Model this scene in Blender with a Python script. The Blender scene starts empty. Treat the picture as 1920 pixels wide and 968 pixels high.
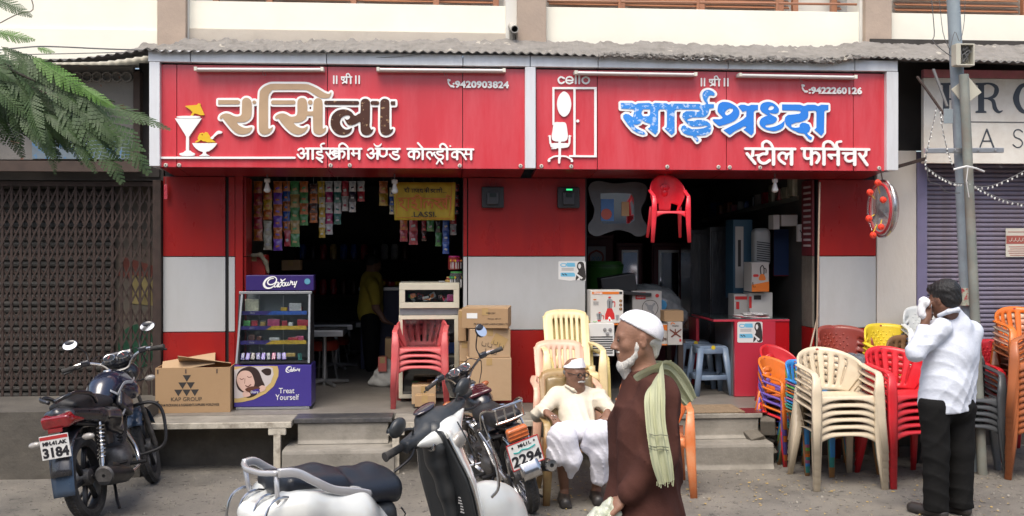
import bpy, bmesh, math, random
import numpy as np
from mathutils import Vector, Matrix, Euler
random.seed(7)
R = math.radians
SC = bpy.context.scene
COL = SC.collection
# ---------------------------------------------------------------- camera, sky, sun, exposure
TH = R(4.2); F = 1870.0; CD = 9.0; CH = 1.85; HY = 460.0
cam_data = bpy.data.cameras.new('camera')
cam = bpy.data.objects.new('camera', cam_data); COL.objects.link(cam)
cam_data.sensor_width = 36.0; cam_data.lens = 36.0*F/1920.0
cam_data.shift_y = -(484-HY)/1920.0
cam_data.clip_end = 500; cam_data.clip_start = 0.05
cam.location = (0, -CD, CH); cam.rotation_euler = (R(90), 0, -TH)
SC.camera = cam
SUN_EL, SUN_AZ = R(60), R(200)      # soft high light from above the street, behind the camera
w = bpy.data.worlds.new('World'); SC.world = w; w.use_nodes = True
nt = w.node_tree; bg = nt.nodes['Background']
sky = nt.nodes.new('ShaderNodeTexSky'); sky.sky_type = 'NISHITA'; sky.sun_disc = False
sky.sun_elevation = SUN_EL; sky.sun_rotation = SUN_AZ
sky.air_density = 1.0; sky.dust_density = 4.0; sky.ozone_density = 1.0
nt.links.new(sky.outputs[0], bg.inputs[0]); bg.inputs[1].default_value = 0.12
sd = bpy.data.lights.new('sun', 'SUN'); sd.energy = 1.5; sd.angle = R(38); sd.color = (1, .94, .84)
sun = bpy.data.objects.new('sun', sd); COL.objects.link(sun)
_d = Vector((math.sin(SUN_AZ)*math.cos(SUN_EL), math.cos(SUN_AZ)*math.cos(SUN_EL), math.sin(SUN_EL)))
sun.rotation_euler = _d.to_track_quat('Z', 'Y').to_euler()
sun.location = (0, -6, 12)
SC.view_settings.view_transform = 'Standard'; SC.view_settings.look = 'None'
SC.view_settings.gamma = 1.0; SC.view_settings.exposure = 0.95
try: SC.view_settings.use_curve_mapping = False
except Exception: pass
SC.render.resolution_x = 1024; SC.render.resolution_y = 516
SC.render.engine = 'CYCLES'
SC.cycles.max_bounces = 8; SC.cycles.diffuse_bounces = 4
SC.cycles.use_denoising = True
# ---------------------------------------------------------------- where a photograph pixel lies in the place
def ray(px):
 a = (px-960.0)/F
 return a*math.cos(TH)+math.sin(TH), -a*math.sin(TH)+math.cos(TH)
def PY(px, py, Y):                   # point on the vertical plane y = Y
 dx, dy = ray(px); t = (Y+CD)/dy
 return Vector((dx*t, Y, CH-t*(py-HY)/F))
def PD(px, py, d):                   # point at camera depth d
 dx, dy = ray(px)
 return Vector((dx*d, dy*d-CD, CH-d*(py-HY)/F))
def PG(px, py, z=0.0):               # point on the level z
 return PD(px, py, F*(CH-z)/(py-HY))
def DEP(p):
 return (p[1]+CD)*math.cos(TH)+p[0]*math.sin(TH)
# ---------------------------------------------------------------- materials
MATS = {}
def mat(name, col, rough=.5, var=.12, vs=3.0, bump=0.0, bs=40.0, metal=0.0, dirt=None, da=.5, ds=2.0, spec=.5,
  coat=0.0, trans=0.0, emit=None, es=1.0, stretch=None, alpha=1.0, spots=None, st=.6, ss=20.0, sheen=0.0, tl=0.0):
 if name in MATS: return MATS[name]
 m = bpy.data.materials.new(name); m.use_nodes = True; MATS[name] = m
 nt = m.node_tree; N = nt.nodes; L = nt.links; b = N['Principled BSDF']
 b.inputs['Roughness'].default_value = rough; b.inputs['Metallic'].default_value = metal
 b.inputs['Specular IOR Level'].default_value = spec; b.inputs['Coat Weight'].default_value = coat
 b.inputs['Coat Roughness'].default_value = .12
 b.inputs['Transmission Weight'].default_value = trans; b.inputs['Alpha'].default_value = alpha
 if sheen: b.inputs['Sheen Weight'].default_value = sheen
 if emit:
  b.inputs['Emission Color'].default_value = (*emit, 1); b.inputs['Emission Strength'].default_value = es
 tc = N.new('ShaderNodeTexCoord'); src = tc.outputs['Object']
 if stretch:
  mp = N.new('ShaderNodeMapping'); mp.inputs['Scale'].default_value = stretch
  L.new(src, mp.inputs[0]); src = mp.outputs[0]
 def noise(scale, det=6, ro=.6):
  n = N.new('ShaderNodeTexNoise'); n.inputs['Scale'].default_value = scale
  n.inputs['Detail'].default_value = det; n.inputs['Roughness'].default_value = ro
  L.new(src, n.inputs['Vector']); return n.outputs['Fac']
 def ramp(fac, a, c0, b_, c1):
  r = N.new('ShaderNodeValToRGB'); r.color_ramp.elements[0].position = a; r.color_ramp.elements[1].position = b_
  r.color_ramp.elements[0].color = (*c0, 1); r.color_ramp.elements[1].color = (*c1, 1)
  L.new(fac, r.inputs[0]); return r.outputs[0]
 c = tuple(col)
 lo = tuple(max(0, x*(1-var)) for x in c); hi = tuple(min(1, x*(1+var)) for x in c)
 out = ramp(noise(vs), .3, lo, .7, hi)
 if dirt:
  mx = N.new('ShaderNodeMix'); mx.data_type = 'RGBA'
  f = ramp(noise(ds, 8, .7), .42, (0, 0, 0), .72, (da, da, da))
  L.new(f, mx.inputs[0]); L.new(out, mx.inputs[6]); mx.inputs[7].default_value = (*dirt, 1); out = mx.outputs[2]
 if spots:
  mx = N.new('ShaderNodeMix'); mx.data_type = 'RGBA'
  f = ramp(noise(ss, 4, .65), st, (0, 0, 0), st+.03, (1, 1, 1))
  L.new(f, mx.inputs[0]); L.new(out, mx.inputs[6]); mx.inputs[7].default_value = (*spots, 1); out = mx.outputs[2]
 L.new(out, b.inputs['Base Color'])
 if rough > .12:
  r2 = N.new('ShaderNodeMapRange'); r2.inputs['To Min'].default_value = rough*.8; r2.inputs['To Max'].default_value = min(1, rough*1.25)
  L.new(noise(vs*4), r2.inputs[0]); L.new(r2.outputs[0], b.inputs['Roughness'])
 if bump:
  bp = N.new('ShaderNodeBump'); bp.inputs['Strength'].default_value = bump; bp.inputs['Distance'].default_value = .01
  L.new(noise(bs, 8), bp.inputs['Height']); L.new(bp.outputs[0], b.inputs['Normal'])
 if tl:
  t = N.new('ShaderNodeBsdfTranslucent'); L.new(out, t.inputs[0])
  ms = N.new('ShaderNodeMixShader'); ms.inputs[0].default_value = tl
  L.new(b.outputs[0], ms.inputs[1]); L.new(t.outputs[0], ms.inputs[2])
  L.new(ms.outputs[0], N['Material Output'].inputs[0])
 return m
# ---------------------------------------------------------------- things, parts, meshes
def tag(o, label=None, cat=None, group=None, kind=None):
 if label: o['label'] = label
 if cat: o['category'] = cat
 if group: o['group'] = group
 if kind: o['kind'] = kind
 return o
def thing(name, label, cat, loc=(0, 0, 0), rz=0.0, group=None):
 o = bpy.data.objects.new(name, None); COL.objects.link(o); o.empty_display_size = .1
 o.location = loc; o.rotation_euler = (0, 0, rz)
 return tag(o, label, cat, group)
def new_obj(name, me, m=None, parent=None, world=False):
 if m is not None and len(me.materials) == 0: me.materials.append(m)
 o = bpy.data.objects.new(name, me); COL.objects.link(o)
 if parent is not None:
  o.parent = parent
  if world:
   p = parent; off = Vector(p.location)
   while p.parent: p = p.parent; off += Vector(p.location)
   o.location = -off
 return o
def copy_tree(o, parent=None):
 c = o.copy(); COL.objects.link(c)
 if parent is not None: c.parent = parent; c.matrix_parent_inverse = o.matrix_parent_inverse.copy()
 for ch in list(o.children): copy_tree(ch, c)
 return c
def struct(o, label=None):
 o['kind'] = 'structure'; return o
class MB:
 def __init__(s): s.v = []; s.f = []; s.mi = []; s.cur = 0
 def add(s, vs, fs):
  n = len(s.v); s.v += [tuple(p) for p in vs]; s.f += [tuple(i+n for i in f) for f in fs]; s.mi += [s.cur]*len(fs)
  return s
 def box(s, a, b):
  x0, x1 = sorted((a[0], b[0])); y0, y1 = sorted((a[1], b[1])); z0, z1 = sorted((a[2], b[2]))
  return s.add([(x0,y0,z0),(x1,y0,z0),(x1,y1,z0),(x0,y1,z0),(x0,y0,z1),(x1,y0,z1),(x1,y1,z1),(x0,y1,z1)],
                     [(0,3,2,1),(4,5,6,7),(0,1,5,4),(1,2,6,5),(2,3,7,6),(3,0,4,7)])
 def obox(s, c, size, rot=(0,0,0)):
  M = Matrix.Translation(c) @ Euler(rot).to_matrix().to_4x4()
  h = [x/2 for x in size]
  vs = [M @ Vector((sx*h[0], sy*h[1], sz*h[2])) for sx,sy,sz in ((-1,-1,-1),(1,-1,-1),(1,1,-1),(-1,1,-1),(-1,-1,1),(1,-1,1),(1,1,1),(-1,1,1))]
  return s.add(vs, [(0,3,2,1),(4,5,6,7),(0,1,5,4),(1,2,6,5),(2,3,7,6),(3,0,4,7)])
 def bar(s, p, q, w, t, up=(0,0,1)):
  p = Vector(p); q = Vector(q); d = (q-p); L = d.length
  if L < 1e-6: return s
  d.normalize(); u = Vector(up)
  if abs(d.dot(u)) > .98: u = Vector((0,1,0))
  sd_ = d.cross(u).normalized(); u = sd_.cross(d)
  vs = []
  for c in (p, q):
   for a, b in ((-1,-1),(1,-1),(1,1),(-1,1)): vs.append(c+sd_*(a*w/2)+u*(b*t/2))
  return s.add(vs, [(0,1,2,3),(7,6,5,4),(0,4,5,1),(1,5,6,2),(2,6,7,3),(3,7,4,0)])
 def tube(s, pts, r, n=8, closed=False, cap=True):
  pts = [Vector(p) for p in pts]; m = len(pts)
  rs = r if isinstance(r, (list, tuple)) else [r]*m
  base = []; u = None
  for i, p in enumerate(pts):
   a = pts[i-1] if (i or closed) else p; b = pts[(i+1) % m] if (i < m-1 or closed) else p
   d = (b-a)
   d = d.normalized() if d.length > 1e-9 else Vector((0,0,1))
   if u is None: u = d.orthogonal().normalized()
   else:
    u = (u-d*u.dot(d))
    u = u.normalized() if u.length > 1e-6 else d.orthogonal().normalized()
   v = d.cross(u)
   base += [p+(u*math.cos(2*math.pi*k/n)+v*math.sin(2*math.pi*k/n))*rs[i] for k in range(n)]
  fs = []
  for i in range(m if closed else m-1):
   j = (i+1) % m
   for k in range(n): fs.append((i*n+k, i*n+(k+1)%n, j*n+(k+1)%n, j*n+k))
  if cap and not closed:
   fs.append(tuple(range(n))[::-1]); fs.append(tuple((m-1)*n+k for k in range(n)))
  return s.add(base, fs)
 def lathe(s, prof, n=24, c=(0,0,0), axis=(0,0,1), cap=False):
  ax = Vector(axis).normalized(); u = ax.orthogonal().normalized(); v = ax.cross(u); c = Vector(c)
  vs = []; fs = []
  for r, z in prof:
   for k in range(n):
    a = 2*math.pi*k/n; vs.append(c+ax*z+(u*math.cos(a)+v*math.sin(a))*r)
  for i in range(len(prof)-1):
   for k in range(n): fs.append((i*n+k, i*n+(k+1)%n, (i+1)*n+(k+1)%n, (i+1)*n+k))
  if cap: fs.append(tuple(range(n))[::-1]); fs.append(tuple((len(prof)-1)*n+k for k in range(n)))
  return s.add(vs, fs)
 def prism(s, pts, a, b):          # pts: list of 3D points of a face, extruded by vector b-a
  d = Vector(b)-Vector(a); n = len(pts); vs = [Vector(p) for p in pts]+[Vector(p)+d for p in pts]
  return s.add(vs, [tuple(range(n))[::-1], tuple(range(n, 2*n))]+[(i, (i+1)%n, n+(i+1)%n, n+i) for i in range(n)])
 def grid(s, fn, nu, nv, skip=None):
  vs = [fn(i/nu, j/nv) for j in range(nv+1) for i in range(nu+1)]
  fs = [(j*(nu+1)+i, j*(nu+1)+i+1, (j+1)*(nu+1)+i+1, (j+1)*(nu+1)+i) for j in range(nv) for i in range(nu) if not (skip and skip(i, j))]
  return s.add(vs, fs)
 def mesh(s, name, m=None, smooth=False, solid=0.0, bevel=0.0, fix=True, offset=-1.0):
  me = bpy.data.meshes.new(name); me.from_pydata(s.v, [], s.f)
  mats = m if isinstance(m, (list, tuple)) else [m]
  for x in mats:
   if x is not None: me.materials.append(x)
  if len(mats) > 1: me.polygons.foreach_set('material_index', s.mi)
  me.validate(); me.update()
  if fix or solid or bevel:
   bm = bmesh.new(); bm.from_mesh(me)
   if solid:
    bmesh.ops.remove_doubles(bm, verts=bm.verts, dist=1e-5)
    lone = [v for v in bm.verts if not v.link_faces]
    if lone: bmesh.ops.delete(bm, geom=lone, context='VERTS')
    bmesh.ops.recalc_face_normals(bm, faces=bm.faces)
    bmesh.ops.solidify(bm, geom=list(bm.faces), thickness=solid)
   if bevel:
    bmesh.ops.remove_doubles(bm, verts=bm.verts, dist=1e-5)
    es = [e for e in bm.edges if len(e.link_faces) == 2 and e.calc_face_angle(0) > .5]
    bmesh.ops.bevel(bm, geom=es, offset=bevel, segments=2, affect='EDGES', profile=.6, clamp_overlap=True)
   bmesh.ops.recalc_face_normals(bm, faces=bm.faces)
   bm.to_mesh(me); bm.free()
  if smooth:
   me.polygons.foreach_set('use_smooth', [True]*len(me.polygons))
   if smooth != 'all':
    me.set_sharp_from_angle(angle=R(38))
  return me
 def build(s, name, m=None, parent=None, world=False, **kw):
  return new_obj(name, s.mesh(name, m, **kw), None, parent, world)
def txt_mesh(t, size, m, depth=.001, align='CENTER', offset=0.0, shear=0.0, sx=1.0, space=1.0):
 c = bpy.data.curves.new('text', 'FONT'); c.body = t; c.size = size; c.extrude = depth; c.align_x = align
 c.offset = offset; c.shear = shear; c.space_character = space; c.resolution_u = 3
 o = bpy.data.objects.new('text', c); COL.objects.link(o)
 dg = bpy.context.evaluated_depsgraph_get(); dg.update()
 me = bpy.data.meshes.new_from_object(o.evaluated_get(dg)); bpy.data.objects.remove(o)
 me.materials.clear(); me.materials.append(m)
 # text lies in XY facing +Z: stand it up to face -Y
 M = Matrix(((sx,0,0,0),(0,0,-1,0),(0,1,0,0),(0,0,0,1))); me.transform(M); me.name = 'lettering'
 return me
def text(t, p, h, m, parent=None, name='lettering', rz=0.0, **kw):   # p: world point of baseline; h: capital height
 me = txt_mesh(t, h/.72, m, **kw)
 me.transform(Matrix.Rotation(rz, 4, 'Z'))
 me.transform(Matrix.Translation(p))
 return new_obj(name, me, None, parent, True)
# ---------------------------------------------------------------- flat cut-out letters from a distance field
def sdf2(elems, x0, y0, x1, y1, step):
 xs = np.arange(x0, x1+step, step); ys = np.arange(y0, y1+step, step)
 X, Y = np.meshgrid(xs, ys); D = np.full(X.shape, 1e3)
 for e in elems:
  if e[0] in ('s', 'c'):
   pts = e[1]; r = e[2]
   if e[0] == 'c': pts = smooth_pts(pts)
   rr = np.interp(np.linspace(0, 1, len(pts)), np.linspace(0, 1, len(r)), r) if isinstance(r, (list, tuple)) else [r]*len(pts)
   for i in range(len(pts)-1):
    ax, ay = pts[i]; bx, by = pts[i+1]; dx, dy = bx-ax, by-ay; l2 = dx*dx+dy*dy+1e-9
    t = np.clip(((X-ax)*dx+(Y-ay)*dy)/l2, 0, 1)
    D = np.minimum(D, np.hypot(X-ax-t*dx, Y-ay-t*dy)-(rr[i]*(1-t)+rr[i+1]*t))
  else:
   pts = smooth_pts(e[1], True) if e[0] in ('P', 'X') else e[1]
   d = np.full(X.shape, 1e6); ins = np.zeros(X.shape, bool)
   for i in range(len(pts)):
    ax, ay = pts[i]; bx, by = pts[(i+1) % len(pts)]; dx, dy = bx-ax, by-ay; l2 = dx*dx+dy*dy+1e-9
    t = np.clip(((X-ax)*dx+(Y-ay)*dy)/l2, 0, 1); d = np.minimum(d, np.hypot(X-ax-t*dx, Y-ay-t*dy))
    if dy != 0:
     c = ((ay > Y) != (by > Y)) & (X < dx*(Y-ay)/dy+ax); ins ^= c
   d = np.where(ins, -d, d)
   D = np.maximum(D, -d) if e[0] in ('x', 'X') else np.minimum(D, d)
 return D
def smooth_pts(pts, closed=False, k=5):
 n = len(pts); out = []
 for i in range(n if closed else n-1):
  p0 = pts[(i-1) % n] if (closed or i) else pts[0]; p1 = pts[i]; p2 = pts[(i+1) % n]
  p3 = pts[(i+2) % n] if (closed or i+2 < n) else pts[-1]
  for j in range(k):
   t = j/k
   out.append(tuple(.5*(2*b+(c-a)*t+(2*a-5*b+4*c-d)*t*t+(3*b-a-3*c+d)*t**3) for a, b, c, d in zip(p0, p1, p2, p3)))
 if not closed: out.append(tuple(pts[-1]))
 return out
def contours(D, iso):
 D = D-iso; D = np.where(np.abs(D) < 1e-7, 1e-7, D); D = np.pad(D, 1, constant_values=1e3) if False else D
 D[0, :] = D[-1, :] = 1; D[:, 0] = D[:, -1] = 1
 S = D < 0
 code = S[:-1, :-1]*1+S[:-1, 1:]*2+S[1:, 1:]*4+S[1:, :-1]*8
 js, is_ = np.nonzero((code > 0) & (code < 15)); nxt = {}
 def pt(e):
  k, i, j = e
  if k == 0: a, b = D[j, i], D[j, i+1]; return (i+a/(a-b), j)
  a, b = D[j, i], D[j+1, i]; return (i, j+a/(a-b))
 T = {1:[(3,0)],2:[(0,1)],3:[(3,1)],4:[(1,2)],5:[(3,0),(1,2)],6:[(0,2)],7:[(3,2)],8:[(2,3)],9:[(2,0)],10:[(0,1),(2,3)],11:[(2,1)],12:[(1,3)],13:[(1,0)],14:[(0,3)]}
 for j, i in zip(js.tolist(), is_.tolist()):
  E = {0:(0,i,j), 1:(1,i+1,j), 2:(0,i,j+1), 3:(1,i,j)}
  for a, b in T[int(code[j, i])]: nxt[E[a]] = E[b]
 loops = []
 while nxt:
  k0 = next(iter(nxt)); k = k0; lp = []
  while k in nxt: lp.append(pt(k)); k = nxt.pop(k)
  if len(lp) > 6: loops.append(lp)
 return loops
def simplify(lp, tol):
 n = len(lp); A = np.array(lp)
 def rdp(a, b):
  if b-a < 2: return []
  p, q = A[a % n], A[b % n]; idx = np.arange(a+1, b); d = q-p; L = np.hypot(*d)+1e-9
  W = A[idx % n]-p
  h = np.abs(W[:, 0]*d[1]-W[:, 1]*d[0])/L if L > 1e-6 else np.hypot(W[:, 0], W[:, 1])
  k = int(np.argmax(h))
  if h[k] < tol: return []
  m = a+1+k; return rdp(a, m)+[m]+rdp(m, b)
 far = int(np.argmax(np.hypot(A[:, 0]-A[0, 0], A[:, 1]-A[0, 1])))
 ids = [0]+rdp(0, far)+[far]+rdp(far, n)
 return [tuple(A[i]) for i in ids]
def cut_letters(elems, isos, to_world, step=.5, scale=1.0, origin=(0, 0), thick=(.01,), mats=(None,), parent=None, names=('letter_backing',), lift=0.0, tol=.12, world=True):
 """elems in traced pixels; origin+p/scale gives photo pixels; each iso makes one plate, the next in front of the last."""
 el = []
 for e in elems:
  pts = [(origin[0]+x/scale, origin[1]+y/scale) for x, y in e[1]]
  r = e[2] if len(e) > 2 else 0
  r = [q/scale for q in r] if isinstance(r, (list, tuple)) else r/scale
  el.append((e[0], pts, r))
 xs = [p[0] for e in el for p in e[1]]; ys = [p[1] for e in el for p in e[1]]; mg = 14/ (1 if scale>3 else 1)+max(isos)
 x0, y0 = min(xs)-mg, min(ys)-mg
 D = sdf2(el, x0, y0, max(xs)+mg, max(ys)+mg, step)
 outs = []; z = lift
 for iso, th, m, nm in zip(isos, thick, mats, names):
  loops = contours(D.copy(), iso)
  cu = bpy.data.curves.new(nm, 'CURVE'); cu.dimensions = '2D'; cu.fill_mode = 'BOTH'; cu.extrude = th/2
  for lp in loops:
   lp = simplify(lp, tol/step*.5)
   if len(lp) < 3: continue
   sp = cu.splines.new('POLY'); sp.points.add(len(lp)-1)
   for k, (i, j) in enumerate(lp): sp.points[k].co = (x0+i*step, -(y0+j*step), 0, 1)
   sp.use_cyclic_u = True
  o = bpy.data.objects.new('tmp', cu); COL.objects.link(o)
  dg = bpy.context.evaluated_depsgraph_get(); dg.update()
  me = bpy.data.meshes.new_from_object(o.evaluated_get(dg)); bpy.data.objects.remove(o)
  n = len(me.vertices); co = np.zeros(n*3); me.vertices.foreach_get('co', co); co = co.reshape(n, 3)
  for k in range(n):
   p = to_world(co[k, 0], -co[k, 1]); p = Vector(p)
   p.y += -(z+th/2)+(-co[k, 2]); co[k] = p
  me.vertices.foreach_set('co', co.ravel()); me.update(); me.materials.clear(); me.materials.append(m); me.name = nm
  outs.append(new_obj(nm, me, None, parent, world)); z += th
 return outs
# ---------------------------------------------------------------- smooth solids: distance field -> surface nets
class SDF:
 """smooth union of round cones / ellipsoids / boxes, meshed as one continuous surface"""
 def __init__(s, k=.03): s.p = []; s.k = k
 def cone(s, a, b, r1, r2=None, k=None, op='u'): s.p.append(('c', np.array(a, float), np.array(b, float), r1, r1 if r2 is None else r2, s.k if k is None else k, op)); return s
 def chain(s, pts, rs, k=None, op='u'):
  for i in range(len(pts)-1): s.cone(pts[i], pts[i+1], rs[i], rs[i+1], k, op)
  return s
 def ell(s, c, r, rot=(0,0,0), k=None, op='u'):
  M = np.array(Euler(rot).to_matrix().transposed()); s.p.append(('e', np.array(c, float), np.array(r, float), M, None, s.k if k is None else k, op)); return s
 def box(s, c, h, rd=.01, rot=(0,0,0), k=None, op='u'):
  M = np.array(Euler(rot).to_matrix().transposed()); s.p.append(('b', np.array(c, float), np.array(h, float), M, rd, s.k if k is None else k, op)); return s
 def eval(s, X, Y, Z, x0, h):
  D = np.full(X.shape, 1.0)
  def sub(lo, hi):
   sl = []
   for a in range(3):
    n = D.shape[a]; i0 = max(0, int((lo[a]-x0[a])/h)-1); i1 = min(n, int((hi[a]-x0[a])/h)+2)
    if i1 <= i0: return None
    sl.append(slice(i0, i1))
   return tuple(sl)
  for p in s.p:
   k = p[5]; op = p[6]; m = k*1.5+3*h
   if p[0] == 'c':
    a, b, r1, r2 = p[1:5]; r = max(r1, r2)+m; lo = np.minimum(a, b)-r; hi = np.maximum(a, b)+r
   elif p[0] == 'e':
    r = np.full(3, max(p[2])+m); lo = p[1]-r; hi = p[1]+r
   else:
    r = np.full(3, np.linalg.norm(p[2])+m); lo = p[1]-r; hi = p[1]+r
   sl = sub(lo, hi)
   if sl is None: continue
   x, y, z = X[sl], Y[sl], Z[sl]
   if p[0] == 'c':
    d = b-a; l2 = d.dot(d)+1e-12
    t = np.clip(((x-a[0])*d[0]+(y-a[1])*d[1]+(z-a[2])*d[2])/l2, 0, 1)
    v = np.sqrt((x-a[0]-t*d[0])**2+(y-a[1]-t*d[1])**2+(z-a[2]-t*d[2])**2)-(r1+(r2-r1)*t)
   elif p[0] == 'e':
    c, rr, M = p[1:4]; qx, qy, qz = x-c[0], y-c[1], z-c[2]
    ux = (M[0,0]*qx+M[0,1]*qy+M[0,2]*qz); uy = (M[1,0]*qx+M[1,1]*qy+M[1,2]*qz); uz = (M[2,0]*qx+M[2,1]*qy+M[2,2]*qz)
    k0 = np.sqrt((ux/rr[0])**2+(uy/rr[1])**2+(uz/rr[2])**2); k1 = np.sqrt((ux/rr[0]**2)**2+(uy/rr[1]**2)**2+(uz/rr[2]**2)**2)+1e-9
    v = k0*(k0-1)/k1
   else:
    c, hh, M, rd = p[1:5]; qx, qy, qz = x-c[0], y-c[1], z-c[2]
    ux = np.abs(M[0,0]*qx+M[0,1]*qy+M[0,2]*qz)-hh[0]+rd; uy = np.abs(M[1,0]*qx+M[1,1]*qy+M[1,2]*qz)-hh[1]+rd; uz = np.abs(M[2,0]*qx+M[2,1]*qy+M[2,2]*qz)-hh[2]+rd
    v = np.sqrt(np.maximum(ux,0)**2+np.maximum(uy,0)**2+np.maximum(uz,0)**2)+np.minimum(np.maximum(ux, np.maximum(uy, uz)), 0)-rd
   e = D[sl]
   if op == 'u':
    hh_ = np.clip(.5+.5*(e-v)/k, 0, 1) if k > 0 else (v < e)*1.0
    D[sl] = e*(1-hh_)+v*hh_-k*hh_*(1-hh_)
   elif op == 's':
    hh_ = np.clip(.5-.5*(e+v)/max(k, 1e-6), 0, 1); D[sl] = e*(1-hh_)-v*hh_+k*hh_*(1-hh_)
   elif op == 'i':
    o = np.maximum(D, 1.0); n_ = np.maximum(e, v); o[sl] = n_; D = o
  return D
 def mesh(s, name, h, m=None, disp=None, lo=None, hi=None, smooth_it=2, clip=None):
  L = []; H = []
  for p in s.p:
   if p[6] != 'u': continue
   if p[0] == 'c': r = max(p[3], p[4]); L.append(np.minimum(p[1], p[2])-r); H.append(np.maximum(p[1], p[2])+r)
   elif p[0] == 'e': r = max(p[2]); L.append(p[1]-r); H.append(p[1]+r)
   else:
    r = np.linalg.norm(p[2]); L.append(p[1]-r); H.append(p[1]+r)
  lo = np.min(L, 0)-3*h if lo is None else np.array(lo, float); hi = np.max(H, 0)+3*h if hi is None else np.array(hi, float)
  n = np.ceil((hi-lo)/h).astype(int)+1
  ax = [lo[a]+h*np.arange(n[a]) for a in range(3)]
  X, Y, Z = np.meshgrid(*ax, indexing='ij')
  D = s.eval(X, Y, Z, lo, h)
  if disp: D = D+disp(X, Y, Z)
  if clip: D = np.maximum(D, clip(X, Y, Z))
  D[0] = D[-1] = 1; D[:, 0] = D[:, -1] = 1; D[:, :, 0] = D[:, :, -1] = 1
  return nets(D, lo, h, name, m, smooth_it)
def nets(D, lo, h, name, m, smooth_it=2):
 S = D < 0
 c = [S[i:S.shape[0]-1+i, j:S.shape[1]-1+j, k:S.shape[2]-1+k] for i in (0,1) for j in (0,1) for k in (0,1)]
 cnt = sum(x.astype(np.int8) for x in c); act = (cnt > 0) & (cnt < 8)
 idx = -np.ones(act.shape, np.int64); I = np.argwhere(act); idx[act] = np.arange(len(I))
 acc = np.zeros((len(I), 3)); num = np.zeros(len(I))
 ii, jj, kk = I.T
 for a in range(3):
  for u in (0, 1):
   for v in (0, 1):
    o = [0, 0, 0]; oo = [b for b in range(3) if b != a]; o[oo[0]] = u; o[oo[1]] = v
    p = (ii+o[0], jj+o[1], kk+o[2]); o2 = list(o); o2[a] = 1; q = (ii+o2[0], jj+o2[1], kk+o2[2])
    d0, d1 = D[p], D[q]; cr = (d0 < 0) != (d1 < 0)
    t = np.where(cr, d0/np.where(cr, d0-d1, 1), 0)
    w_ = np.zeros((len(I), 3)); w_[:, oo[0]] = u; w_[:, oo[1]] = v; w_[:, a] = t
    acc += w_*cr[:, None]; num += cr
 V = lo+h*(I+acc/num[:, None])
 Fs = []
 for a in range(3):
  b, c_ = [(1, 2), (2, 0), (0, 1)][a]
  s0 = [slice(None)]*3; s1 = [slice(None)]*3; s0[a] = slice(0, -1); s1[a] = slice(1, None)
  A, B = S[tuple(s0)], S[tuple(s1)]
  E = np.argwhere(A != B)
  E = E[(E[:, b] > 0) & (E[:, c_] > 0) & (E[:, b] < S.shape[b]-1) & (E[:, c_] < S.shape[c_]-1)]
  fl = A[tuple(E.T)]
  def g(db, dc):
   q = E.copy(); q[:, b] -= db; q[:, c_] -= dc; return idx[tuple(q.T)]
  quad = np.stack([g(0, 0), g(1, 0), g(1, 1), g(0, 1)], 1)
  quad[~fl] = quad[~fl][:, ::-1]; Fs.append(quad)
 Fq = np.concatenate(Fs)
 # light smoothing
 if smooth_it:
  e = np.concatenate([Fq[:, [0, 1]], Fq[:, [1, 2]], Fq[:, [2, 3]], Fq[:, [3, 0]]])
  for _ in range(smooth_it):
   s_ = np.zeros_like(V); c2 = np.zeros(len(V))
   np.add.at(s_, e[:, 0], V[e[:, 1]]); np.add.at(c2, e[:, 0], 1); np.add.at(s_, e[:, 1], V[e[:, 0]]); np.add.at(c2, e[:, 1], 1)
   V = V*.5+.5*s_/np.maximum(c2, 1)[:, None]
 me = bpy.data.meshes.new(name)
 me.vertices.add(len(V)); me.vertices.foreach_set('co', V.ravel())
 me.loops.add(len(Fq)*4); me.loops.foreach_set('vertex_index', Fq.ravel().astype(np.int32))
 me.polygons.add(len(Fq)); me.polygons.foreach_set('loop_start', np.arange(0, len(Fq)*4, 4, dtype=np.int32))
 me.update(calc_edges=True); me.validate()
 me.polygons.foreach_set('use_smooth', np.ones(len(me.polygons), bool))
 if m is not None: me.materials.append(m)
 return me
# ================================================================ materials of the place
m_road = mat('road_dust', (.15,.138,.12), .9, .3, 1.6, bump=.9, bs=70, dirt=(.23,.21,.175), da=.9, ds=1.9, spots=(.075,.068,.06), st=.60, ss=13)
m_conc = mat('old_concrete', (.27,.25,.215), .85, .2, 2.0, bump=.5, bs=30, dirt=(.13,.12,.10), da=.8, ds=3.0)
m_conc_dark = mat('damp_concrete', (.14,.125,.10), .9, .25, 2.2, bump=.6, bs=25, dirt=(.07,.06,.05), da=.8, ds=2.5)
m_granite = mat('dark_granite', (.05,.05,.055), .35, .4, 30, dirt=(.16,.15,.13), da=.5, ds=6)
m_cream = mat('cream_paint', (.86,.83,.71), .75, .05, 1.5, bump=.12, bs=20, dirt=(.6,.56,.46), da=.25, ds=.8)
m_tan = mat('tan_plaster', (.42,.33,.26), .85, .12, 2.5, bump=.3, bs=40, dirt=(.3,.24,.2), da=.5, ds=3)
m_mortar = mat('grey_mortar', (.22,.205,.185), .95, .35, 9, bump=1.0, bs=50, dirt=(.15,.145,.14), da=.6, ds=9, spots=(.42,.39,.33), st=.64, ss=7)
m_beige = mat('beige_plaster', (.55,.49,.41), .85, .15, 4, bump=.4, bs=30, dirt=(.35,.32,.28), da=.5, ds=4)
m_tin = mat('weathered_sheet', (.12,.115,.11), .7, .3, 4, dirt=(.05,.045,.04), da=.7, ds=5)
m_louvre = mat('brown_louvre', (.36,.16,.085), .42, .12, 3)
m_red = mat('red_cladding', (.30,.013,.011), .28, .05, 1.2, dirt=(.22,.010,.014), da=.8, ds=3.0, spec=.5, stretch=(1.5,1.5,.5), bump=.03, bs=4)
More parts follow.
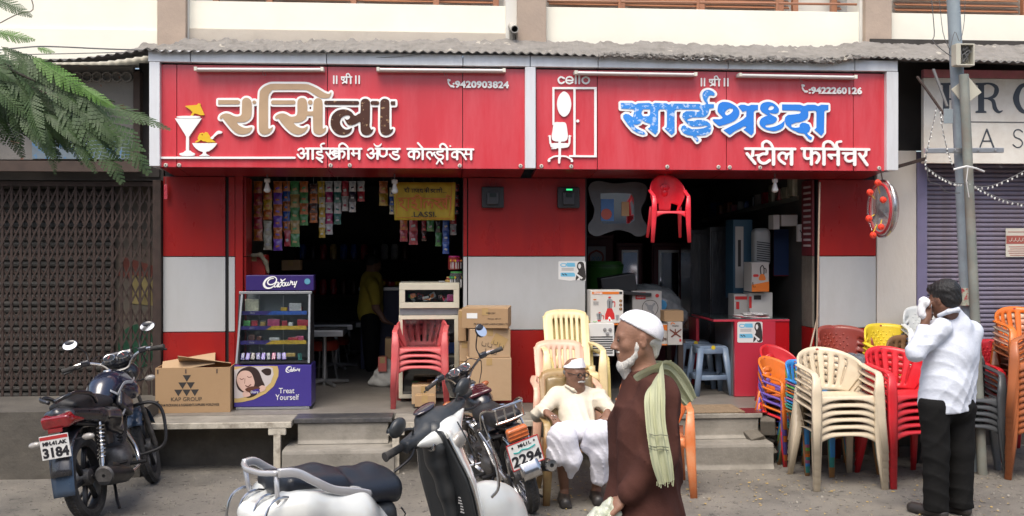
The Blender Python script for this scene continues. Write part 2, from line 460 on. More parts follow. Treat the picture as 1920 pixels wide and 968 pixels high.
m_redS = mat('red_sign_sheet', (.60,.045,.060), .22, .08, .9, dirt=(.66,.11,.13), da=.7, ds=2.2, spec=.9, coat=.25, stretch=(2.2,2.2,.35))  # the pinker blotches paint the sky's reflection into the red
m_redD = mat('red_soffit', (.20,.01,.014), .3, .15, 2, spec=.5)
m_whiteP = mat('white_cladding', (.44,.45,.45), .35, .03, 1.5, dirt=(.37,.37,.36), da=.7, ds=3, stretch=(1.5,1.5,.5))
m_silver = mat('silver_cladding', (.72,.74,.76), .33, .04, 2, metal=.15, dirt=(.5,.48,.45), da=.35, ds=3.0, stretch=(4,4,.7))
m_joint = mat('black_joint', (.02,.02,.022), .6)
m_white = mat('white_acrylic', (.86,.86,.84), .35, .02)
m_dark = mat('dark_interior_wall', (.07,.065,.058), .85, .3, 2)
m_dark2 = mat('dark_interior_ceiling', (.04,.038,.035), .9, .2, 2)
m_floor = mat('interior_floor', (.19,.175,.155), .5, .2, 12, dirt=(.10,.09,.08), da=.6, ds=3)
m_rust = mat('rusty_brown_iron', (.036,.021,.016), .75, .35, 14, bump=.3, bs=80)  # iron darkened so the gate carries the bay's shade in its colour
m_slatG = mat('shaded_grey_shutter', (.09,.086,.078), .6, .25, 6, dirt=(.09,.075,.06), da=.9, ds=4)  # slats kept dark: shade behind the gate is put into the colour
m_purple = mat('purple_shutter', (.185,.165,.225), .5, .12, 5, dirt=(.16,.12,.11), da=.8, ds=4)
m_purpleF = mat('purple_frame', (.17,.155,.26), .6, .12, 5, dirt=(.16,.14,.2), da=.5, ds=3)
m_limewash = mat('limewash', (.60,.565,.51), .9, .10, 1.6, bump=.35, bs=25, dirt=(.42,.37,.31), da=.5, ds=1.6, stretch=(1,1,.45))
m_plastP = mat('shaded_peeling_plaster', (.24,.225,.20), .9, .15, 3, bump=.5, bs=20, dirt=(.25,.22,.19), da=.6, ds=2, spots=(.30,.14,.10), st=.6, ss=6)  # plaster darkened to put the shade over the gate into its colour
m_black = mat('black_plastic', (.02,.02,.022), .45)
m_brownD = mat('dark_brown_wood', (.075,.05,.038), .7, .3, 6)
m_steel = mat('dull_steel', (.45,.46,.47), .35, .1, 8, metal=.8)
m_chrome = mat('chrome', (.8,.8,.82), .1, .03, metal=1.0)
m_pole = mat('blue_grey_pole', (.26,.31,.34), .55, .12, 5, dirt=(.17,.18,.18), da=.6, ds=4, bump=.1, bs=40)
m_pole2 = mat('grey_green_pipe', (.20,.215,.19), .6, .2, 5, dirt=(.22,.13,.08), da=.5, ds=4)
m_wire = mat('grey_wire', (.12,.12,.12), .6)
m_bulb = mat('bulb_glass', (.55,.55,.52), .15, .05)
m_slabE = mat('peeling_white_paint', (.52,.48,.40), .8, .2, 10, dirt=(.2,.17,.13), da=.9, ds=14)
m_brown_l = mat('dark_brown_letter', (.085,.04,.03), .12, .2, spots=(.42,.28,.16), st=.60, ss=26, spec=.8, coat=.6)
m_tan_l = mat('tan_letter', (.45,.31,.19), .4, .10, 6, spots=(.16,.09,.05), st=.73, ss=22)
m_blue_l = mat('blue_letter', (.035,.22,.72), .25, .05)
m_blue_l2 = mat('peeling_blue_letter', (.05,.26,.72), .25, .1, spots=(.42,.58,.85), st=.55, ss=24)
m_yel_l = mat('yellow_letter', (.75,.47,.02), .4, .05)
m_glow = mat('tube_glass', (.72,.70,.68), .25, .03)
# ================================================================ ground, plinths, steps
g = MB()
n = 60
g.grid(lambda u, v: (-30+60*u, -20+22*v, 0), 12, 6)
ground = g.build('ground', m_road, fix=False); struct(ground)
far = MB(); far.grid(lambda u, v: (-150+300*u, -150+300*v, -.03), 4, 4)
fo = far.build('far_ground', m_road, fix=False); struct(fo)
ZF = .42
ob = thing('unseen_building_opposite', 'unseen plain plastered row of shops behind the camera, added to cut low sky light', 'building', (0, -19, 0))  # row never in view, added to hold back low sky light
q = MB(); q.box((-26, -21, 0), (26, -19, 6.8)); q.build('wall', mat('street_plaster', (.32,.29,.25), .9, .1, 1), ob, True)
for k in range(12):
 q = MB(); q.box((-23.5+4*k, -18.99, .2), (-20.8+4*k, -18.95, 2.6)); q.build('shutter', mat('street_shutter', (.12,.13,.15), .6), ob, True)
 q = MB(); q.box((-23.2+4*k, -18.99, 3.9), (-21.4+4*k, -18.95, 5.3)); q.build('window', mat('street_window', (.03,.04,.05), .1), ob, True)
def rough_box(a, b, m, name, nx=30, nz=6, amp=.012, parent=None, kind=None):
 """box whose front is slightly uneven"""
 mb = MB(); rr = random.Random(hash(name) % 99)
 x0, y0, z0 = a; x1, y1, z1 = b
 off = [[rr.uniform(-amp, amp) for _ in range(nx+1)] for _ in range(nz+2)]
 def f(u, v):
  i = int(round(u*nx)); j = int(round(v*(nz+1)))
  if j <= nz:
   return (x0+(x1-x0)*u, y0+(off[j][i] if 0 < i < nx else 0), z0+(z1-z0)*j/nz)
  return (x0+(x1-x0)*u, y1, z1+0.0)
 mb.grid(f, nx, nz+1)
 mb.add([(x0,y0,z0),(x0,y1,z0),(x0,y1,z1),(x0,y0,z1)], [(0,1,2,3)])
 mb.add([(x1,y0,z0),(x1,y1,z0),(x1,y1,z1),(x1,y0,z1)], [(3,2,1,0)])
 o = mb.build(name, m, parent, world=parent is not None)
 if parent is None: struct(o)
 return o
xg0 = PY(300, 400, 0).x        # right end of the gated shop
xL1 = PY(455, 400, 0).x; xL2 = PY(868, 400, 0).x; xP0 = PY(305, 400, 0).x
xR1 = PY(1100, 400, 0).x; xR2 = PY(1530, 400, 0).x; xP3 = PY(1643, 400, 0).x
xW1 = PY(1718, 400, 0).x
rough_box((-9, -.86, 0), (PY(262, 860, -.86).x, .0, .53), mat('stained_plinth', (.10,.09,.075), .9, .3, 2.2, bump=.6, bs=25, dirt=(.05,.045,.04), da=.8, ds=2.0), 'left_plinth', 40, 5, .004)
rough_box((PY(262, 860, -.5).x+.003, -.45, 0), (xR2+.3, .12, .36), m_conc_dark, 'shop_plinth', 60, 4, .006)
rough_box((xR2+.303, -.12, 0), (9, .12, .20), m_conc_dark, 'right_plinth', 30, 2, .004)
fl = MB(); fl.box((xP0, -.45, .363), (xR2+.3, 4.6, ZF)); o = fl.build('shop_floor', m_floor); struct(o)
# front steps, each riser a stone piece
def steps(label, x0, x1, y_top, tread, mtop, rise=ZF, lean=.02):
 t = thing('entrance_steps', label, 'steps', ((x0+x1)/2, y_top-tread, 0))
 top = MB()
 top.box((x0, y_top, rise-.035), (x1, -.447, rise+.004)); top.build('top_slab', mtop, t, True, bevel=.006)
 r1 = MB()
 pr = [(y_top+.015, rise-.037), (y_top+.02, .30), (y_top+.02, rise/2+.03), (y_top-.01, rise/2+.003), (-.46, rise/2+.003), (-.46, rise-.037)]
 r1.prism([(x0+.03, y, z) for y, z in pr], (0,0,0), (x1-x0-.06, 0, 0)); r1.build('upper_riser', m_conc, t, True, bevel=.008)
 r2 = MB()
 yb = y_top-tread
 pr = [(yb+.01, rise/2), (yb, rise/2-.03), (yb, .035), (yb-.03, .0), (-.46, 0), (-.46, rise/2)]
 r2.prism([(x0-.06, y, z) for y, z in pr], (0,0,0), (x1-x0+.09, 0, 0)); r2.build('lower_riser', m_conc, t, True, bevel=.01)
 return t
pa = PY(550, 780, -.72); pb = PY(735, 780, -.72)
steps('worn concrete steps with a black stone edge up to the ice cream shop', pa.x, pb.x, -.70, .24, m_granite)
pa = PY(1130, 780, -.72); pb = PY(1430, 780, -.72)
st2 = steps('plain grey concrete steps up to the furniture shop', pa.x, pb.x, -.72, .20, m_conc)
mt = MB(); a = PY(1255, 760, -.62); b = PY(1392, 760, -.62); mt.box((a.x, -.70, ZF+.006), (b.x, -.30, ZF+.018))
o = mt.build('door_mat', mat('brown_mat', (.22,.16,.10), .95, .2, 30, bump=.6, bs=90), None, bevel=.004); tag(o, 'flat brown door mat on the top step of the furniture shop', 'mat')
mt = MB(); a = PY(1240, 760, -.7); b = PY(1440, 760, -.7); mt.box((b.x-.25, -.71, ZF+.0045), (b.x, -.46, ZF+.008))
tag(mt.build('floor_tile', mat('maroon_tile', (.10,.02,.02), .3), None), 'dark maroon floor tile at the right end of the furniture shop step', 'tile')
# side slabs standing on thin legs
def side_slab(label, px0, px1, legs, y0=-.88):
 x0 = PY(px0, 780, y0).x; x1 = PY(px1, 780, y0).x
 t = thing('slab_table', label, 'slab', ((x0+x1)/2, y0, 0))
 s = MB(); s.box((x0, y0+.03, ZF-.05), (x1, -.447, ZF-.004)); s.build('slab', m_conc, t, True, bevel=.006)
 e = MB(); e.box((x0, y0, ZF-.052), (x1, y0+.028, ZF-.006)); e.build('edge_board', m_slabE, t, True, bevel=.004)
 for lp in legs:
  lx = PY(lp, 820, y0).x; l = MB(); l.box((lx-.028, y0+.004, 0), (lx+.028, y0+.05, ZF-.054)); l.build('leg', m_slabE, t, True, bevel=.004)
  l = MB(); l.box((lx-.07, y0+.003, ZF-.11), (lx+.07, y0+.052, ZF-.054)); l.build('leg_cap', m_slabE, t, True, bevel=.004)
 return t
side_slab('long stone slab with a peeling white edge left of the ice cream shop steps', 266, 546, [519], -.80)
side_slab('stone slab with a peeling white edge behind the middle motorcycle', 738, 1010, [742])
# small broken rubble under the right end
rb = MB()
for i in range(26):
 c = PY(random.uniform(1392, 1450), 800, -.55); z = random.uniform(.03, .4)
 rb.obox((c.x, random.uniform(-.72, -.5), z), [random.uniform(.05, .16) for _ in range(3)], [random.uniform(-.6, .6) for _ in range(3)])
o = rb.build('rubble', m_conc_dark, bevel=.01); tag(o, kind='stuff'); tag(o, 'broken dark masonry below the furniture shop floor', 'rubble')
# litter and leaves on the ground
lt = MB()
for i in range(420):
 p = PG(random.uniform(900, 1900), random.uniform(885, 990)); s = random.uniform(.006, .02); a = random.uniform(0, 6.3)
 lt.add([(p.x+s*math.cos(a+k*1.57)*(1 if k % 2 else .5), p.y+s*math.sin(a+k*1.57)*(1 if k % 2 else .5), .004+random.uniform(0, .008)) for k in range(4)], [(0,1,2,3)])
o = lt.build('fallen_leaves', mat('dry_leaf', (.38,.27,.10), .8, .4, 20), fix=False); tag(o, 'small dry leaves and crumbs scattered over the ground by the chair stacks', 'leaves', kind='stuff')
sm = MB()
for i in range(1700):
 p = PG(random.uniform(-60, 1960), random.uniform(885, 1010)); s = random.uniform(.003, .008)*(1 if i % 9 else 1.9)
 sm.obox((p.x, p.y, .003), (s, s*1.3, s), (random.random(), random.random(), random.random()*3))
o = sm.build('gravel', m_conc, fix=False); tag(o, kind='stuff')
# ================================================================ the two shops
def panel(mb_name, m, parent, px0, px1, z0, z1, Y=0, th=.04):
 b = MB(); x0 = PY(px0, 500, Y).x; x1 = PY(px1, 500, Y).x
 b.box((x0+.004, Y, z0+.004), (x1-.004, Y+th, z1-.004)); return b.build(mb_name, m, parent, True, bevel=.002)
def zy(py, Y=0, px=829): return PY(px, py, Y).z
Z0, Z1, Z2, Z3 = ZF, zy(620), zy(481), 2.46
shopA = thing('ice_cream_shop', 'ice cream shop with red and white panelled pillars and a dark open front', 'shop', ((xL1+xL2)/2, 0, 0))
shopB = thing('furniture_shop', 'furniture shop with a wide dark opening between red and white panelled pillars', 'shop', ((xR1+xR2)/2, 0, 0))
def core(parent, px0, px1):
 b = MB(); x0 = PY(px0, 500, .045).x; x1 = PY(px1, 500, .045).x; b.box((x0, .045, 0.43), (x1, .30, 2.6)); b.build('pillar', m_joint, parent, True)
core(shopA, 305, 455); core(shopA, 868, 984); core(shopB, 984.5, 1100); core(shopB, 1532, 1643)
for par, bands in ((shopA, [(305, 423), (428, 441)]), (shopA, [(868, 876.5), (877, 983.9)]), (shopB, [(984.1, 1098)]), (shopB, [(1536, 1643)])):
 for a, b in bands:
  hi = [(Z0, Z1, m_red), (Z1, Z2, m_whiteP), (Z2, Z3, m_red)]
  for z0, z1, m in hi:
   if a in (877, 984.1): continue
   panel('cladding_panel', m, par, a, b, z0, z1)
for z0, z1, m in [(Z0, Z1, m_red), (Z1, Z2, m_whiteP), (Z2, Z3, m_red)]:
 panel('cladding_panel', m, shopA, 877, 1098, z0, z1)
# reveals that turn into the openings
def reveal(parent, px, side, cols, Ya=.003, Yb=.31, th=.02):
 x = PY(px, 500, 0).x
 for (z0, z1, m) in cols:
  b = MB(); b.box((x, Ya+.04, z0+.003), (x+th*side, Yb, z1-.003)); b.build('reveal_panel', m, parent, True)
reveal(shopA, 455.5, 1, [(Z0, Z1, m_red), (Z1, Z2, m_red), (Z2, Z3, m_red)])
b = MB(); b.box((PY(441.2,500,0).x, .0, Z0), (PY(455,500,0).x, .045, Z3)); b.build('corner_strip', m_red, shopA, True)
reveal(shopB, 1530, -1, [(Z0, Z1, m_red), (Z1, Z2, m_conc_dark), (Z2, Z3, mat('maroon_notice', (.13,.015,.02), .5, .1))])
# rooms
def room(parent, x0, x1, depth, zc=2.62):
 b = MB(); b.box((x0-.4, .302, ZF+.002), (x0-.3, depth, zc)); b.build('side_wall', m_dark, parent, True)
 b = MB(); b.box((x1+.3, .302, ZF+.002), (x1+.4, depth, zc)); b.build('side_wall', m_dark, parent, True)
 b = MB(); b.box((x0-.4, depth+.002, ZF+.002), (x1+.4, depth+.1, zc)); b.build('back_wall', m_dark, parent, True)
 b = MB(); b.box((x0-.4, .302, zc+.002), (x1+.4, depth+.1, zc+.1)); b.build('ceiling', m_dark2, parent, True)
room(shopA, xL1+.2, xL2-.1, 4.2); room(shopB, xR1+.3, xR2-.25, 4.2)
# mural of small notices on the maroon reveal
for i in range(11):
 z = Z3-.06-i*.055; x = PY(1530, 500, 0).x-.0205
 b = MB(); b.box((x-.002, .08, z-.014), (x, .26, z+.006)); b.build('printed_line', mat('pale_print', (.45,.38,.38), .6), shopB, True)
# electric meters on the middle pillar
def meter(px, lit, label):
 x = PY(px, 370, -.05).x; t = thing('electric_meter', label, 'meter', (x, 0, zy(370, -.05)), group='electric meters on the middle pillar')
 s = .1; dz = .095
 b = MB(); b.box((-s, -.07, -dz), (s, -.003, dz)); b.build('case', m_black, t, bevel=.012)
 b = MB(); b.box((-.055, -.10, -.065), (.05, -.072, .045)); b.build('meter_body', mat('meter_grey', (.035,.036,.04), .4), t, bevel=.008)
 b = MB(); b.box((-.03, -.108, .0), (.028, -.1025, .035)); b.build('display', mat('display_glass', (.02,.03,.03), .1), t, bevel=.002)
 if lit:
  t2 = txt_mesh('88888', .022, mat('green_digits', (.02,.3,.08), .5, emit=(.05, .9, .3), es=1.0)); t2.transform(Matrix.Translation((0, -.11, .062)))
  b = MB(); b.box((-.038, -.106, .052), (.038, -.1023, .08)); b.build('readout', mat('display_glass', (.02,.03,.03), .1), t); new_obj('digits', t2, None, t)
meter(924, False, 'black electric meter box on the left of the middle pillar')
meter(1066, True, 'black electric meter box with a green lit readout, right side of the middle pillar')
# ================================================================ sign boards
YS = -.47
def W(y=YS):
 return lambda px, py: PY(px, py, y)
zst = PY(829, 128, YS).z; zsb = PY(829, 316, YS).z; ztop = PY(829, 102, YS-.05).z; zfb = PY(829, 123.5, YS-.05).z
def sign_board(label, x0, x1, joints, name='shop_sign'):
 t = thing(name, label, 'sign', ((PY(x0,200,YS).x+PY(x1,200,YS).x)/2, YS, 2.5))
 js = [x0]+joints+[x1]
 for a, b in zip(js[:-1], js[1:]):
  xa = PY(a, 200, YS).x+.003; xb = PY(b, 200, YS).x-.003
  q = MB(); q.box((xa, YS, zsb), (xb, YS+.03, zst)); q.build('sign_panel', m_redS, t, True, bevel=.0015)
  # soffit panel that slopes back to the wall
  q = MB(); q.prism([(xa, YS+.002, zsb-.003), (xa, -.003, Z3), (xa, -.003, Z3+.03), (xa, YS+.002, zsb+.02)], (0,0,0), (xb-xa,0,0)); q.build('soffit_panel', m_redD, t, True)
 q = MB(); q.box((PY(x0,200,YS).x, YS+.032, zsb+.022), (PY(x1,200,YS).x, YS+.05, ztop-.01)); q.build('backing', m_joint, t, True)
 return t
signA = sign_board('red shop sign with big tan and brown raised letters and an ice cream glass', 299, 984.5, [331.5, 614, 867.5])
signB = sign_board('red shop sign with big blue raised letters, a wardrobe and an office chair', 1005, 1662, [1120, 1362, 1600])
def frame_piece(t, name, a, b, z0, z1, y=YS-.05, d=.12):
 q = MB(); q.box((PY(a,200,y).x+.003, y, z0), (PY(b,200,y).x-.003, y+d, z1)); q.build(name, m_silver, t, True, bevel=.003)
zp1 = PY(829, 314.5, YS-.05).z
frame_piece(signA, 'frame_post', 279, 300, zp1, zfb); frame_piece(signA, 'frame_post', 984, 1005, zp1, zfb); frame_piece(signB, 'frame_post', 1662, 1685, zp1, zfb)
for t, js in ((signA, [277, 357, 612.5, 868, 994]), (signB, [994.5, 1121.5, 1365.5, 1603, 1684])):
 for a, b in zip(js[:-1], js[1:]): frame_piece(t, 'frame_board', a, b, zfb+.004, ztop)
# left cheek of the sign box
for t, px, sg in ((signA, 279, 1), (signB, 1684, -1)):
 x = PY(px, 200, YS-.05).x; q = MB(); q.box((x+.004*sg, YS+.072, zsb), (x+.03*sg, .0, ztop-.004)); q.build('side_panel', m_silver, t, True)
# keyhole bolts along the lower edge
m_bolt = mat('bolt_plastic', (.5,.47,.42), .4); m_hole = mat('bolt_hole', (.03,.03,.03), .6)
for t, pts in ((signA, [(311, 310), (336, 310), (620, 310.5), (656, 310.5), (862, 311), (976, 311.5)]), (signB, [(1015, 312), (1071, 312.5), (1251, 313), (1347, 313.5), (1368, 314), (1425, 314.5), (1648, 315.5)])):
 for px, py in pts:
  p = PY(px, py, YS-.001); q = MB(); q.lathe([(0, -.012), (.013, -.012), (.018, -.006), (.018, 0)], 12, p, (0, 1, 0)); b_ = q.build('bolt', m_bolt, t, True, smooth=True)
  q = MB(); q.obox(p+Vector((0, -.0125, 0)), (.006, .002, .016)); q.build('slot', m_hole, b_, True)
# tube lights
def tube_light(a, b, label):
 p = PY(a[0], a[1], YS-.06); q = PY(b[0], b[1], YS-.06); c = (p+q)/2; t = thing('tube_light', label, 'tube light', c, group='tube lights over the shop signs')
 L = (q-p).length/2; an = math.atan2(q.z-p.z, q.x-p.x)
 def bx(nm, x0, x1, y0, y1, z0, z1, m):
  s = MB(); s.box((x0, y0, z0), (x1, y1, z1)); me = s.mesh(nm, m, bevel=.003); me.transform(Matrix.Rotation(-an, 4, 'Y')); return new_obj(nm, me, None, t)
 bx('batten', -L, L, -.005, .055, -.012, .014, mat('batten_metal', (.62,.60,.56), .4, .05))
 s = MB(); s.tube([(-L+.03, -.022, -.002), (L-.03, -.022, -.002)], .012, 10); me = s.mesh('lamp', m_glow, smooth=True); me.transform(Matrix.Rotation(-an, 4, 'Y')); new_obj('lamp', me, None, t)
 for sx in (-1, 1): bx('end_cap', sx*L-.002*sx, sx*(L-.028), -.04, -.0055, -.016, .016, mat('cap_cream', (.66,.64,.55), .4))
 s = MB(); s.tube([(.02, .0, -.014), (.03, -.01, -.045), (.05, .0, -.05), (.045, .02, -.02)], .002, 5); s.build('wire_loop', m_wire, t)
for a, b, l in (((365, 130.5), (608, 131), 'tube light over the left third of the ice cream sign'), ((706, 131), (948, 133), 'tube light over the phone number of the ice cream sign'),
             ((1076, 137), (1306, 140.5), 'tube light over the word cello and the wardrobe picture'), ((1383, 141.5), (1605, 145.5), 'tube light over the phone number of the furniture sign')): tube_light(a, b, l)
# --- letters: traced shapes
def let(t, elems, isos, scale, origin, thick, mats, names, step=.5, lift=.004, tol=.12):
 return cut_letters(elems, isos, W(YS), step, scale, origin, thick, mats, t, names, lift, tol)
TWO = ('letter_backing', 'letter_face')
S1 = 7.445
o1 = (400, 145); o2 = (580, 145)
# ra si : tan
ra = [('p', [(78,325),(350,325),(378,338),(384,358),(374,378),(350,386),(78,386)]),
      ('P', [(415,330),(440,302),(474,294),(510,306),(535,335),(545,380),(545,500),(535,560),(505,600),(455,630),(400,636),(345,636),(360,670),(420,705),(480,715),(548,704),(540,745),(500,785),(420,805),(340,790),(280,745),(215,670),(160,600),(140,575),(120,590),(98,582),(110,545),(150,520),(190,510),(240,520),(290,545),(340,555),(385,545),(405,515),(408,440),(410,370)]),
      ('s', [(578,356),(583,356)], 24)]
si1 = [('P', [(655,240),(665,195),(705,150),(760,118),(830,100),(1000,100),(1280,102),(1370,122),(1470,170),(1560,225),(1622,240),(1650,215),(1648,250),(1625,290),(1600,300),(1560,302),(1500,296),(1450,270),(1390,230),(1330,196),(1260,184),(870,184),(820,200),(790,235),(775,280),(772,400),(772,650),(775,715),(800,722),(838,700),(830,740),(790,785),(740,806),(690,800),(655,770),(645,700),(645,450),(650,320)]),
       ('s', [(842,358),(1125,358)], 29),
       ('P', [(1180,370),(1190,325),(1215,302),(1248,296),(1285,306),(1310,340),(1318,400),(1318,470),(1330,482),(1380,482),(1400,470),(1402,400),(1410,340),(1440,305),(1480,300),(1515,320),(1530,370),(1532,500),(1532,700),(1545,722),(1575,706),(1578,735),(1555,775),(1510,802),(1465,806),(1420,785),(1402,740),(1398,600),(1396,552),(1370,545),(1315,545),(1300,585),(1240,625),(1180,640),(1130,640),(1160,680),(1220,712),(1270,714),(1320,690),(1315,730),(1270,780),(1190,808),(1110,785),(1040,730),(980,665),(930,600),(910,578),(890,590),(868,575),(880,545),(925,518),(980,510),(1030,525),(1075,552),(1120,556),(1165,540),(1180,490)]),
       ('s', [(1358,358),(1360,358)], 32)]
let(signA, ra+si1, (4.0, 0.0), S1, o1, (.022, .004), (m_white, m_tan_l), TWO)
la = [('s', [(240,363),(672,366)], 28),
      ('P', [(720,400),(722,350),(745,318),(785,306),(825,318),(848,350),(850,450),(848,620),(845,690),(870,738),(898,728),(880,775),(840,808),(790,815),(745,795),(722,750),(718,680),(710,630),(650,660),(590,678),(545,668),(515,625),(495,580),(530,600),(570,575),(560,540),(500,545),(450,580),(432,640),(460,700),(510,735),(560,730),(598,712),(590,755),(550,795),(480,815),(400,800),(340,750),(305,680),(305,600),(330,530),(390,475),(460,455),(530,460),(590,490),(640,542),(690,518),(716,500)]),
      ('s', [(885,366),(952,367)], 28),
      ('P', [(992,400),(995,350),(1018,318),(1055,306),(1095,318),(1118,350),(1120,450),(1120,680),(1130,735),(1172,728),(1155,775),(1110,808),(1060,815),(1015,795),(994,750),(990,650)]),
      ('p', [(1145,342),(1202,342),(1202,396),(1145,396),(1135,368)])]
let(signA, la, (4.0, 0.0), S1, o2, (.0225, .0042), (m_white, m_brown_l), TWO)
S2 = 11.294
sub1 = [('s', [(268,160),(1445,165)], 22), ('s', [(314,170),(314,375)], 25), ('s', [(415,170),(415,375)], 25), ('s', [(1170,170),(1170,375)], 25), ('s', [(1398,170),(1398,375)], 25), ('s', [(975,170),(975,375)], 25),
  ('c', [(112,190),(150,163),(205,165),(222,205),(205,245),(165,262)], 20), ('c', [(165,262),(215,270),(238,310),(215,350),(175,362),(130,335),(95,285)], 20), ('s', [(225,268),(300,262)], 17),
  ('s', [(600,175),(600,220)], 20), ('c', [(605,232),(530,228),(505,250),(540,285),(600,300),(630,330),(605,365),(550,368),(500,350)], 20), ('s', [(500,355),(612,442)], 20), ('c', [(605,135),(585,95),(610,60),(655,52)], 18),
  ('s', [(785,175),(785,245)], 18), ('c', [(700,238),(745,300),(805,380)], 20), ('s', [(765,260),(790,250)], 12), ('s', [(760,290),(870,205),(925,215)], 18), ('s', [(825,265),(865,310)],16), ('c', [(960,250),(905,265),(865,250),(880,215),(930,215)], 17), ('c', [(905,255),(870,290),(890,320),(950,315)], 18), ('s', [(815,385),(960,325)], 17),
  ('c', [(985,230),(1040,215),(1085,240),(1085,300),(1050,352)], 20), ('c', [(975,150),(980,85),(1040,50),(1110,80),(1170,150)], [16,20,20,20,16]),
  ('s', [(1275,175),(1278,295)], 18), ('s', [(1240,260),(1285,305)], 20), ('s', [(1275,262),(1390,262)], 17),
  ('c', [(1585,190),(1620,165),(1675,165),(1695,205),(1675,245),(1635,262)], 20), ('c', [(1635,262),(1685,270),(1708,310),(1685,350),(1645,362),(1600,335),(1565,285)], 20), ('s', [(1695,268),(1780,262)], 17),
  ('s', [(1745,162),(1920,165)], 22), ('s', [(1785,170),(1785,375)], 25), ('c', [(1710,60),(1745,100),(1790,112),(1835,95),(1865,60)], [10,17,18,17,10])]
let(signA, sub1, (0.0,), S2, (550, 265), (.014,), (m_white,), ('subtitle_letters',), step=.33, tol=.08)
sub2 = [('s', [(-20,168),(340,168)], 22), ('c', [(-90,200),(-85,290),(-40,325),(20,320),(60,270)], 20), ('s', [(60,175),(60,290)], 20),
  ('s', [(290,175),(290,230)], 20), ('c', [(285,235),(205,232),(190,258),(230,290),(290,300),(322,335),(290,378),(230,385),(165,345),(120,285)], 20),
  ('s', [(495,168),(1890,178)], 22), ('s', [(635,180),(635,380)], 24), ('c', [(630,220),(560,225),(522,270),(535,320),(580,340),(630,325)], 20), ('c', [(650,225),(710,220),(748,255),(740,320),(705,360)], 21),
  ('s', [(820,180),(820,380)], 24), ('s', [(718,42),(820,155)], 20),
  ('c', [(975,380),(915,315),(915,260),(950,235),(1000,245),(1020,305)], 20), ('c', [(1020,305),(1040,260),(1075,240)], 18),
  ('c', [(1245,200),(1235,222),(1140,228),(1125,255),(1165,290),(1230,300),(1255,330),(1230,375),(1170,385),(1110,345),(1070,285)], 19), ('s', [(1175,385),(1115,478)], 18), ('s', [(1175,385),(1240,480)], 18),
  ('s', [(1338,180),(1338,385)], 24), ('c', [(1195,150),(1190,95),(1240,60),(1300,90),(1345,160)], [18,21,21,21,18]), ('s', [(1402,106),(1406,108)], 17),
  ('s', [(1548,185),(1548,385)], 24), ('c', [(1545,235),(1480,235),(1440,275),(1445,325),(1490,345),(1545,335)], 20), ('c', [(1565,230),(1620,235),(1680,300),(1735,385)], 20), ('s', [(1735,185),(1735,245)], 18), ('s', [(1700,290),(1745,250)], 15), ('s', [(1730,280),(1840,280)], 17), ('s', [(1843,185),(1843,385)], 24)]
let(signA, sub2, (0.0,), S2, (720, 265), (.0138,), (m_white,), ('subtitle_letters',), step=.33, tol=.08)
# shri marks over both names
S3 = 3.871
shri = [('s', [(1340,245),(1340,298)], 5), ('s', [(1361,245),(1361,298)], 5), ('s', [(1500,245),(1500,298)], 5), ('s', [(1524,245),(1524,298)], 5),
  ('s', [(1395,252),(1470,252)], 4.5), ('s', [(1462,252),(1462,298)], 5.5), ('s', [(1433,252),(1433,296)], 5), ('c', [(1396,268),(1398,257),(1411,256),(1417,265),(1408,273),(1400,272)], 4), ('c', [(1408,273),(1416,284),(1424,292)], 4.5), ('s', [(1403,297),(1433,280)], 4.5), ('c', [(1433,250),(1432,234),(1446,228),(1460,250)], 4.5)]
let(signA, shri, (0.0,), S3, (280, 80), (.012,), (m_white,), ('shri_letters',), step=.33, tol=.08)
shriB = [(e[0], [(x*1.04/S3, y/S3) for x, y in e[1]], e[2]/S3) for e in shri]
x0 = 1340*1.04/S3
shriB = [(e[0], [(x-x0+1314.5, y-245/S3+148) for x, y in e[1]], e[2]*.95) for e in shriB]
let(signB, shriB, (0.0,), 1.0, (0, 0), (.012,), (m_white,), ('shri_letters',), step=.33, tol=.08)
# phone handsets and numbers
for t, (cx, cy), num, nx, ny, h in ((signA, (845, 157), ':9420903824', 848.5, 164, 12.2), (signB, (1508, 167), ':9422260126', 1516, 175.2, 12.2)):
 k = 1.0
 ph = [('c', [(cx-4, cy-6.5),(cx-4.5, cy-2),(cx-2, cy+3),(cx+3, cy+6)], [1.2,1.2,1.2,1.2]), ('s', [(cx-4.6, cy-6.5),(cx-2, cy-5.6)], 1.9), ('s', [(cx+.8, cy+5.2),(cx+4, cy+5.2)], 1.9)]
 let(t, ph, (0.0,), 1.0, (0, 0), (.012,), (m_white,), ('phone_symbol',), step=.25, tol=.06)
 p = PY(nx, ny, YS-.009); hh = h*(PY(829, 100, YS).z-PY(829, 101, YS).z)
 me = txt_mesh(num, hh/.72, m_white, depth=.006, align='LEFT', offset=.0030, sx=1.16, space=1.03); me.transform(Matrix.Translation(p)); new_obj('phone_number', me, None, t, True)
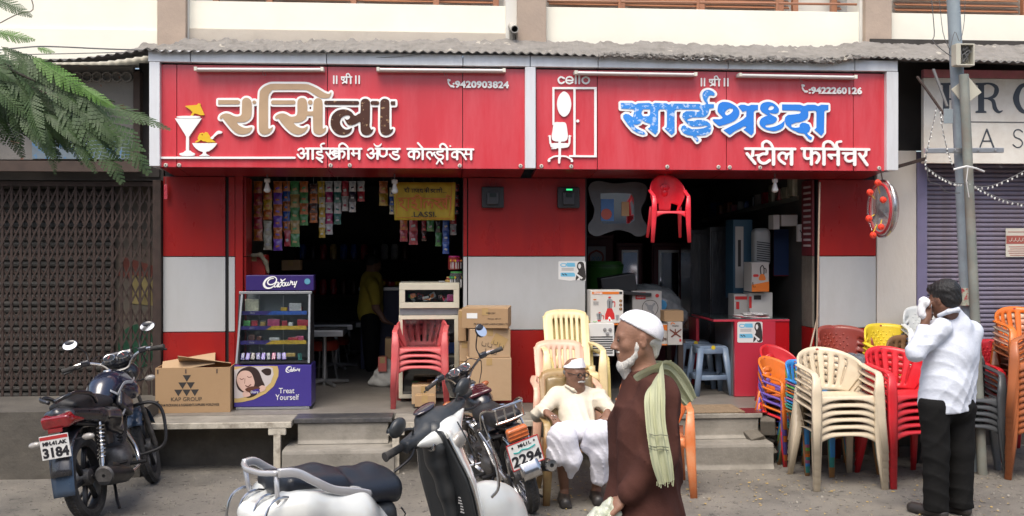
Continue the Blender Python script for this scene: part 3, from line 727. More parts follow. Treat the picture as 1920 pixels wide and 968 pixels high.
# cocktail glass, sundae
S4 = 8.07
gl = [('p', [(72,345),(478,345),(300,600),(300,612),(232,612),(232,600)]), ('s', [(264,600),(262,840)], 22), ('P', [(235,830),(300,830),(330,855),(370,872),(368,900),(320,912),(200,912),(150,900),(143,875),(200,858)])]
let(signA, gl, (0.0,), S4, (320, 180), (.016,), (m_white,), ('cocktail_glass',), step=.33)
let(signA, [('P', [(95,325),(150,310),(280,306),(400,310),(458,322),(420,338),(280,346),(150,340)])], (0.0,), S4, (320, 180), (.016,), (m_white,), ('glass_rim',), step=.33, lift=.006)
um = [('p', [(232,160),(410,145),(425,122),(452,126),(450,150),(512,290),(470,292),(455,290),(420,275),(365,262),(330,305),(312,300),(345,248),(300,205)])]
let(signA, um, (0.6,), S4, (320, 180), (.012,), (m_yel_l,), ('paper_umbrella',), step=.33)
bw = [('p', [(330,718),(712,718),(680,765),(640,805),(590,838),(540,852),(545,880),(600,912),(435,912),(490,880),(495,852),(440,835),(390,800),(355,760)]), ('P', [(608,640),(650,600),(700,545),(740,530),(788,548),(770,572),(720,585),(670,625),(645,660)])]
let(signA, bw, (0.0,), S4, (320, 180), (.016,), (m_white,), ('ice_cream_bowl',), step=.33)
sc = [('p', [(372,708),(385,690),(425,670),(415,640),(430,600),(450,570),(490,560),(520,570),(525,548),(560,555),(590,600),(615,650),(690,706),(550,706),(540,694),(500,690),(460,668),(440,690),(400,708)]), ('x', [(470,590),(484,578),(498,590),(484,606)])]
let(signA, sc, (0.0,), S4, (320, 180), (.014,), (m_yel_l,), ('ice_cream_scoops',), step=.25)
let(signA, [('s', [(299+1, 296.3),(553, 296.3)], 2.0)], (0.0,), 1.0, (0, 0), (.014,), (m_white,), ('underline',), step=.33)
# big blue name
S5 = 8.067
b1 = [('p', [(105,275),(270,275),(330,300),(360,280),(530,275),(580,298),(620,275),(790,280),(825,300),(870,284),(1290,290),(1340,312),(1385,290),(1508,295),(1508,350),(1440,360),(1425,420),(1410,450),(1380,480),(1340,492),(1180,495),(1110,520),(1110,545),(1180,545),(1260,530),(1340,530),(1410,555),(1460,600),(1472,660),(1450,720),(1390,760),(1330,768),(1235,768),(1290,835),(1255,862),(1215,815),(1185,770),(1110,760),(1040,725),(1010,670),(1025,625),(1060,612),(1110,640),(1170,668),(1250,670),(1350,655),(1410,632),(1408,618),(1380,615),(1290,632),(1180,632),(1120,600),(1050,520),(1028,480),(1040,430),(1090,400),(1180,398),(1270,408),(1300,395),(1295,380),(1240,372),(940,372),(915,395),(915,720),(870,760),(765,660),(795,640),(800,600),(800,400),(770,370),(690,370),(668,395),(665,700),(625,755),(510,660),(545,640),(548,590),(470,565),(425,535),(400,580),(350,605),(290,600),(340,660),(400,690),(455,712),(478,745),(440,755),(370,735),(290,690),(210,600),(140,500),(140,460),(175,438),(220,445),(285,490),(305,400),(300,370),(105,360)]),
      ('x', [(415,440),(425,390),(450,370),(545,370),(545,450),(520,475),(440,475)]),
      ('P', [(1395,285),(1350,220),(1335,150),(1365,95),(1420,78),(1480,95),(1525,135),(1505,165),(1450,160),(1415,200),(1412,250),(1420,295)])]
let(signB, b1, (4.1, 0.0), S5, (1150, 160), (.022, .004), (m_white, m_blue_l2), TWO)
b2 = [('P', [(30,370),(45,300),(90,265),(150,260),(220,275),(300,320),(350,380),(358,440),(330,500),(275,550),(180,590),(110,610),(60,622),(10,590),(-40,540),(-30,520),(60,520),(105,495),(70,450),(35,410)]),
      ('X', [(140,430),(160,390),(210,358),(255,362),(260,395),(225,435),(170,462)]),
      ('p', [(340,325),(380,302),(440,302),(490,322),(540,302),(640,305),(640,382),(600,385),(575,410),(575,720),(540,765),(420,675),(460,650),(462,628),(420,630),(380,655),(290,700),(215,758),(120,685),(280,600),(330,575),(420,520),(462,480),(465,390),(410,410),(375,370)]),
      ('P', [(672,350),(690,295),(740,265),(810,260),(880,285),(940,340),(955,385),(935,430),(870,435),(810,425),(850,460),(915,495),(920,540),(870,585),(770,605),(752,632),(800,645),(890,630),(980,590),(1035,548),(1035,600),(1010,650),(940,690),(860,700),(760,675),(690,630),(662,580),(680,520),(740,480),(785,465),(740,435),(690,400)]),
      ('X', [(792,370),(815,330),(850,316),(880,335),(865,370),(820,385)]),
      ('p', [(1003,297),(1270,300),(1330,322),(1390,302),(1500,302),(1545,325),(1590,302),(1700,305),(1700,382),(1660,385),(1640,405),(1635,720),(1595,770),(1490,680),(1520,650),(1522,410),(1500,390),(1420,392),(1395,400),(1400,450),(1390,500),(1350,535),(1290,560),(1200,575),(1140,600),(1145,640),(1200,650),(1265,640),(1270,600),(1300,575),(1350,575),(1410,600),(1430,650),(1415,700),(1380,730),(1400,760),(1455,795),(1440,835),(1400,815),(1340,740),(1250,725),(1130,665),(1060,600),(1040,540),(1050,490),(1090,455),(1150,450),(1250,440),(1285,425),(1280,400),(1250,390),(1003,385)])]
let(signB, b2, (4.1, 0.0), S5, (1340, 160), (.0225, .0042), (m_white, m_blue_l), TWO)
S6 = 7.68
sub3 = [('s', [(52,133),(765,138)], 19), ('s', [(160,145),(155,230)], 20), ('s', [(75,205),(190,345)], 21), ('s', [(120,255),(165,235)], 14), ('s', [(200,228),(250,222)], 14),
  ('c', [(358,150),(356,205),(300,208),(245,240),(240,290),(280,335),(340,340),(400,300)], 20), ('s', [(455,140),(455,355)], 24), ('c', [(300,115),(300,60),(350,25),(410,55),(450,125)], [16,19,19,19,16]),
  ('c', [(615,350),(540,290),(535,230),(575,195),(620,205),(640,245),(635,275)], 19), ('c', [(635,275),(655,215),(700,205)], 18), ('s', [(715,140),(715,355)], 24),
  ('s', [(862,133),(1828,145)], 19), ('c', [(900,145),(900,240),(930,275),(1000,265)], 19), ('s', [(1000,145),(1000,355)], 22), ('c', [(1010,205),(1065,190),(1108,230),(1105,290),(1075,335)], 20),
  ('s', [(1180,145),(1180,355)], 24), ('c', [(1172,115),(1185,55),(1240,28),(1300,55),(1345,125)], [16,19,19,19,16]), ('c', [(1385,125),(1362,85),(1375,40),(1425,30)], 17), ('s', [(1385,145),(1385,360)], 24), ('s', [(1250,222),(1375,225)], 17), ('s', [(1250,228),(1290,270)], 20),
  ('s', [(1455,200),(1600,204)], 18), ('c', [(1535,205),(1490,240),(1495,290),(1540,315),(1600,300)], 18), ('s', [(1622,145),(1622,360)], 24),
  ('s', [(1785,150),(1782,215)], 20), ('s', [(1750,250),(1785,222)], 18), ('s', [(1690,210),(1800,365)], 21)]
let(signB, sub3, (0.0,), S6, (1390, 262), (.014,), (m_white,), ('subtitle_letters',), step=.33, tol=.08)
# wardrobe, mirror, office chair, cello
S7 = 3.871
wd = [('p', [(137,325),(458,325),(458,340),(137,340)]), ('p', [(137,325),(152,325),(152,600),(137,600)]), ('p', [(289,325),(305,325),(305,832),(289,832)]), ('p', [(440,325),(458,325),(458,834),(440,834)]), ('p', [(258,818),(458,820),(458,834),(258,832)])]
let(signB, wd, (0.0,), S7, (1000, 80), (.012,), (m_white,), ('wardrobe_outline',), step=.4)
let(signB, [('P', [(222,357),(258,385),(274,448),(258,512),(222,540),(186,512),(170,448),(186,385)])], (0.0,), S7, (1000, 80), (.012,), (m_white,), ('oval_mirror',), step=.33)
let(signB, [('s', [(320,571),(321,571)], 11)], (0.0,), S7, (1000, 80), (.012,), (m_white,), ('door_knob',), step=.33)
ch = [('P', [(150,585),(190,580),(232,586),(245,640),(248,690),(232,716),(190,720),(145,714),(132,690),(138,640)]), ('s', [(118,680),(122,730),(135,750)], 7), ('s', [(262,680),(260,730),(248,750)], 7), ('s', [(108,680),(125,680)], 3), ('s', [(255,680),(272,680)], 3),
      ('P', [(128,735),(190,730),(255,735),(250,760),(190,768),(130,762)]), ('s', [(190,715),(190,840)], 9), ('c', [(112,848),(150,828),(190,826),(235,828),(278,850)], 6), ('s', [(112,858),(113,858)], 10), ('s', [(186,840),(186,872)], 8), ('s', [(278,860),(279,860)], 9), ('s', [(132,772),(165,770)], 3)]
let(signB, ch, (0.0,), S7, (1000, 80), (.0122,), (m_white,), ('office_chair_picture',), step=.33, lift=.005)
hh = (PY(829, 100, YS).z-PY(829, 101, YS).z)
hh = [('c', [(222,262),(200,252),(184,262),(181,276),(188,292),(204,298),(222,288)], 6), ('c', [(236,276),(284,276),(280,258),(260,251),(242,258),(236,276),(242,292),(262,299),(284,290)], 5.5), ('s', [(306,240),(306,298)], 6), ('s', [(332,240),(332,298)], 6), ('c', [(379,252),(398,260),(404,276),(396,292),(379,299),(362,292),(354,276),(360,260),(379,252)], 6)]
let(signB, hh, (0.0,), S7, (1000, 80), (.012,), (m_white,), ('brand_word',), step=.25, tol=.05)
# ================================================================ roof sheet, mortar, storey above
roof = thing('lean_to_roof', 'corrugated sheet roof over the signs with grey mortar heaped along it', 'roof', (0, -.5, 3.5))
YR = -.58; YB = .22
def zedge(px):   # traced lower edge of the sheet
 return np.interp(px, [-120, 40, 130, 180, 240, 275, 300, 340, 700, 1000, 1200, 1400, 1560, 1600, 1640, 1700, 1920, 2060], [118, 114, 113, 108, 100, 93, 97, 97, 98, 101, 110, 115, 118, 112, 108, 112, 118, 122])
def ztop_(px): return np.interp(px, [-120, 290, 300, 345, 500, 900, 1000, 1100, 1500, 1640, 1700, 2000], [86, 84, 72, 75, 78, 76, 76, 80, 88, 88, 80, 84])
def edge_pt(px, Y, extra=0.0):
 return PY(px, zedge(px)+extra, Y)
nx = 1500
rng = np.random.RandomState(3); nzv = rng.rand(4000)
def n1(x, f, s=0):
 x = x*f+s; i = int(math.floor(x)); t = x-i; t = t*t*(3-2*t); return nzv[i % 4000]*(1-t)+nzv[(i+1) % 4000]*t
cs = MB()
def sheet(u, v):
 px = -140+2200*u; p = edge_pt(px, YR); q = PY(px, zedge(px), YR)
 x = q.x; z0 = q.z+.009*math.sin(2*math.pi*x/.076)+.010*n1(x, 3)
 return (x, YR+(YB-YR)*v, z0+.14*v)
cs.grid(sheet, nx, 2)
cs.build('corrugated_sheet', m_tin, roof, True, smooth='all', solid=.004)
mo = MB()
def mort(u, v):
 px = 215+1900*u; q = PY(px, zedge(px), YR); x = q.x
 top = PY(px, ztop_(px), YB-.05).z; yb = YB-.04
 z0 = q.z+.009*math.sin(2*math.pi*x/.076)*max(0, 1-2.2*v)+.014
 rag = .05*n1(x, 6)+.03*n1(x, 23, 50)
 y = YR+.035+(yb-YR-.035)*(v**.8)+(rag*.3 if v < .2 else 0); vv = v
 z = z0+(top-z0)*(vv**.85)+.03*(n1(x, 9, 10*v)-.5)*(.3+v)+.02*(n1(x, 31, 7+31*v)-.5)
 if v == 0: z = z0+.004
 if v == 1: z = top+.035*(n1(x, 14, 3)-.5)+.02*n1(x, 40, 8)
 return (x, y, z)
mo.grid(mort, 1100, 9); mo.build('mortar', m_mortar, roof, True, smooth='all')
# lip of broken mortar hanging at the right half
lp = MB()
for i in range(150):
 px = 1130+i*3.3+random.uniform(-3, 3); q = PY(px, zedge(px)-random.uniform(1, 9), YR-.005)
 lp.obox(q, (random.uniform(.02, .07), random.uniform(.02, .04), random.uniform(.008, .03)), (random.uniform(-.5, .5), random.uniform(-.4, .4), random.uniform(-.4, .4)))
o = lp.build('mortar_crumbs', m_mortar, roof, True, bevel=.004); tag(o, kind='stuff')
bld = thing('apartment_building', 'cream building above the shops with tan pillars and brown louvred windows', 'building', (0, .3, 3.5))
YP = .26
def bbox(nm, px0, px1, zlo, zhi, Y, d, m, bev=.004):
 q = MB(); q.box((PY(px0,30,Y).x, Y, zlo), (PY(px1,30,Y).x, Y+d, zhi)); return q.build(nm, m, bld, True, bevel=bev)
zpt = PY(829, 9.5, YP).z; zpb = PY(829, 61, YP).z
bbox('parapet', -200, 295, zpb-.02, zpt, YP, .12, m_cream); bbox('parapet', 354, 948, zpb, zpt, YP, .12, m_cream)
bbox('parapet', 1024, 1612, zpb-.10, zpt+.0, YP, .12, m_cream); bbox('parapet', 1672, 2150, zpb-.03, zpt, YP, .12, m_cream)
bbox('ledge', 349, 970, zpb-.12, zpb-.003, YP-.015, .12, m_beige); bbox('ledge', -200, 295, zpb-.35, zpb-.023, YP-.02, .12, m_cream)
bbox('ledge', 1024, 1622, zpb-.18, zpb-.103, YP-.01, .12, m_cream); bbox('ledge', 1672, 2150, zpb-.2, zpb-.033, YP-.012, .12, m_beige)
for a, b, m2 in ((295, 348, 0), (970, 1024, 0), (1623, 1672, 0)):
 bbox('pillar', a, b, zpb-.22, 7.2, YP-.10, .3, m_tan)
for a, b in ((348.2, 354), (948.2, 970), (1612.2, 1623)): bbox('pillar_edge', a, b, zpb-.12, 7.2, YP-.03, .3, mat('pale_wall', (.66,.65,.60), .8, .06))
YL = .75
bbox('wall', -200, 2150, 5.45, 7.2, YL+.05, .1, m_cream); bbox('balcony_floor', -200, 2150, zpb-.02, zpb+.03, YP+.122, .9, m_conc)
bbox('recess_wall', -200, 2200, zpb+.04, 5.44, YL+.12, .1, mat('pale_wall', (.66,.65,.60), .8, .06))
sl = MB(); sl.prism([(0,0,0),(0,.05,.035),(0,.055,.03),(0,.005,-.006)], (0,0,0), (1,0,0)); slm = sl.mesh('louvre_slat', m_louvre)
for a, b in ((-60, 150), (165, 290), (412, 505), (512, 660), (668, 815), (822, 925), (1030, 1160), (1168, 1308), (1316, 1455), (1463, 1480), (1563, 1578), (1680, 1910), (1918, 2100)):
 xa = PY(a, 5, YL).x; xb = PY(b, 5, YL).x
 for k in range(9):
  o = new_obj('louvre_slat', slm, None, bld); o.location = (xa, YL-.3, zpt-.02+k*.055-3.5); o.scale = (xb-xa, 1, 1)
for px in (158, 292, 408, 508, 664, 818, 929, 1164, 1312, 1459, 1486, 1558, 1914):
 c = PY(px, 5, YL); q = MB(); q.box((c.x-.028, .66, zpt-.1), (c.x+.028, .72, 5.4)); q.build('window_mullion', m_louvre, bld, True, bevel=.004)
q = MB(); q.tube([PY(1026, 2, YP+.02), PY(1606, 8.5, YP+.02)], .012, 8); q.build('balcony_rail', mat('brown_rail', (.30,.13,.07), .4), bld, True)
q = MB(); q.tube([PY(400, -3, YP+.02), PY(935, -3, YP+.02)], .012, 8); q.build('balcony_rail', m_louvre, bld, True)
for px in (1162, 1309, 1457):
 c = PY(px, 0, YP+.02); q = MB(); q.tube([(c.x, c.y, zpt-.02), (c.x, c.y, zpt+.5)], .016, 8); q.build('rail_post', m_louvre, bld, True)
# drain pipe stub
dp = thing('drain_pipe', 'grey drain pipe stub poking out of the wall beside the middle tan pillar', 'pipe', PY(962, 55, YP-.1))
q = MB(); q.lathe([(.036, -.2), (.036, .1), (.029, .1), (.029, -.15)], 18, (0, -.06, 0), (.05, -1, -.35)); q.build('pipe', mat('pvc_grey', (.42,.40,.36), .6, .1), dp, smooth=True)
q = MB(); q.tube([(0, .06, .0), (0, .06, -.13)], .03, 8); q.build('bracket', m_conc, dp)
# ================================================================ left neighbour
nbl = thing('gated_shop', 'closed dark shop on the left with a grimy plaster fascia, shade put into its colour', 'shop', (PY(150,500,0).x, 0, 0))
xa = PY(-150, 400, 0).x; xb = PY(252, 400, 0).x
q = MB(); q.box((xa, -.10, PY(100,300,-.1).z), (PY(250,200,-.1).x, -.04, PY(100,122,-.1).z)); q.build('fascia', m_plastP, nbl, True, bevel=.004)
q = MB(); q.box((xa, -.16, PY(100,322,-.15).z), (PY(262,300,-.15).x, -.102, PY(100,302,-.15).z)); q.build('beam', m_brownD, nbl, True, bevel=.004)
q = MB(); q.box((PY(250,200,-.12).x, -.12, PY(100,300,-.12).z), (PY(262,200,-.12).x, -.03, PY(100,132,-.12).z)); q.build('fascia_post', m_brownD, nbl, True)
q = MB(); q.box((PY(60,200,-.118).x, -.118, PY(100,298,-.12).z), (PY(243,200,-.118).x, -.102, PY(100,262,-.12).z)); q.build('blue_band', mat('faded_blue_sign', (.20,.25,.28), .7, .2, 8, spots=(.12,.25,.42), st=.55, ss=12), nbl, True)
for k in range(9):
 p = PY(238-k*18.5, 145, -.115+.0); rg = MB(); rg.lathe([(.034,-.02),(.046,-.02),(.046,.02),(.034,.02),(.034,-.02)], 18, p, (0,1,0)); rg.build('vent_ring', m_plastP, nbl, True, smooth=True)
q = MB(); q.box((xa, .0, 2.42), (xg0+.03, .4, 3.4)); q.build('lintel', mat('shade_dark_wall', (.045,.04,.036), .9, .3), nbl, True)  # deep shade above the gate is painted as this dark wall colour
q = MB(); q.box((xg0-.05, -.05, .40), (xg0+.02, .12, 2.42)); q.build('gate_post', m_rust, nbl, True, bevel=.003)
# wall stub between the two shops over the gate post, its dark colour painting in the shade
q = MB(); q.box((PY(262,200,0).x, -.02, 2.45), (PY(300,200,0).x, .0-.001, 3.45)); q.build('side_filler', mat('shade_dark_wall', (.045,.04,.036), .9, .3), nbl, True)
q = MB(); q.box((PY(215,500,.4).x, .40, .40), (xg0+.02, .45, 2.42)); q.build('painted_wall', mat('painted_wall', (.20,.185,.155), .8, .2, 3, dirt=(.2,.12,.08), da=.7, ds=3), nbl, True)
p = PY(263, 648, .398); q = MB(); q.lathe([(0,-.003),(.2,-.003),(.2,0)], 32, p, (0,1,0)); q.build('green_disc', mat('painted_green', (.03,.13,.07), .7, .3, 6), nbl, True)
text('a', PY(283, 655, .39), .10, mat('painted_cream', (.5,.48,.4), .7), nbl, 'painted_letter')
q = MB(); q.obox(PY(262, 510, .397), (.35, .004, .18), (0, .3, 0)); q.build('red_swash', mat('painted_red', (.25,.08,.06), .8, .3, 6), nbl, True)
q = MB(); q.obox(PY(268, 545, .396), (.22, .004, .26), (0, .1, 0)); q.build('yellow_swash', mat('painted_yellow', (.40,.33,.14), .8, .3, 6), nbl, True)
shg = thing('rolling_shutter', 'grimy grey rolling shutter behind the folding gate, its colour darkened for shade', 'shutter', (PY(60,500,.35).x, .36, .4))
def slats(t, xa, xb, Y, z0, z1, n, m, depth=.02):
 h = (z1-z0)/n; s = MB()
 pr = [(0, 0), (-depth*.9, h*.2), (-depth, h*.5), (-depth*.7, h*.78), (0, h*.93), (.004, h*.93), (.004, 0)]
 s.prism([(0, y, z) for y, z in pr], (0,0,0), (xb-xa, 0, 0)); me = s.mesh('slat', m)
 for k in range(n):
  o = new_obj('slat', me, None, t); o.location = Vector((xa, Y, z0+k*h))-Vector(t.location)
 q = MB(); q.box((xa, Y+.006, z0), (xb, Y+.02, z1)); q.build('curtain', m, t, True)
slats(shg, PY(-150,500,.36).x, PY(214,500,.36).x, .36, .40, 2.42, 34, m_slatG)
gate = thing('folding_gate', 'rusty brown folding lattice gate across the closed left shop', 'gate', (PY(150,500,.1).x, .05, .40))
gx = [PY(297-17.2*k, 500, .05).x for k in range(24)]
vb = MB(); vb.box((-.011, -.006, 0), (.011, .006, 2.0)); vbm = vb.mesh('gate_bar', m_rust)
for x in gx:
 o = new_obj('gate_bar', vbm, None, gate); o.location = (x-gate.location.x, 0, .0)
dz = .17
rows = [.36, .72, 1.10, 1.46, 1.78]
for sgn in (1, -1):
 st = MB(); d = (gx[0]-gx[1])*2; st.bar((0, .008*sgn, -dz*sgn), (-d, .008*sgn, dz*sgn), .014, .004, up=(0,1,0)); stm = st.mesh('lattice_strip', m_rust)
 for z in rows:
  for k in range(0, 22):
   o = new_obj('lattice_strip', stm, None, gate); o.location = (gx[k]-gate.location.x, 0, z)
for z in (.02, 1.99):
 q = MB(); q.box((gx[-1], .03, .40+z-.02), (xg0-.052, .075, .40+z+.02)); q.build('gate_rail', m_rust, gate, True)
# weeds at the wall foot
wd_ = MB()
for i in range(120):
 c = PG(random.gauss(22, 16), 892); a = random.uniform(0, 6.3); h = random.uniform(.03, .12); l = random.uniform(.02, .06)
 wd_.add([(c.x, c.y, 0), (c.x+l*math.cos(a)+.008, c.y-.01, h), (c.x+l*1.6*math.cos(a), c.y+l*math.sin(a)*.5-.02, h*.9), (c.x+l*math.cos(a)-.008, c.y, h*.8)], [(0,1,2,3)])
o = wd_.build('weeds', mat('weed_green', (.06,.10,.03), .8, .3), fix=False); tag(o, 'low green weeds at the foot of the left plinth', 'weeds', kind='stuff')
# ================================================================ right neighbour
pier = thing('limewashed_pier', 'whitewashed masonry pier between the furniture shop and the purple shutter', 'pillar', ((xP3+xW1)/2, 0, 0))
q = MB(); q.box((xP3+.004, -.01, .0), (xW1-.003, .4, 2.73)); q.build('masonry', m_limewash, pier, True, bevel=.006)
nbr = thing('shuttered_shop', 'closed shop on the right with a purple frame and a white painted sign', 'shop', (PY(1830,500,0).x, 0, 0))
xs0 = PY(1732, 400, .05).x; xs1 = PY(2100, 400, .05).x
q = MB(); q.box((xW1, -.02, .2), (xs0, .12, 2.62)); q.build('door_frame', m_purpleF, nbr, True, bevel=.004)
q = MB(); q.box((xW1, -.02, 2.622), (xs1, .12, 2.72)); q.build('lintel', mat('dark_lintel', (.06,.055,.09), .7), nbr, True)
q = MB(); q.box((xP3+.006, .14, 2.75), (xs1, .2, 3.8)); q.build('wall', mat('shade_dark_wall', (.045,.04,.036), .9, .3), nbr, True)  # the sign's shadow is put into this wall's dark colour
shp = thing('rolling_shutter', 'purple ribbed rolling shutter, dusty and closed, behind the leaning poles', 'shutter', ((xs0+xs1)/2, .07, .2))
slats(shp, xs0+.003, xs1, .07, .22, 2.62, 56, m_purple, .016)
sgr = thing('shop_sign', 'weathered white shop sign with dark serif letters, partly out of frame on the right', 'sign', (PY(1830,200,-.2).x, -.2, 2.7))
YW = -.22
a = PY(1732, 306, YW); b = PY(2100, 128, YW)
m_signw = mat('stained_white_sign', (.78,.75,.67), .6, .06, 2, dirt=(.46,.36,.26), da=.5, ds=2.2)
q = MB(); q.box((a.x, YW, a.z), (b.x, YW+.05, PY(1732,146,YW).z)); q.build('board', m_signw, sgr, True, bevel=.004)
q = MB(); q.box((a.x, YW, PY(1732,146,YW).z+.003), (b.x, YW+.05, PY(1732,130,YW).z)); q.build('pink_band', mat('faded_pink', (.50,.16,.19), .7, .2, 8, dirt=(.35,.2,.15), da=.6, ds=7), sgr, True, bevel=.004)
q = MB(); q.box((PY(1765,228,YW).x, YW-.004, PY(1765,229.2,YW).z), (b.x, YW-.001, PY(1765,227.4,YW).z)); q.build('rule', m_wire, sgr, True)
m_sl = mat('slate_paint', (.055,.065,.08), .6, .1)
hz = (PY(1850, 100, YW).z-PY(1850, 101, YW).z)
def serif(parent, ch, px, py, w, h):
 # serif capitals built from strokes in local pixel units
 if ch == 'R': e = [('p', [(0,0),(.42,0),(.42,.05),(.33,.08),(.33,.92),(.42,.95),(.42,1),(0,1),(0,.95),(.1,.92),(.1,.08),(0,.05)]), ('c', [(.2,.03),(.55,.02),(.78,.12),(.82,.27),(.72,.44),(.5,.51),(.3,.51)], [.03,.035,.07,.09,.07,.035,.03]), ('c', [(.5,.52),(.68,.6),(.76,.85),(.9,.97),(1.04,.93)], [.04,.07,.08,.05,.02])]
 elif ch == 'P': e = [('p', [(0,0),(.42,0),(.42,.05),(.33,.08),(.33,.92),(.42,.95),(.42,1),(0,1),(0,.95),(.1,.92),(.1,.08),(0,.05)]), ('c', [(.2,.03),(.55,.02),(.82,.12),(.88,.28),(.78,.46),(.5,.54),(.3,.53)], [.03,.035,.07,.09,.07,.035,.03])]
 elif ch == 'O': e = [('c', [(.5,0.02),(.2,.12),(.05,.5),(.2,.88),(.5,.98),(.8,.88),(.95,.5),(.8,.12),(.5,.02)], [.03,.07,.1,.07,.03,.07,.1,.07,.03])]
 elif ch == 'A': e = [('s', [(.05,1),(.5,0)], .045), ('s', [(.5,0),(.95,1)], .055), ('s', [(.22,.66),(.78,.66)], .045)]
 elif ch == 'S': e = [('c', [(.9,.14),(.65,.02),(.3,.04),(.12,.22),(.25,.42),(.7,.55),(.9,.76),(.7,.96),(.35,.98),(.06,.84)], .05)]
 ee = []
 for x in e:
  pts = [(px+p[0]*w, py+p[1]*h) for p in x[1]]
  if len(x) > 2: ee.append((x[0], pts, [r*w for r in x[2]] if isinstance(x[2], list) else x[2]*w))
  else: ee.append((x[0], pts))
 cut_letters(ee, (0.0,), lambda u, v: PY(u, v, YW), .4, 1.0, (0, 0), (.003,), (m_sl,), parent, ('painted_letter',), .001, .06)
serif(sgr, 'P', 1763, 156, 50, 56); serif(sgr, 'R', 1829, 156, 48, 56); serif(sgr, 'O', 1902, 156, 58, 57); serif(sgr, 'P', 1985, 157, 45, 56)
serif(sgr, 'A', 1836, 243, 28, 33); serif(sgr, 'S', 1898, 243, 21, 34); serif(sgr, 'A', 1950, 243, 28, 33)
for k in range(8):
 c = PY(1785+k*45, 309, YW); q = MB(); q.tube([(c.x, c.y, c.z), (c.x, c.y, c.z-.02), (c.x+.012, c.y, c.z-.03), (c.x+.022, c.y, c.z-.02)], .0025, 5); q.build('hook', m_wire, sgr, True)
# torn paper notice on the shutter
ptc = thing('paper_notice', 'cream paper notice with a red band of Urdu writing on the purple shutter', 'poster', PY(1905, 455, .045))
q = MB(); pw = .20; q.box((-.10, 0, -.135), (.12, .003, .135)); q.build('paper', mat('old_paper', (.58,.55,.47), .8, .08), ptc)
q = MB(); q.box((-.095, -.002, -.012), (.115, -.0005, .065)); q.build('band', mat('dull_red_print', (.35,.09,.07), .7), ptc)
for k in range(5):
 x = -.07+k*.036; q = MB(); q.tube([(x, -.003, .02), (x+.01, -.003, .01), (x+.025, -.003, .02), (x+.03, -.003, .045)], .003, 4); q.build('script_mark', mat('old_paper', (.58,.55,.47), .8, .08), ptc)
for k, z in enumerate((.10, -.04, -.06, -.08, -.1, -.12)):
 q = MB(); q.box((-.08+.01*(k % 3), -.002, z-.003), (.10-.012*(k % 2), -.0005, z+.003)); q.build('print_line', mat('dull_red_print', (.35,.09,.07), .7), ptc)
# diagonal iron brace from the furniture sign to the right sign
q = MB(); q.bar(PY(1650, 322, -.3), PY(1735, 298, -.24), .03, .03); o = q.build('iron_brace', m_rust, None); tag(o, 'rusty iron bar bridging the red sign and the white sign', 'bar')
# ================================================================ plastic chairs
def plas(name, c, **k):
 d = dict(rough=.34, var=.06, vs=3, spec=.5, dirt=tuple(x*.72+.03 for x in c), da=.6, ds=7, bump=.08, bs=120); d.update(k)
 return mat(name, c, **d)
P_white = plas('ivory_plastic', (.66,.56,.41)); P_red = plas('red_plastic', (.62,.02,.03)); P_fade = plas('faded_red_plastic', (.55,.085,.09), rough=.5, dirt=(.55,.16,.16), da=.7)
P_orange = plas('orange_plastic', (.70,.17,.02)); P_purple = plas('violet_plastic', (.16,.10,.42)); P_blue = plas('sky_blue_plastic', (.04,.25,.62)); P_pink = plas('mauve_plastic', (.42,.12,.24))
P_teal = plas('teal_plastic', (.05,.30,.27)); P_brown = plas('tan_brown_plastic', (.34,.17,.06)); P_green = plas('green_plastic', (.15,.45,.10)); P_rust = plas('rust_red_plastic', (.27,.045,.03))
P_yellow = plas('yellow_plastic', (.78,.58,.03)); P_offw = plas('offwhite_plastic', (.66,.68,.66)); P_grey = plas('dark_grey_plastic', (.055,.06,.065)); P_dbrown = plas('brown_plastic', (.19,.10,.045))
P_cream = plas('cream_plastic', (.74,.60,.33)); P_peach = plas('peach_plastic', (.70,.42,.30)); P_stool = plas('blue_grey_plastic', (.17,.24,.34), dirt=(.3,.36,.42), da=.5, ds=9); P_terra = plas('terracotta_plastic', (.42,.13,.045))
P_olive = plas('marbled_brown_plastic', (.25,.13,.05), dirt=(.42,.33,.15), da=.9, ds=3); P_navy = plas('navy_plastic', (.03,.08,.2)); P_slate=plas('slate_plastic', (.20,.22,.24))
m_sticker = mat('round_sticker', (.5,.1,.1), .4, .1); m_sticker2 = mat('sticker_white', (.75,.72,.7), .4)
def flat(mb, pts, ws, ts, side=(1,0,0), n=1):
 """flat bar with rounded corners swept along pts; ws along side, ts across"""
 pts = [Vector(p) for p in pts]; m = len(pts); sect = []
 for k in range(8):
  a = math.pi/8+k*math.pi/4; c, s = math.cos(a), math.sin(a)
  sect.append((math.copysign(abs(c)**.45, c)/.92, math.copysign(abs(s)**.45, s)/.92))
 vs = []
 for i, p in enumerate(pts):
  d = (pts[min(i+1, m-1)]-pts[max(i-1, 0)]).normalized()
  sd_ = Vector(side[i] if isinstance(side, list) else side); sd_ = (sd_-d*sd_.dot(d)).normalized(); nn = d.cross(sd_)
  w = ws[i] if isinstance(ws, (list, tuple)) else ws; t = ts[i] if isinstance(ts, (list, tuple)) else ts
  vs += [p+sd_*(a*w/2)+nn*(b*t/2) for a, b in sect]
 fs = []
 for i in range(m-1):
  for k in range(8): fs.append((i*8+k, i*8+(k+1)%8, (i+1)*8+(k+1)%8, (i+1)*8+k))
 fs += [tuple(range(8))[::-1], tuple((m-1)*8+k for k in range(8))]
 return mb.add(vs, fs)
CHK = {}
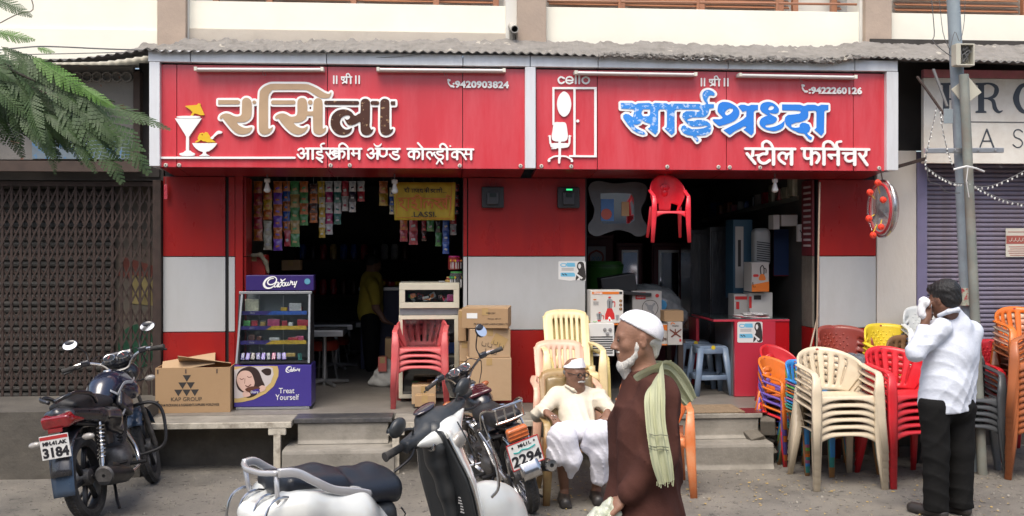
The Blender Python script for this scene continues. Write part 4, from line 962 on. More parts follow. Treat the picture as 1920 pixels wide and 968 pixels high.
def chair_meshes(kind):
 """meshes of one chair kind, in metres, facing -Y, standing at the origin"""
 if kind in CHK: return CHK[kind]
 K = dict(w=.25, seat=.43, top=.74, arm=.60, d=.23, slots=7, lip=.09)
 if kind == 'high': K.update(top=.98, arm=.64, w=.27, slots=7)
 if kind == 'mid': K.update(top=.84, arm=.63)
 if kind == 'weave': K.update(top=.84, arm=.63)
 if kind == 'kid': K.update(w=.18, seat=.27, top=.56, arm=.40, d=.15, lip=.06)
 W_, S_, T_, A_, D_ = K['w'], K['seat'], K['top'], K['arm'], K['d']
 q = W_/.29
 out = []
 # seat with rounded front apron
 mb = MB()
 def seat(u, v):
  x = (u-.5)*2
  if v <= .8:
   t = v/.8; y = D_*.95-(D_*1.9)*t; w = W_*(.80+.13*t)
   return (x*w, y, S_-.012*(1-x*x)*math.sin(t*3.1)-.03*(1-t)+.006*math.sin(t*6))
  t = (v-.8)/.2; drop = (.035+.075*abs(x)**3)*q
  return (x*W_*(.93+.01*t), -D_*.95-.02*q*math.sin(t*1.57), S_-drop*t)
 mb.grid(seat, 12, 15); out.append(('seat', mb.mesh('seat', None, solid=.007, smooth='all')))
 # backrest shell
 mb = MB(); NU, NV = 44, 14
 tilt = .10*q
 def back(u, v):
  x = (u-.5)*2; a = x*1.30
  bw = .72+.30*min(1, v*1.4)
  if kind == 'high':
   X = W_*.86*x; Y = D_*.95+.03*(1-x*x)+(.26*v)*1.0; top = T_-.05*abs(x)**4
   if abs(x) > .9: top -= .02
   return (X*(.95+.07*v-.06*max(0, v-.8)), Y, S_-.02+(top-S_+.02)*v)
  Y = D_*.95+.06*q*math.cos(a)-(1-math.cos(a))*.30*q*min(1, .35+v)+tilt*v*(1-.5*abs(x))
  X = W_*1.02*math.sin(a)/math.sin(1.30)*bw if kind != 'mid' else W_*.99*math.sin(a)/math.sin(1.3)*bw
  if kind in ('slat', 'kid'): top = A_+.03+(T_-A_-.03)*math.cos(x*1.57)**.75
  else: top = A_+.04+(T_-A_-.04)*(max(0, 1-abs(x)**3.2))**.55
  return (X, Y, S_-.03+(top-S_+.03)*v)
 if kind in ('slat', 'mid'):
  sk = lambda i, j: 2 <= j <= 11 and 7 <= i < 37 and (i-7) % 5 in (3, 4) and (i-7) < 29
 elif kind == 'high':
  sk = lambda i, j: 3 <= j <= 11 and 6 <= i < 38 and (i-6) % 5 in (3, 4)
 elif kind == 'kid':
  sk = lambda i, j: 0 <= j <= 2 and (4 <= i < 14 or 30 <= i < 40)
 else:
  sk = lambda i, j: 3 <= j <= 11 and 8 <= i < 36 and (i+j) % 2 == 0 and (i % 2 == 0)
 if kind == 'weave':
  sk = lambda i, j: (3 <= j <= 11 and (4 <= i < 9 or 35 <= i < 40) and j % 2 == 0)
 mb.grid(back, NU, NV, sk)
 # rolled rim
 rim = [back(i/NU, 1.0) for i in range(NU+1)]
 mb2 = MB(); mb2.tube([Vector(p)+Vector((0, .004, -.004)) for p in rim], .011*q, 6)
 bm_ = mb.mesh('backrest', None, solid=.008, smooth='all'); r_ = mb2.mesh('rim', None, smooth='all')
 b = bmesh.new(); b.from_mesh(bm_); b.from_mesh(r_)
 if kind == 'weave':      # raised quilting in the middle
  e = MB()
  for j in range(3, 12):
   for i in range(13, 31, 2):
    if (i//2+j) % 2: continue
    p = Vector(back((i+.5)/NU, (j+.5)/NV)); e.obox(p+Vector((0, -.006, 0)), (.020, .008, .020), (0, math.pi/4, 0))
  em = e.mesh('e', None); b.from_mesh(em)
 if kind == 'kid':
  e = MB(); pc = Vector(back(.5, .55)); e.lathe([(0, -.014), (.09*q*1.1, -.012), (.095*q*1.1, .0)], 24, pc+Vector((0, -.0, 0)), (0, 1, .25))
  e.lathe([(0, -.03), (.02, -.026), (.024, -.012)], 12, pc+Vector((0, 0, .03)), (0, 1, .25)); e.lathe([(0, -.03), (.032, -.026), (.036, -.012)], 12, pc+Vector((0, 0, -.018)), (0, 1, .25))
  b.from_mesh(e.mesh('e', None))
 b.to_mesh(bm_); b.free(); bm_.polygons.foreach_set('use_smooth', [True]*len(bm_.polygons)); out.append(('backrest', bm_))
 # arms and legs
 for s in (-1, 1):
  mb = MB(); x1 = W_*1.0*s
  yb = D_*.95+.06*q*math.cos(1.3)-(1-math.cos(1.3))*.30*q*1.0+tilt*.5 if kind != 'high' else D_*.95+.12
  xb = W_*1.02*(1.02)*s if kind != 'high' else W_*.88*s
  zb = A_+.03 if kind != 'high' else A_+.02
  p = [(xb, yb+.02, zb), (x1*1.02, (yb-D_*.6)/2, A_+.012), (x1*1.02, -D_*.72, A_), (x1*1.015, -D_*.93, A_-.018*q), (x1*1.0, -D_*1.0, A_-.055*q)]
  flat(mb, smooth_pts3(p), .058*q, .016, (1, 0, 0)); out.append(('armrest', mb.mesh('armrest', None, smooth='all')))
  mb = MB()
  p = [(x1*1.0, -D_*1.0, A_-.03*q), (x1*.99, -D_*1.02, S_+.02), (x1*1.02, -D_*1.09, S_*.6), (x1*1.08, -D_*1.25, 0)]
  flat(mb, p, [.062*q, .085*q, .075*q, .055*q], [.028*q, .04*q, .036*q, .03*q], (1, .0, 0)); out.append(('leg', mb.mesh('leg', None, smooth='all')))
  mb = MB()
  p = [(W_*.84*s, D_*.85, S_+.01), (W_*.90*s, D_*1.0, S_*.6), (W_*1.0*s, D_*1.24, 0)]
  flat(mb, p, [.07*q, .06*q, .045*q], [.035*q, .032*q, .028*q], (1, 0, 0)); out.append(('leg', mb.mesh('leg', None, smooth='all')))
 e = MB(); pc = Vector(back(.5, .94)); e.lathe([(0, -.006), (.017*q, -.0055), (.018*q, -.003)], 12, pc+Vector((0, -.004, 0)), (0, 1, .2)); out.append(('sticker', e.mesh('sticker', m_sticker)))
 CHK[kind] = out
 return out
def smooth_pts3(p, k=4): return smooth_pts([tuple(x) for x in p], False, k)
CHM = {}
def chair(name, kind, m, label, loc, rz=0.0, sc=1.0, group=None, sticker=False, detail=True):
 t = thing(name, label, 'chair', loc, rz, group); t.scale = (sc, sc, sc)
 for nm, me in chair_meshes(kind):
  if nm == 'sticker':
   if sticker: new_obj(nm, me, None, t)
   continue
  key = (kind, id(me), m.name)
  if key not in CHM:
   c = me.copy(); c.materials.clear(); c.materials.append(m); CHM[key] = c
  new_obj(nm, CHM[key], None, t)
 return t
ORD = ['topmost', 'second', 'third', 'fourth', 'fifth', 'sixth', 'seventh', 'eighth', 'ninth', 'tenth', 'eleventh', 'twelfth', 'thirteenth', 'fourteenth']
def stack(kind, mats_, n, loc, rz, pitch, desc, group, sc=1.0, name='plastic_chair', lean=(0, 0)):
 """mats_: list from the bottom chair up"""
 if not isinstance(mats_, list): mats_ = [mats_]*n
 rr = random.Random(n*7+len(desc))
 for i in range(n):
  k = n-1-i
  lb = ('%s chair of %s' % (ORD[k], desc)) if k == 0 else (('%s chair down in %s' % (ORD[k], desc)) if i else 'lowest chair in %s' % desc)
  l = (loc[0]+lean[0]*i+rr.uniform(-.002, .002), loc[1]+lean[1]*i, loc[2]+pitch*i*sc)
  chair(name, kind, mats_[i], lb, l, rz+rr.uniform(-.008, .008), sc, group, sticker=(k == 0))
def cen(pxl, py, z=0.0, back=.27):       # centre of a chair whose front feet stand at (px, py)
 p = PG(pxl, py, z); return Vector((p.x, p.y+back, z))
# white and red stacks in front
stack('slat', P_white, 6, cen(1592, 919), R(2), .055, 'the ivory slatted stack', 'ivory chairs in the front stack', 1.0)
stack('slat', P_red, 6, cen(1727, 914), R(6), .055, 'the glossy red slatted stack', 'red chairs in the front stack', 1.0)
# pink-red stack on the shop platform
stack('slat', P_fade, 4, cen(789, 766, ZF, .22), R(-2), .058, 'the faded red stack on the shop platform', 'faded red chairs by the shop entrance', .87)
# children's chairs
kb = PG(1474, 872); kb = Vector((kb.x+.05, kb.y+.18, 0))
stack('kid', [P_red, P_orange, P_purple, P_purple, P_orange, P_purple, P_orange], 7, kb, R(28), .052, 'the orange and violet small chair stack', 'small children chairs in two stacks', 1.0, 'child_chair')
kb2 = PG(1486, 850); kb2 = Vector((kb2.x, kb2.y+.22, 0))
stack('kid', [P_red, P_purple, P_red, P_purple, P_purple, P_red, P_purple, P_red], 8, kb2, R(20), .052, 'the red topped small chair stack behind', 'small children chairs in two stacks', 1.0, 'child_chair')
kb3 = PG(1543, 890); kb3 = Vector((kb3.x, kb3.y+.22, 0))
stack('mid', [P_brown, P_teal, P_teal, P_blue, P_pink, P_teal, P_orange, P_brown, P_green, P_pink, P_blue], 11, kb3, R(14), .034, 'the many coloured stack beside the ivory one', 'many coloured chairs in one stack', .74)
kb4 = PG(1625, 905); stack('mid', [P_brown, P_brown, P_teal, P_teal, P_blue], 5, Vector((kb4.x-.03, kb4.y+.45, 0)), R(10), .05, 'the teal and brown stack behind the ivory one', 'teal and brown chairs behind', .8)
# back row
def backrow(kind, m, px, ptop, Y, n, desc, grp, rz=0., sc=1., pitch=.05, T=.84):
 p = PY(px, ptop, Y+.25); base = p.z-(T*sc+pitch*(n-1)*sc)
 stack(kind, m, n, (p.x, Y, max(0.0, base)), rz, pitch, desc, grp, sc)
backrow('weave', P_rust, 1575, 612, -.35, 6, 'the rust red quilted stack against the wall', 'rust red chairs against the wall', R(4))
backrow('weave', P_yellow, 1652, 608, -.45, 6, 'the yellow stack by the whitewashed pier', 'yellow chairs by the pier', R(-3), .86)
backrow('mid', P_dbrown, 1693, 630, -.75, 4, 'the dark brown stack behind the red one', 'dark brown chairs behind', R(-14), .9)
backrow('weave', [P_navy, P_navy, P_navy, P_navy, P_navy, P_offw, P_offw], 1722, 575, -.4, 7, 'the white and navy stack at the pier', 'white and navy chairs', R(-14), .86)
backrow('weave', P_slate, 1760, 760, -.85, 2, 'the slate grey pair behind the standing man', 'slate grey chairs', 0, .9)
# right of the standing man
backrow('weave', P_red, 1868, 655, -.55, 5, 'the red stack right of the standing man', 'red chairs right of the man', R(3), .95)
stack('weave', P_grey, 5, (PG(1850, 905).x, PG(1850, 905).y+.42, 0), R(-4), .052, 'the dark grey stack behind the standing man', 'dark grey chairs behind the man', .98)
backrow('slat', [P_terra, P_terra, P_peach, P_peach, P_white, P_orange], 1903, 577, -.75, 6, 'the orange topped stack at the right edge', 'orange topped chairs', R(-8), 1.0, .05, .74)
p = PG(1906, 914); stack('slat', P_terra, 11, Vector((p.x+.47, p.y+.22, 0)), R(-50), .05, 'the tall terracotta stack at the right edge', 'terracotta chairs at the right edge', 1.0, lean=(-.001, -.003))
# orange armchair beyond the walking man
p = PG(1282, 930); chair('plastic_chair', 'mid', plas('marbled_orange_plastic', (.62,.17,.05), dirt=(.62,.36,.2), da=.6), 'orange marbled armchair standing alone right of the walking man', (p.x-.17, p.y+.25, 0), R(-8), 1.0)
# cream and peach high back chairs
p = PY(1075, 592, -.35); chair('high_back_chair', 'high', P_cream, 'cream high backed chair with vertical slats, taller of the two behind the seated man', (PY(1072, 600, -.6).x, -.60, ZF-.0), 0, .87, 'high backed chairs behind the seated man')
chair('high_back_chair', 'high', plas('pale_yellow_plastic', (.62,.5,.18)), 'yellowish high backed chair nested under the cream one', (PY(1078, 600, -.55).x, -.56, ZF-.07), 0, .87, 'high backed chairs behind the seated man')
chair('high_back_chair', 'high', P_peach, 'peach pink high backed chair directly behind the seated man', (PY(1060, 600, -1.05).x, -1.02, .16), 0, .90, 'high backed chairs behind the seated man')
# red child chair hung from the sign
p = PY(1252, 458, -.38)
hz_ = PY(1252, 329, -.25).z
hc = chair('child_chair', 'kid', plas('bright_red_plastic', (.78,.03,.05)), 'small red chair hanging from the lower edge of the sign', (p.x, -.36, hz_-.575), R(0), 1.0)
hc.rotation_euler = (R(8), 0, R(-2)); hc.scale = (.82, .9, 1)
q = MB(); q.tube([(p.x, -.28, hz_-.005), (p.x, -.27, zsb+.01)], .004, 6); o = q.build('hanging_wire', m_wire); tag(o, 'short wire loop that holds the hanging red chair', 'wire')
# wrapped grey cushion on top of stack behind ivory one
mb = SDF(.04); c = PY(1600, 690, -.8)
mb.box((0,0,0), (.20,.20,.06), .06); mb.ell((0,.05,.05), (.17,.14,.05))
me = mb.mesh('wrapped_bundle', .014, mat('grey_polythene', (.10,.11,.13), .25, .4, 14, bump=1.0, bs=26, spec=.8), disp=lambda X,Y,Z: .006*np.sin(X*60+Y*33)+.005*np.sin(Y*71+Z*40))
o = new_obj('wrapped_bundle', me); o.location = c; o.rotation_euler = (R(10), 0, .1); tag(o, 'dark grey polythene wrapped bundle lying between the chair stacks', 'bundle')
# stools
def stool(px, py, z, label, rz):
 p = PG(px, py, z); t = thing('stool', label, 'stool', (p.x, p.y+.16, z), rz, 'blue grey stools in the furniture shop')
 h = .47
 q = MB(); q.box((-.135, -.12, h-.03), (.135, .12, h)); q.build('seat', P_stool, t, bevel=.012)
 for sx in (-1, 1):
  for sy in (-1, 1):
   q = MB(); flat(q, [(sx*.118, sy*.105, h-.02), (sx*.175, sy*.15, 0)], [.055, .05], [.035, .03], (1,0,0)); q.build('leg', P_stool, t, smooth='all')
 for sy in (-1, 1):
  q = MB(); flat(q, [(-.15, sy*.13, .17), (.15, sy*.13, .17)], [.045, .045], [.02, .02], (0,0,1)); q.build('stretcher', P_stool, t, smooth='all')
  q = MB(); flat(q, [(-.125, sy*.112, h-.05), (.125, sy*.112, h-.05)], [.05, .05], [.02, .02], (0,0,1)); q.build('apron', P_stool, t, smooth='all')
 for sx in (-1, 1):
  q = MB(); flat(q, [(sx*.152, -.13, .17), (sx*.152, .13, .17)], [.045, .045], [.02, .02], (0,0,1)); q.build('stretcher', P_stool, t, smooth='all')
  q = MB(); flat(q, [(sx*.128, -.112, h-.05), (sx*.128, .112, h-.05)], [.05, .05], [.02, .02], (0,0,1)); q.build('apron', P_stool, t, smooth='all')
 q = MB(); q.lathe([(0, -.125), (.02, -.124), (.021, -.12)], 12, (0, 0, h-.015), (0, 1, 0)); q.build('sticker', P_yellow, t)
 return t
stool(1338, 743, ZF, 'nearer blue grey plastic stool with a yellow sticker beside the red counter', R(4))
stool(1308, 730, ZF, 'farther blue grey plastic stool, half behind the nearer one', R(-3))
# ================================================================ motorcycles
b_black = mat('satin_black_paint', (.018,.018,.022), .28, .2, 5, coat=.6, spec=.6)
b_blue = mat('dark_blue_paint', (.014,.018,.04), .22, .2, 3, coat=.9, spec=.7)
b_fendblue = mat('steel_blue_paint', (.035,.06,.10), .25, .15, 3, coat=.8)
b_red = mat('wine_red_paint', (.06,.008,.014), .25, .2, 3, coat=.8)
b_silver = mat('silver_stripe', (.35,.36,.38), .3, .1)
b_rubber = mat('tyre_rubber', (.028,.027,.026), .85, .3, 12, bump=.4, bs=90, dirt=(.10,.09,.08), da=.6, ds=7)
b_seat = mat('black_vinyl', (.016,.016,.018), .5, .2, 8, bump=.15, bs=160)
b_engine = mat('engine_alloy', (.16,.155,.15), .5, .35, 14, metal=.6, bump=.3, bs=60, dirt=(.06,.05,.045), da=.8, ds=8)
b_blackm = mat('black_metal', (.02,.02,.022), .4, .3, 8, metal=.3)
b_chr = mat('worn_chrome', (.62,.62,.62), .2, .08, 6, metal=1.0, dirt=(.25,.2,.16), da=.5, ds=12)
b_redlens = mat('red_lens', (.24,.004,.008), .12, .3, 20, coat=1.0, spec=.8)
b_orlens = mat('faded_orange_lens', (.48,.13,.035), .25, .25, 20, coat=.6)
b_clear = mat('clear_lens', (.36,.34,.31), .1, .15, 30, coat=1.0)
b_plate = mat('plate_white', (.72,.72,.70), .45, .04, dirt=(.5,.46,.4), da=.4, ds=8)
b_ink = mat('plate_ink', (.015,.015,.02), .5); b_redink = mat('plate_red', (.45,.03,.03), .5)
b_mirror = mat('mirror_glass', (.75,.78,.8), .04, .02, metal=1.0)
b_glass = mat('dial_glass', (.03,.035,.04), .08, .1, coat=1.0)
def wheel(t, name, x, z, r, tw, spoked, hubm, rimm, y=0):
 q = MB(); pr = [(r-.075, -tw*.32), (r-.05, -tw*.5), (r-.02, -tw*.46), (r-.006, -tw*.28), (r, 0), (r-.006, tw*.28), (r-.02, tw*.46), (r-.05, tw*.5), (r-.075, tw*.32)]
 q.lathe(pr, 56, (x, y, z), (0, 1, 0))
 for k in range(56):     # tread blocks
  a = 2*math.pi*k/56
  for s in (-1, 1):
   a2 = a+.05*s; c = Vector((x+(r-.001)*math.sin(a2), y+s*tw*.16, z+(r-.001)*math.cos(a2))); q.obox(c, (.022, tw*.2, .008), (0, a2, .4*s))
 w_ = q.build(name, b_rubber, t, smooth=True)
 q = MB(); ri = r-.072
 q.lathe([(ri-.012, -tw*.30), (ri+.006, -tw*.34), (ri-.004, -tw*.12), (ri-.016, 0), (ri-.004, tw*.12), (ri+.006, tw*.34), (ri-.012, tw*.30), (ri-.022, 0), (ri-.012, -tw*.30)], 48, (x, y, z), (0, 1, 0)); q.build('rim', rimm, w_, smooth=True)
 q = MB(); q.lathe([(.0, -.055), (.055, -.05), (.06, -.02), (.06, .02), (.055, .05), (0, .055)], 24, (x, y, z), (0, 1, 0)); q.lathe([(0, -.085), (.012, -.085), (.012, .085), (0, .085)], 10, (x, y, z), (0, 1, 0)); q.build('hub', hubm, w_, smooth=True)
 if spoked:
  q = MB()
  for k in range(32):
   a = 2*math.pi*k/32; b = a+.35*(1 if k % 2 else -1); s = .03*(1 if k % 4 < 2 else -1)
   q.tube([(x+.05*math.sin(b), y+s, z+.05*math.cos(b)), (x+(ri-.01)*math.sin(a), y, z+(ri-.01)*math.cos(a))], .0022, 4)
  o = q.build('spokes', b_chr, w_); o['kind'] = 'stuff'
 else:
  for k in range(6):
   a = 2*math.pi*k/6+.3; q = MB()
   flat(q, [(x+.045*math.sin(a-.2), y, z+.045*math.cos(a-.2)), (x+.14*math.sin(a), y, z+.14*math.cos(a)), (x+(ri-.01)*math.sin(a+.1), y, z+(ri-.01)*math.cos(a+.1))], [.03, .03, .03], [.038, .026, .032], (0, 1, 0)); q.build('spoke', rimm, w_, smooth='all')
 return w_
def spring(q, p, r0, r1, rad, wire, turns, n=12):
 p0, p1 = Vector(p), Vector(r0); d = (p1-p0); L = d.length; d.normalize(); u = d.orthogonal().normalized(); v = d.cross(u)
 q.tube([p0+d*L*i/(turns*n)+(u*math.cos(2*math.pi*i/n)+v*math.sin(2*math.pi*i/n))*rad for i in range(turns*n+1)], wire, 5)
def motorcycle(label, p, heading, lean, sx, style, sc=1.0, steer=0.0):
 t = thing('motorcycle', label, 'motorcycle', p, 0)
 t.rotation_euler = Euler((0, 0, 0)); t.rotation_mode = 'XYZ'
 # lean about the ground line then turn to heading
 M = Matrix.Rotation(heading, 4, 'Z') @ Matrix.Rotation(-lean, 4, 'X')
 t.rotation_euler = M.to_euler(); t.scale = (sx*sc, sc, sc)
 A = style == 'A'
 paint = b_blue if A else b_black; fend = b_fendblue if A else b_silver
 RW = .30
 wheel(t, 'rear_wheel', 0, RW, RW, .10, not A, b_engine, b_blackm if A else b_chr)
 fx = 1.26; st = Matrix.Translation((1.02, 0, .9)) @ Matrix.Rotation(steer, 4, Vector((-.42, 0, 1)).normalized()) @ Matrix.Translation((-1.02, 0, -.9))
 front = []
 w2 = wheel(t, 'front_wheel', fx, RW, RW, .08, not A, b_engine, b_blackm if A else b_chr); front.append(w2)
 B = lambda q, n, m, **k: q.build(n, m, t, **k)
 # frame, swingarm, engine
 q = MB(); q.tube([(.95,0,.88),(.62,0,.70),(.30,0,.66),(-.18,0,.70)], .02, 8); q.tube([(.97,0,.80),(.80,0,.45),(.70,0,.28),(.40,0,.26),(.30,0,.62)], .018, 8)
 for s in (-1, 1): q.tube([(.30,.09*s,.62),(.0,.11*s,.66),(-.2,.09*s,.70)], .013, 6)
 B(q, 'frame', b_blackm, smooth=True)
 q = MB()
 for s in (-1, 1): q.tube([(.40,.08*s,.30),(.15,.09*s,.30),(-.03,.09*s,.30)], [.02,.018,.022], 8)
 B(q, 'swingarm', b_blackm, smooth=True)
 sd_ = SDF(.03); sd_.box((.55,0,.34), (.16,.10,.09), .04).cone((.62,0,.40), (.72,0,.60), .075, .065).ell((.50,-.11,.33), (.10,.05,.09)).ell((.50,.11,.33), (.11,.05,.09)).box((.47,0,.52), (.06,.05,.07), .02)
 new_obj('engine', sd_.mesh('engine', .013, b_engine), None, t)
 q = MB()
 for k in range(7):
  c = Vector((.625+.012*k, 0, .44+.024*k)); q.obox(c, (.15, .17, .006), (0, -.45, 0))
 B(q, 'cooling_fin', b_engine)
 # shocks with springs
 for s in (-1, 1):
  q = MB(); a, b = (-.0,.135*s,.32), (.10,.135*s,.66); q.tube([a, (Vector(a)+Vector(b))/2], .020, 10); q.tube([a, b], .010, 8); so = B(q, 'shock_absorber', b_chr, smooth=True)
  q = MB(); spring(q, Vector(a).lerp(Vector(b), .25), Vector(a).lerp(Vector(b), .95), 0, .026, .0055, 9); q.build('spring', b_chr, so)
 # tank
 sd_ = SDF(.05)
 if A: sd_.ell((.74,0,.70), (.16,.13,.10), (0,.5,0)).ell((.72,0,.86), (.25,.135,.12)).ell((.86,0,.86), (.12,.12,.09)).ell((.55,0,.80), (.14,.09,.08)).ell((.84,-.12,.80), (.13,.05,.07), (0,.2,0)).ell((.84,.12,.80), (.13,.05,.07), (0,.2,0))
 else: sd_.ell((.72,0,.84), (.25,.125,.11)).ell((.60,0,.82), (.17,.10,.09))
 new_obj('fuel_tank', sd_.mesh('fuel_tank', .011, paint), None, t)
 if A:
  for s in (-1, 1):
   q = MB(); flat(q, smooth_pts3([(.55,.125*s,.80),(.66,.145*s,.87),(.80,.155*s,.86),(.95,.12*s,.88)]), .004, .022, (0,1,0)); B(q, 'tank_stripe', b_silver, smooth='all')
   q = MB(); flat(q, smooth_pts3([(.50,.09*s,.84),(.58,.13*s,.78),(.62,.14*s,.70),(.55,.13*s,.64)]), .004, .018, (0,1,0)); B(q, 'tank_stripe', b_silver, smooth='all')
 q = MB(); q.lathe([(.0,.012),(.032,.012),(.036,0)], 18, (.74,0,.955 if not A else .975), (0,0,1)); B(q, 'fuel_cap', b_chr, smooth=True)
 if not A:
  sd_ = SDF(.02); sd_.box((.60,0,.925), (.13,.10,.018), .015, (0,-.1,0)); new_obj('tank_cover', sd_.mesh('tank_cover', .009, b_red, disp=lambda X,Y,Z: .002*np.sin(X*90)*np.sin(Y*70)), None, t)
 # seat
 sd_ = SDF(.05)
 if A: sd_.chain([(.50,0,.77),(.30,0,.765),(.08,0,.82),(-.12,0,.84)], [.07,.085,.075,.05]).box((.2,0,.765), (.30,.11,.03), .03).box((-.02,0,.825), (.15,.10,.025), .025)
 else: sd_.box((.22,0,.77), (.32,.115,.045), .04, (0,.03,0)).box((-.02,0,.80), (.16,.115,.04), .035).ell((.5,0,.80), (.10,.08,.05))
 new_obj('seat', sd_.mesh('seat', .011, b_seat), None, t)
 # side covers and tail
 sd_ = SDF(.04)
 if A:
  for s in (-1, 1): sd_.chain([(.42,.11*s,.66),(.15,.125*s,.70),(-.22,.07*s,.77)], [.065,.055,.045], k=.03); sd_.box((.40,.115*s,.62), (.13,.03,.085), .025, (0,.3,0)); sd_.box((.66,.12*s,.72), (.12,.028,.07), .025, (0,.5,0))
  sd_.cone((-.05,0,.76), (-.25,0,.78), .08, .055); new_obj('tail_cowl', sd_.mesh('tail_cowl', .011, b_black), None, t)
 else:
  for s in (-1, 1): sd_.box((.30,.12*s,.60), (.11,.025,.09), .025, (0,.2,0))
  sd_.box((.30,0,.60), (.05,.12,.04), .02)
  new_obj('side_cover', sd_.mesh('side_cover', .011, b_black), None, t)
 # rear mudguard
 q = MB()
 def mg(x0, a0, a1, r, w, m, nm, nseg=16, cx=0, cz=RW):
  q = MB()
  def f(u, v):
   a = a0+(a1-a0)*v; s = (u-.5)*2; rr = r-.02*s*s*(w/.07); return (cx-rr*math.sin(a), s*w, cz+rr*math.cos(a))
  q.grid(f, 8, nseg); return q.build(nm, m, t, solid=.004, smooth='all')
 mg(0, R(-30), R(78), .385, .075, b_black if A else b_chr, 'rear_mudguard')
 if A:
  q = MB(); q.grid(lambda u, v: (-.30-.06*v-.01*math.sin(v*3), (u-.5)*(.17-.02*v), .56-.32*v), 4, 8); q.build('mud_flap', b_fendblue, t, solid=.005, smooth='all')
 else:
  q = MB(); q.grid(lambda u, v: (-.365-.05*math.sin(v*2.2), (u-.5)*.15, .50-.14*v), 6, 8); q.build('chrome_flap', b_chr, t, solid=.004, smooth='all')
 # tail light, indicators, plate
 if A:
  sd_ = SDF(.02); sd_.box((-.27,0,.745), (.05,.10,.045), .02, (0,-.25,0)).cone((-.25,-.08,.74), (-.14,-.12,.72), .035, .012).cone((-.25,.08,.74), (-.14,.12,.72), .035, .012)
  new_obj('tail_light', sd_.mesh('tail_light', .008, b_redlens), None, t)
  q = MB(); q.box((-.335,-.05,.672), (-.32,.05,.70)); B(q, 'reflector', b_redlens, bevel=.003)
  px, pz, pw, ph = -.375, .585, .10, .08
 else:
  sd_ = SDF(.012); sd_.box((-.30,0,.70), (.035,.085,.05), .02, (0,-.15,0)); lo = new_obj('tail_light', sd_.mesh('tail_light', .007, b_orlens), None, t)
  for k in (-1, 0, 1):
   q = MB(); q.box((-.345,-.08,.70+k*.028-.003), (-.33,.08,.70+k*.028+.003)); q.build('lens_rib', b_orlens, lo, bevel=.002)
  q = MB(); q.box((-.27,-.06,.60), (-.20,.06,.75)); B(q, 'light_bracket', b_black, bevel=.01)
  px, pz, pw, ph = -.375, .555, .125, .095
 pl = MB(); pl.box((px,-pw,pz-ph), (px+.006,pw,pz+ph)); plo = B(pl, 'number_plate', b_plate, bevel=.002)
 def ptxt(s, z, h, m, dy=0, **k):
  me = txt_mesh(s, h/.72, m, depth=.001, **k); me.transform(Matrix.Rotation(R(-90), 4, 'Z')); me.transform(Matrix.Translation((px-.0015, dy, z))); new_obj('plate_text', me, None, plo)
 if A:
  ptxt('3184', pz-.065, .062, b_ink, offset=.004, sx=1.05); ptxt('MH.41.AK', pz+.015, .024, b_ink, offset=.002, sx=1.15)
  q = MB(); q.box((px-.002,-pw+.004,pz+ph-.028), (px-.0005,pw-.004,pz+ph-.006)); q.build('red_band', b_redink, plo)
 else:
  ptxt('2294', pz-.075, .078, b_ink, offset=.004, sx=1.1); ptxt('MH.11.', pz+.055, .024, b_ink, dy=-.01, offset=.002, sx=1.1)
  q = MB(); q.tube(smooth_pts3([(px-.002,.09,pz+.03),(px-.002,.05,pz+.022),(px-.002,.02,pz+.035),(px-.002,-.03,pz+.025),(px-.002,-.09,pz+.036)]), .006, 4); q.build('scroll_mark', mat('teal_ink', (.03,.35,.33), .5), plo)
  for yy in (-.09, .09): q = MB(); q.lathe([(0,-.003),(.008,-.003),(.008,0)], 8, (px-.001, yy, pz+.07), (1,0,0)); q.build('screw', b_ink, plo)
  q = MB()
  for (a, b, c, d) in ((-pw-.006,pz-ph-.006,pw+.006,pz-ph), (-pw-.006,pz+ph,pw+.006,pz+ph+.006), (-pw-.006,pz-ph,-pw,pz+ph), (pw,pz-ph,pw+.006,pz+ph)): q.box((px-.003,a,b), (px+.008,c,d))
  q.build('plate_border', b_redink, plo)
 for s in (-1, 1):
  if A:
   q = MB(); q.tube([(-.24,.08*s,.60),(-.25,.15*s,.60)], .008, 6); io = B(q, 'indicator_stalk', b_black)
   sd_ = SDF(.01); sd_.ell((-.255,.185*s,.605), (.03,.048,.024), (0,0,.25*s)); new_obj('indicator', sd_.mesh('indicator', .006, b_clear), None, t)
  q = MB()
 # grab rail
 if A:
  for s in (-1, 1):
   q = MB(); flat(q, smooth_pts3([(.12,.13*s,.80),(.02,.14*s,.87),(-.15,.12*s,.905),(-.27,.09*s,.90),(-.31,.02*s,.875)]), .02, .026, (0,1,0)); B(q, 'grab_rail', b_black, smooth='all')
 else:
  q = MB(); q.tube(smooth_pts3([(.22,-.135,.70),(.08,-.145,.84),(-.10,-.14,.90),(-.24,-.12,.915),(-.28,-.06,.92),(-.285,0,.92),(-.28,.06,.92),(-.24,.12,.915),(-.10,.14,.90),(.08,.145,.84),(.22,.135,.70)]), .012, 8); B(q, 'grab_rail', b_chr, smooth=True)
  q = MB(); q.tube([(-.23,-.12,.80),(-.25,0,.80),(-.23,.12,.80)], .009, 6)
  for s in (-1, -.35, .35, 1): q.tube([(-.27,.11*s,.91),(-.24,.11*s,.80)], .008, 6)
  B(q, 'seat_stay', b_chr, smooth=True)
  for s in (-1, 1):
   q = MB(); q.tube([(.08,.14*s,.84),(-.02,.15*s,.62),(-.08,.14*s,.45)], .010, 6); B(q, 'side_guard', b_chr, smooth=True); q = MB(); q.tube([(.30,.14*s,.66),(.05,.16*s,.45),(-.15,.15*s,.36)], .012, 6); B(q, 'side_guard', b_chr, smooth=True)
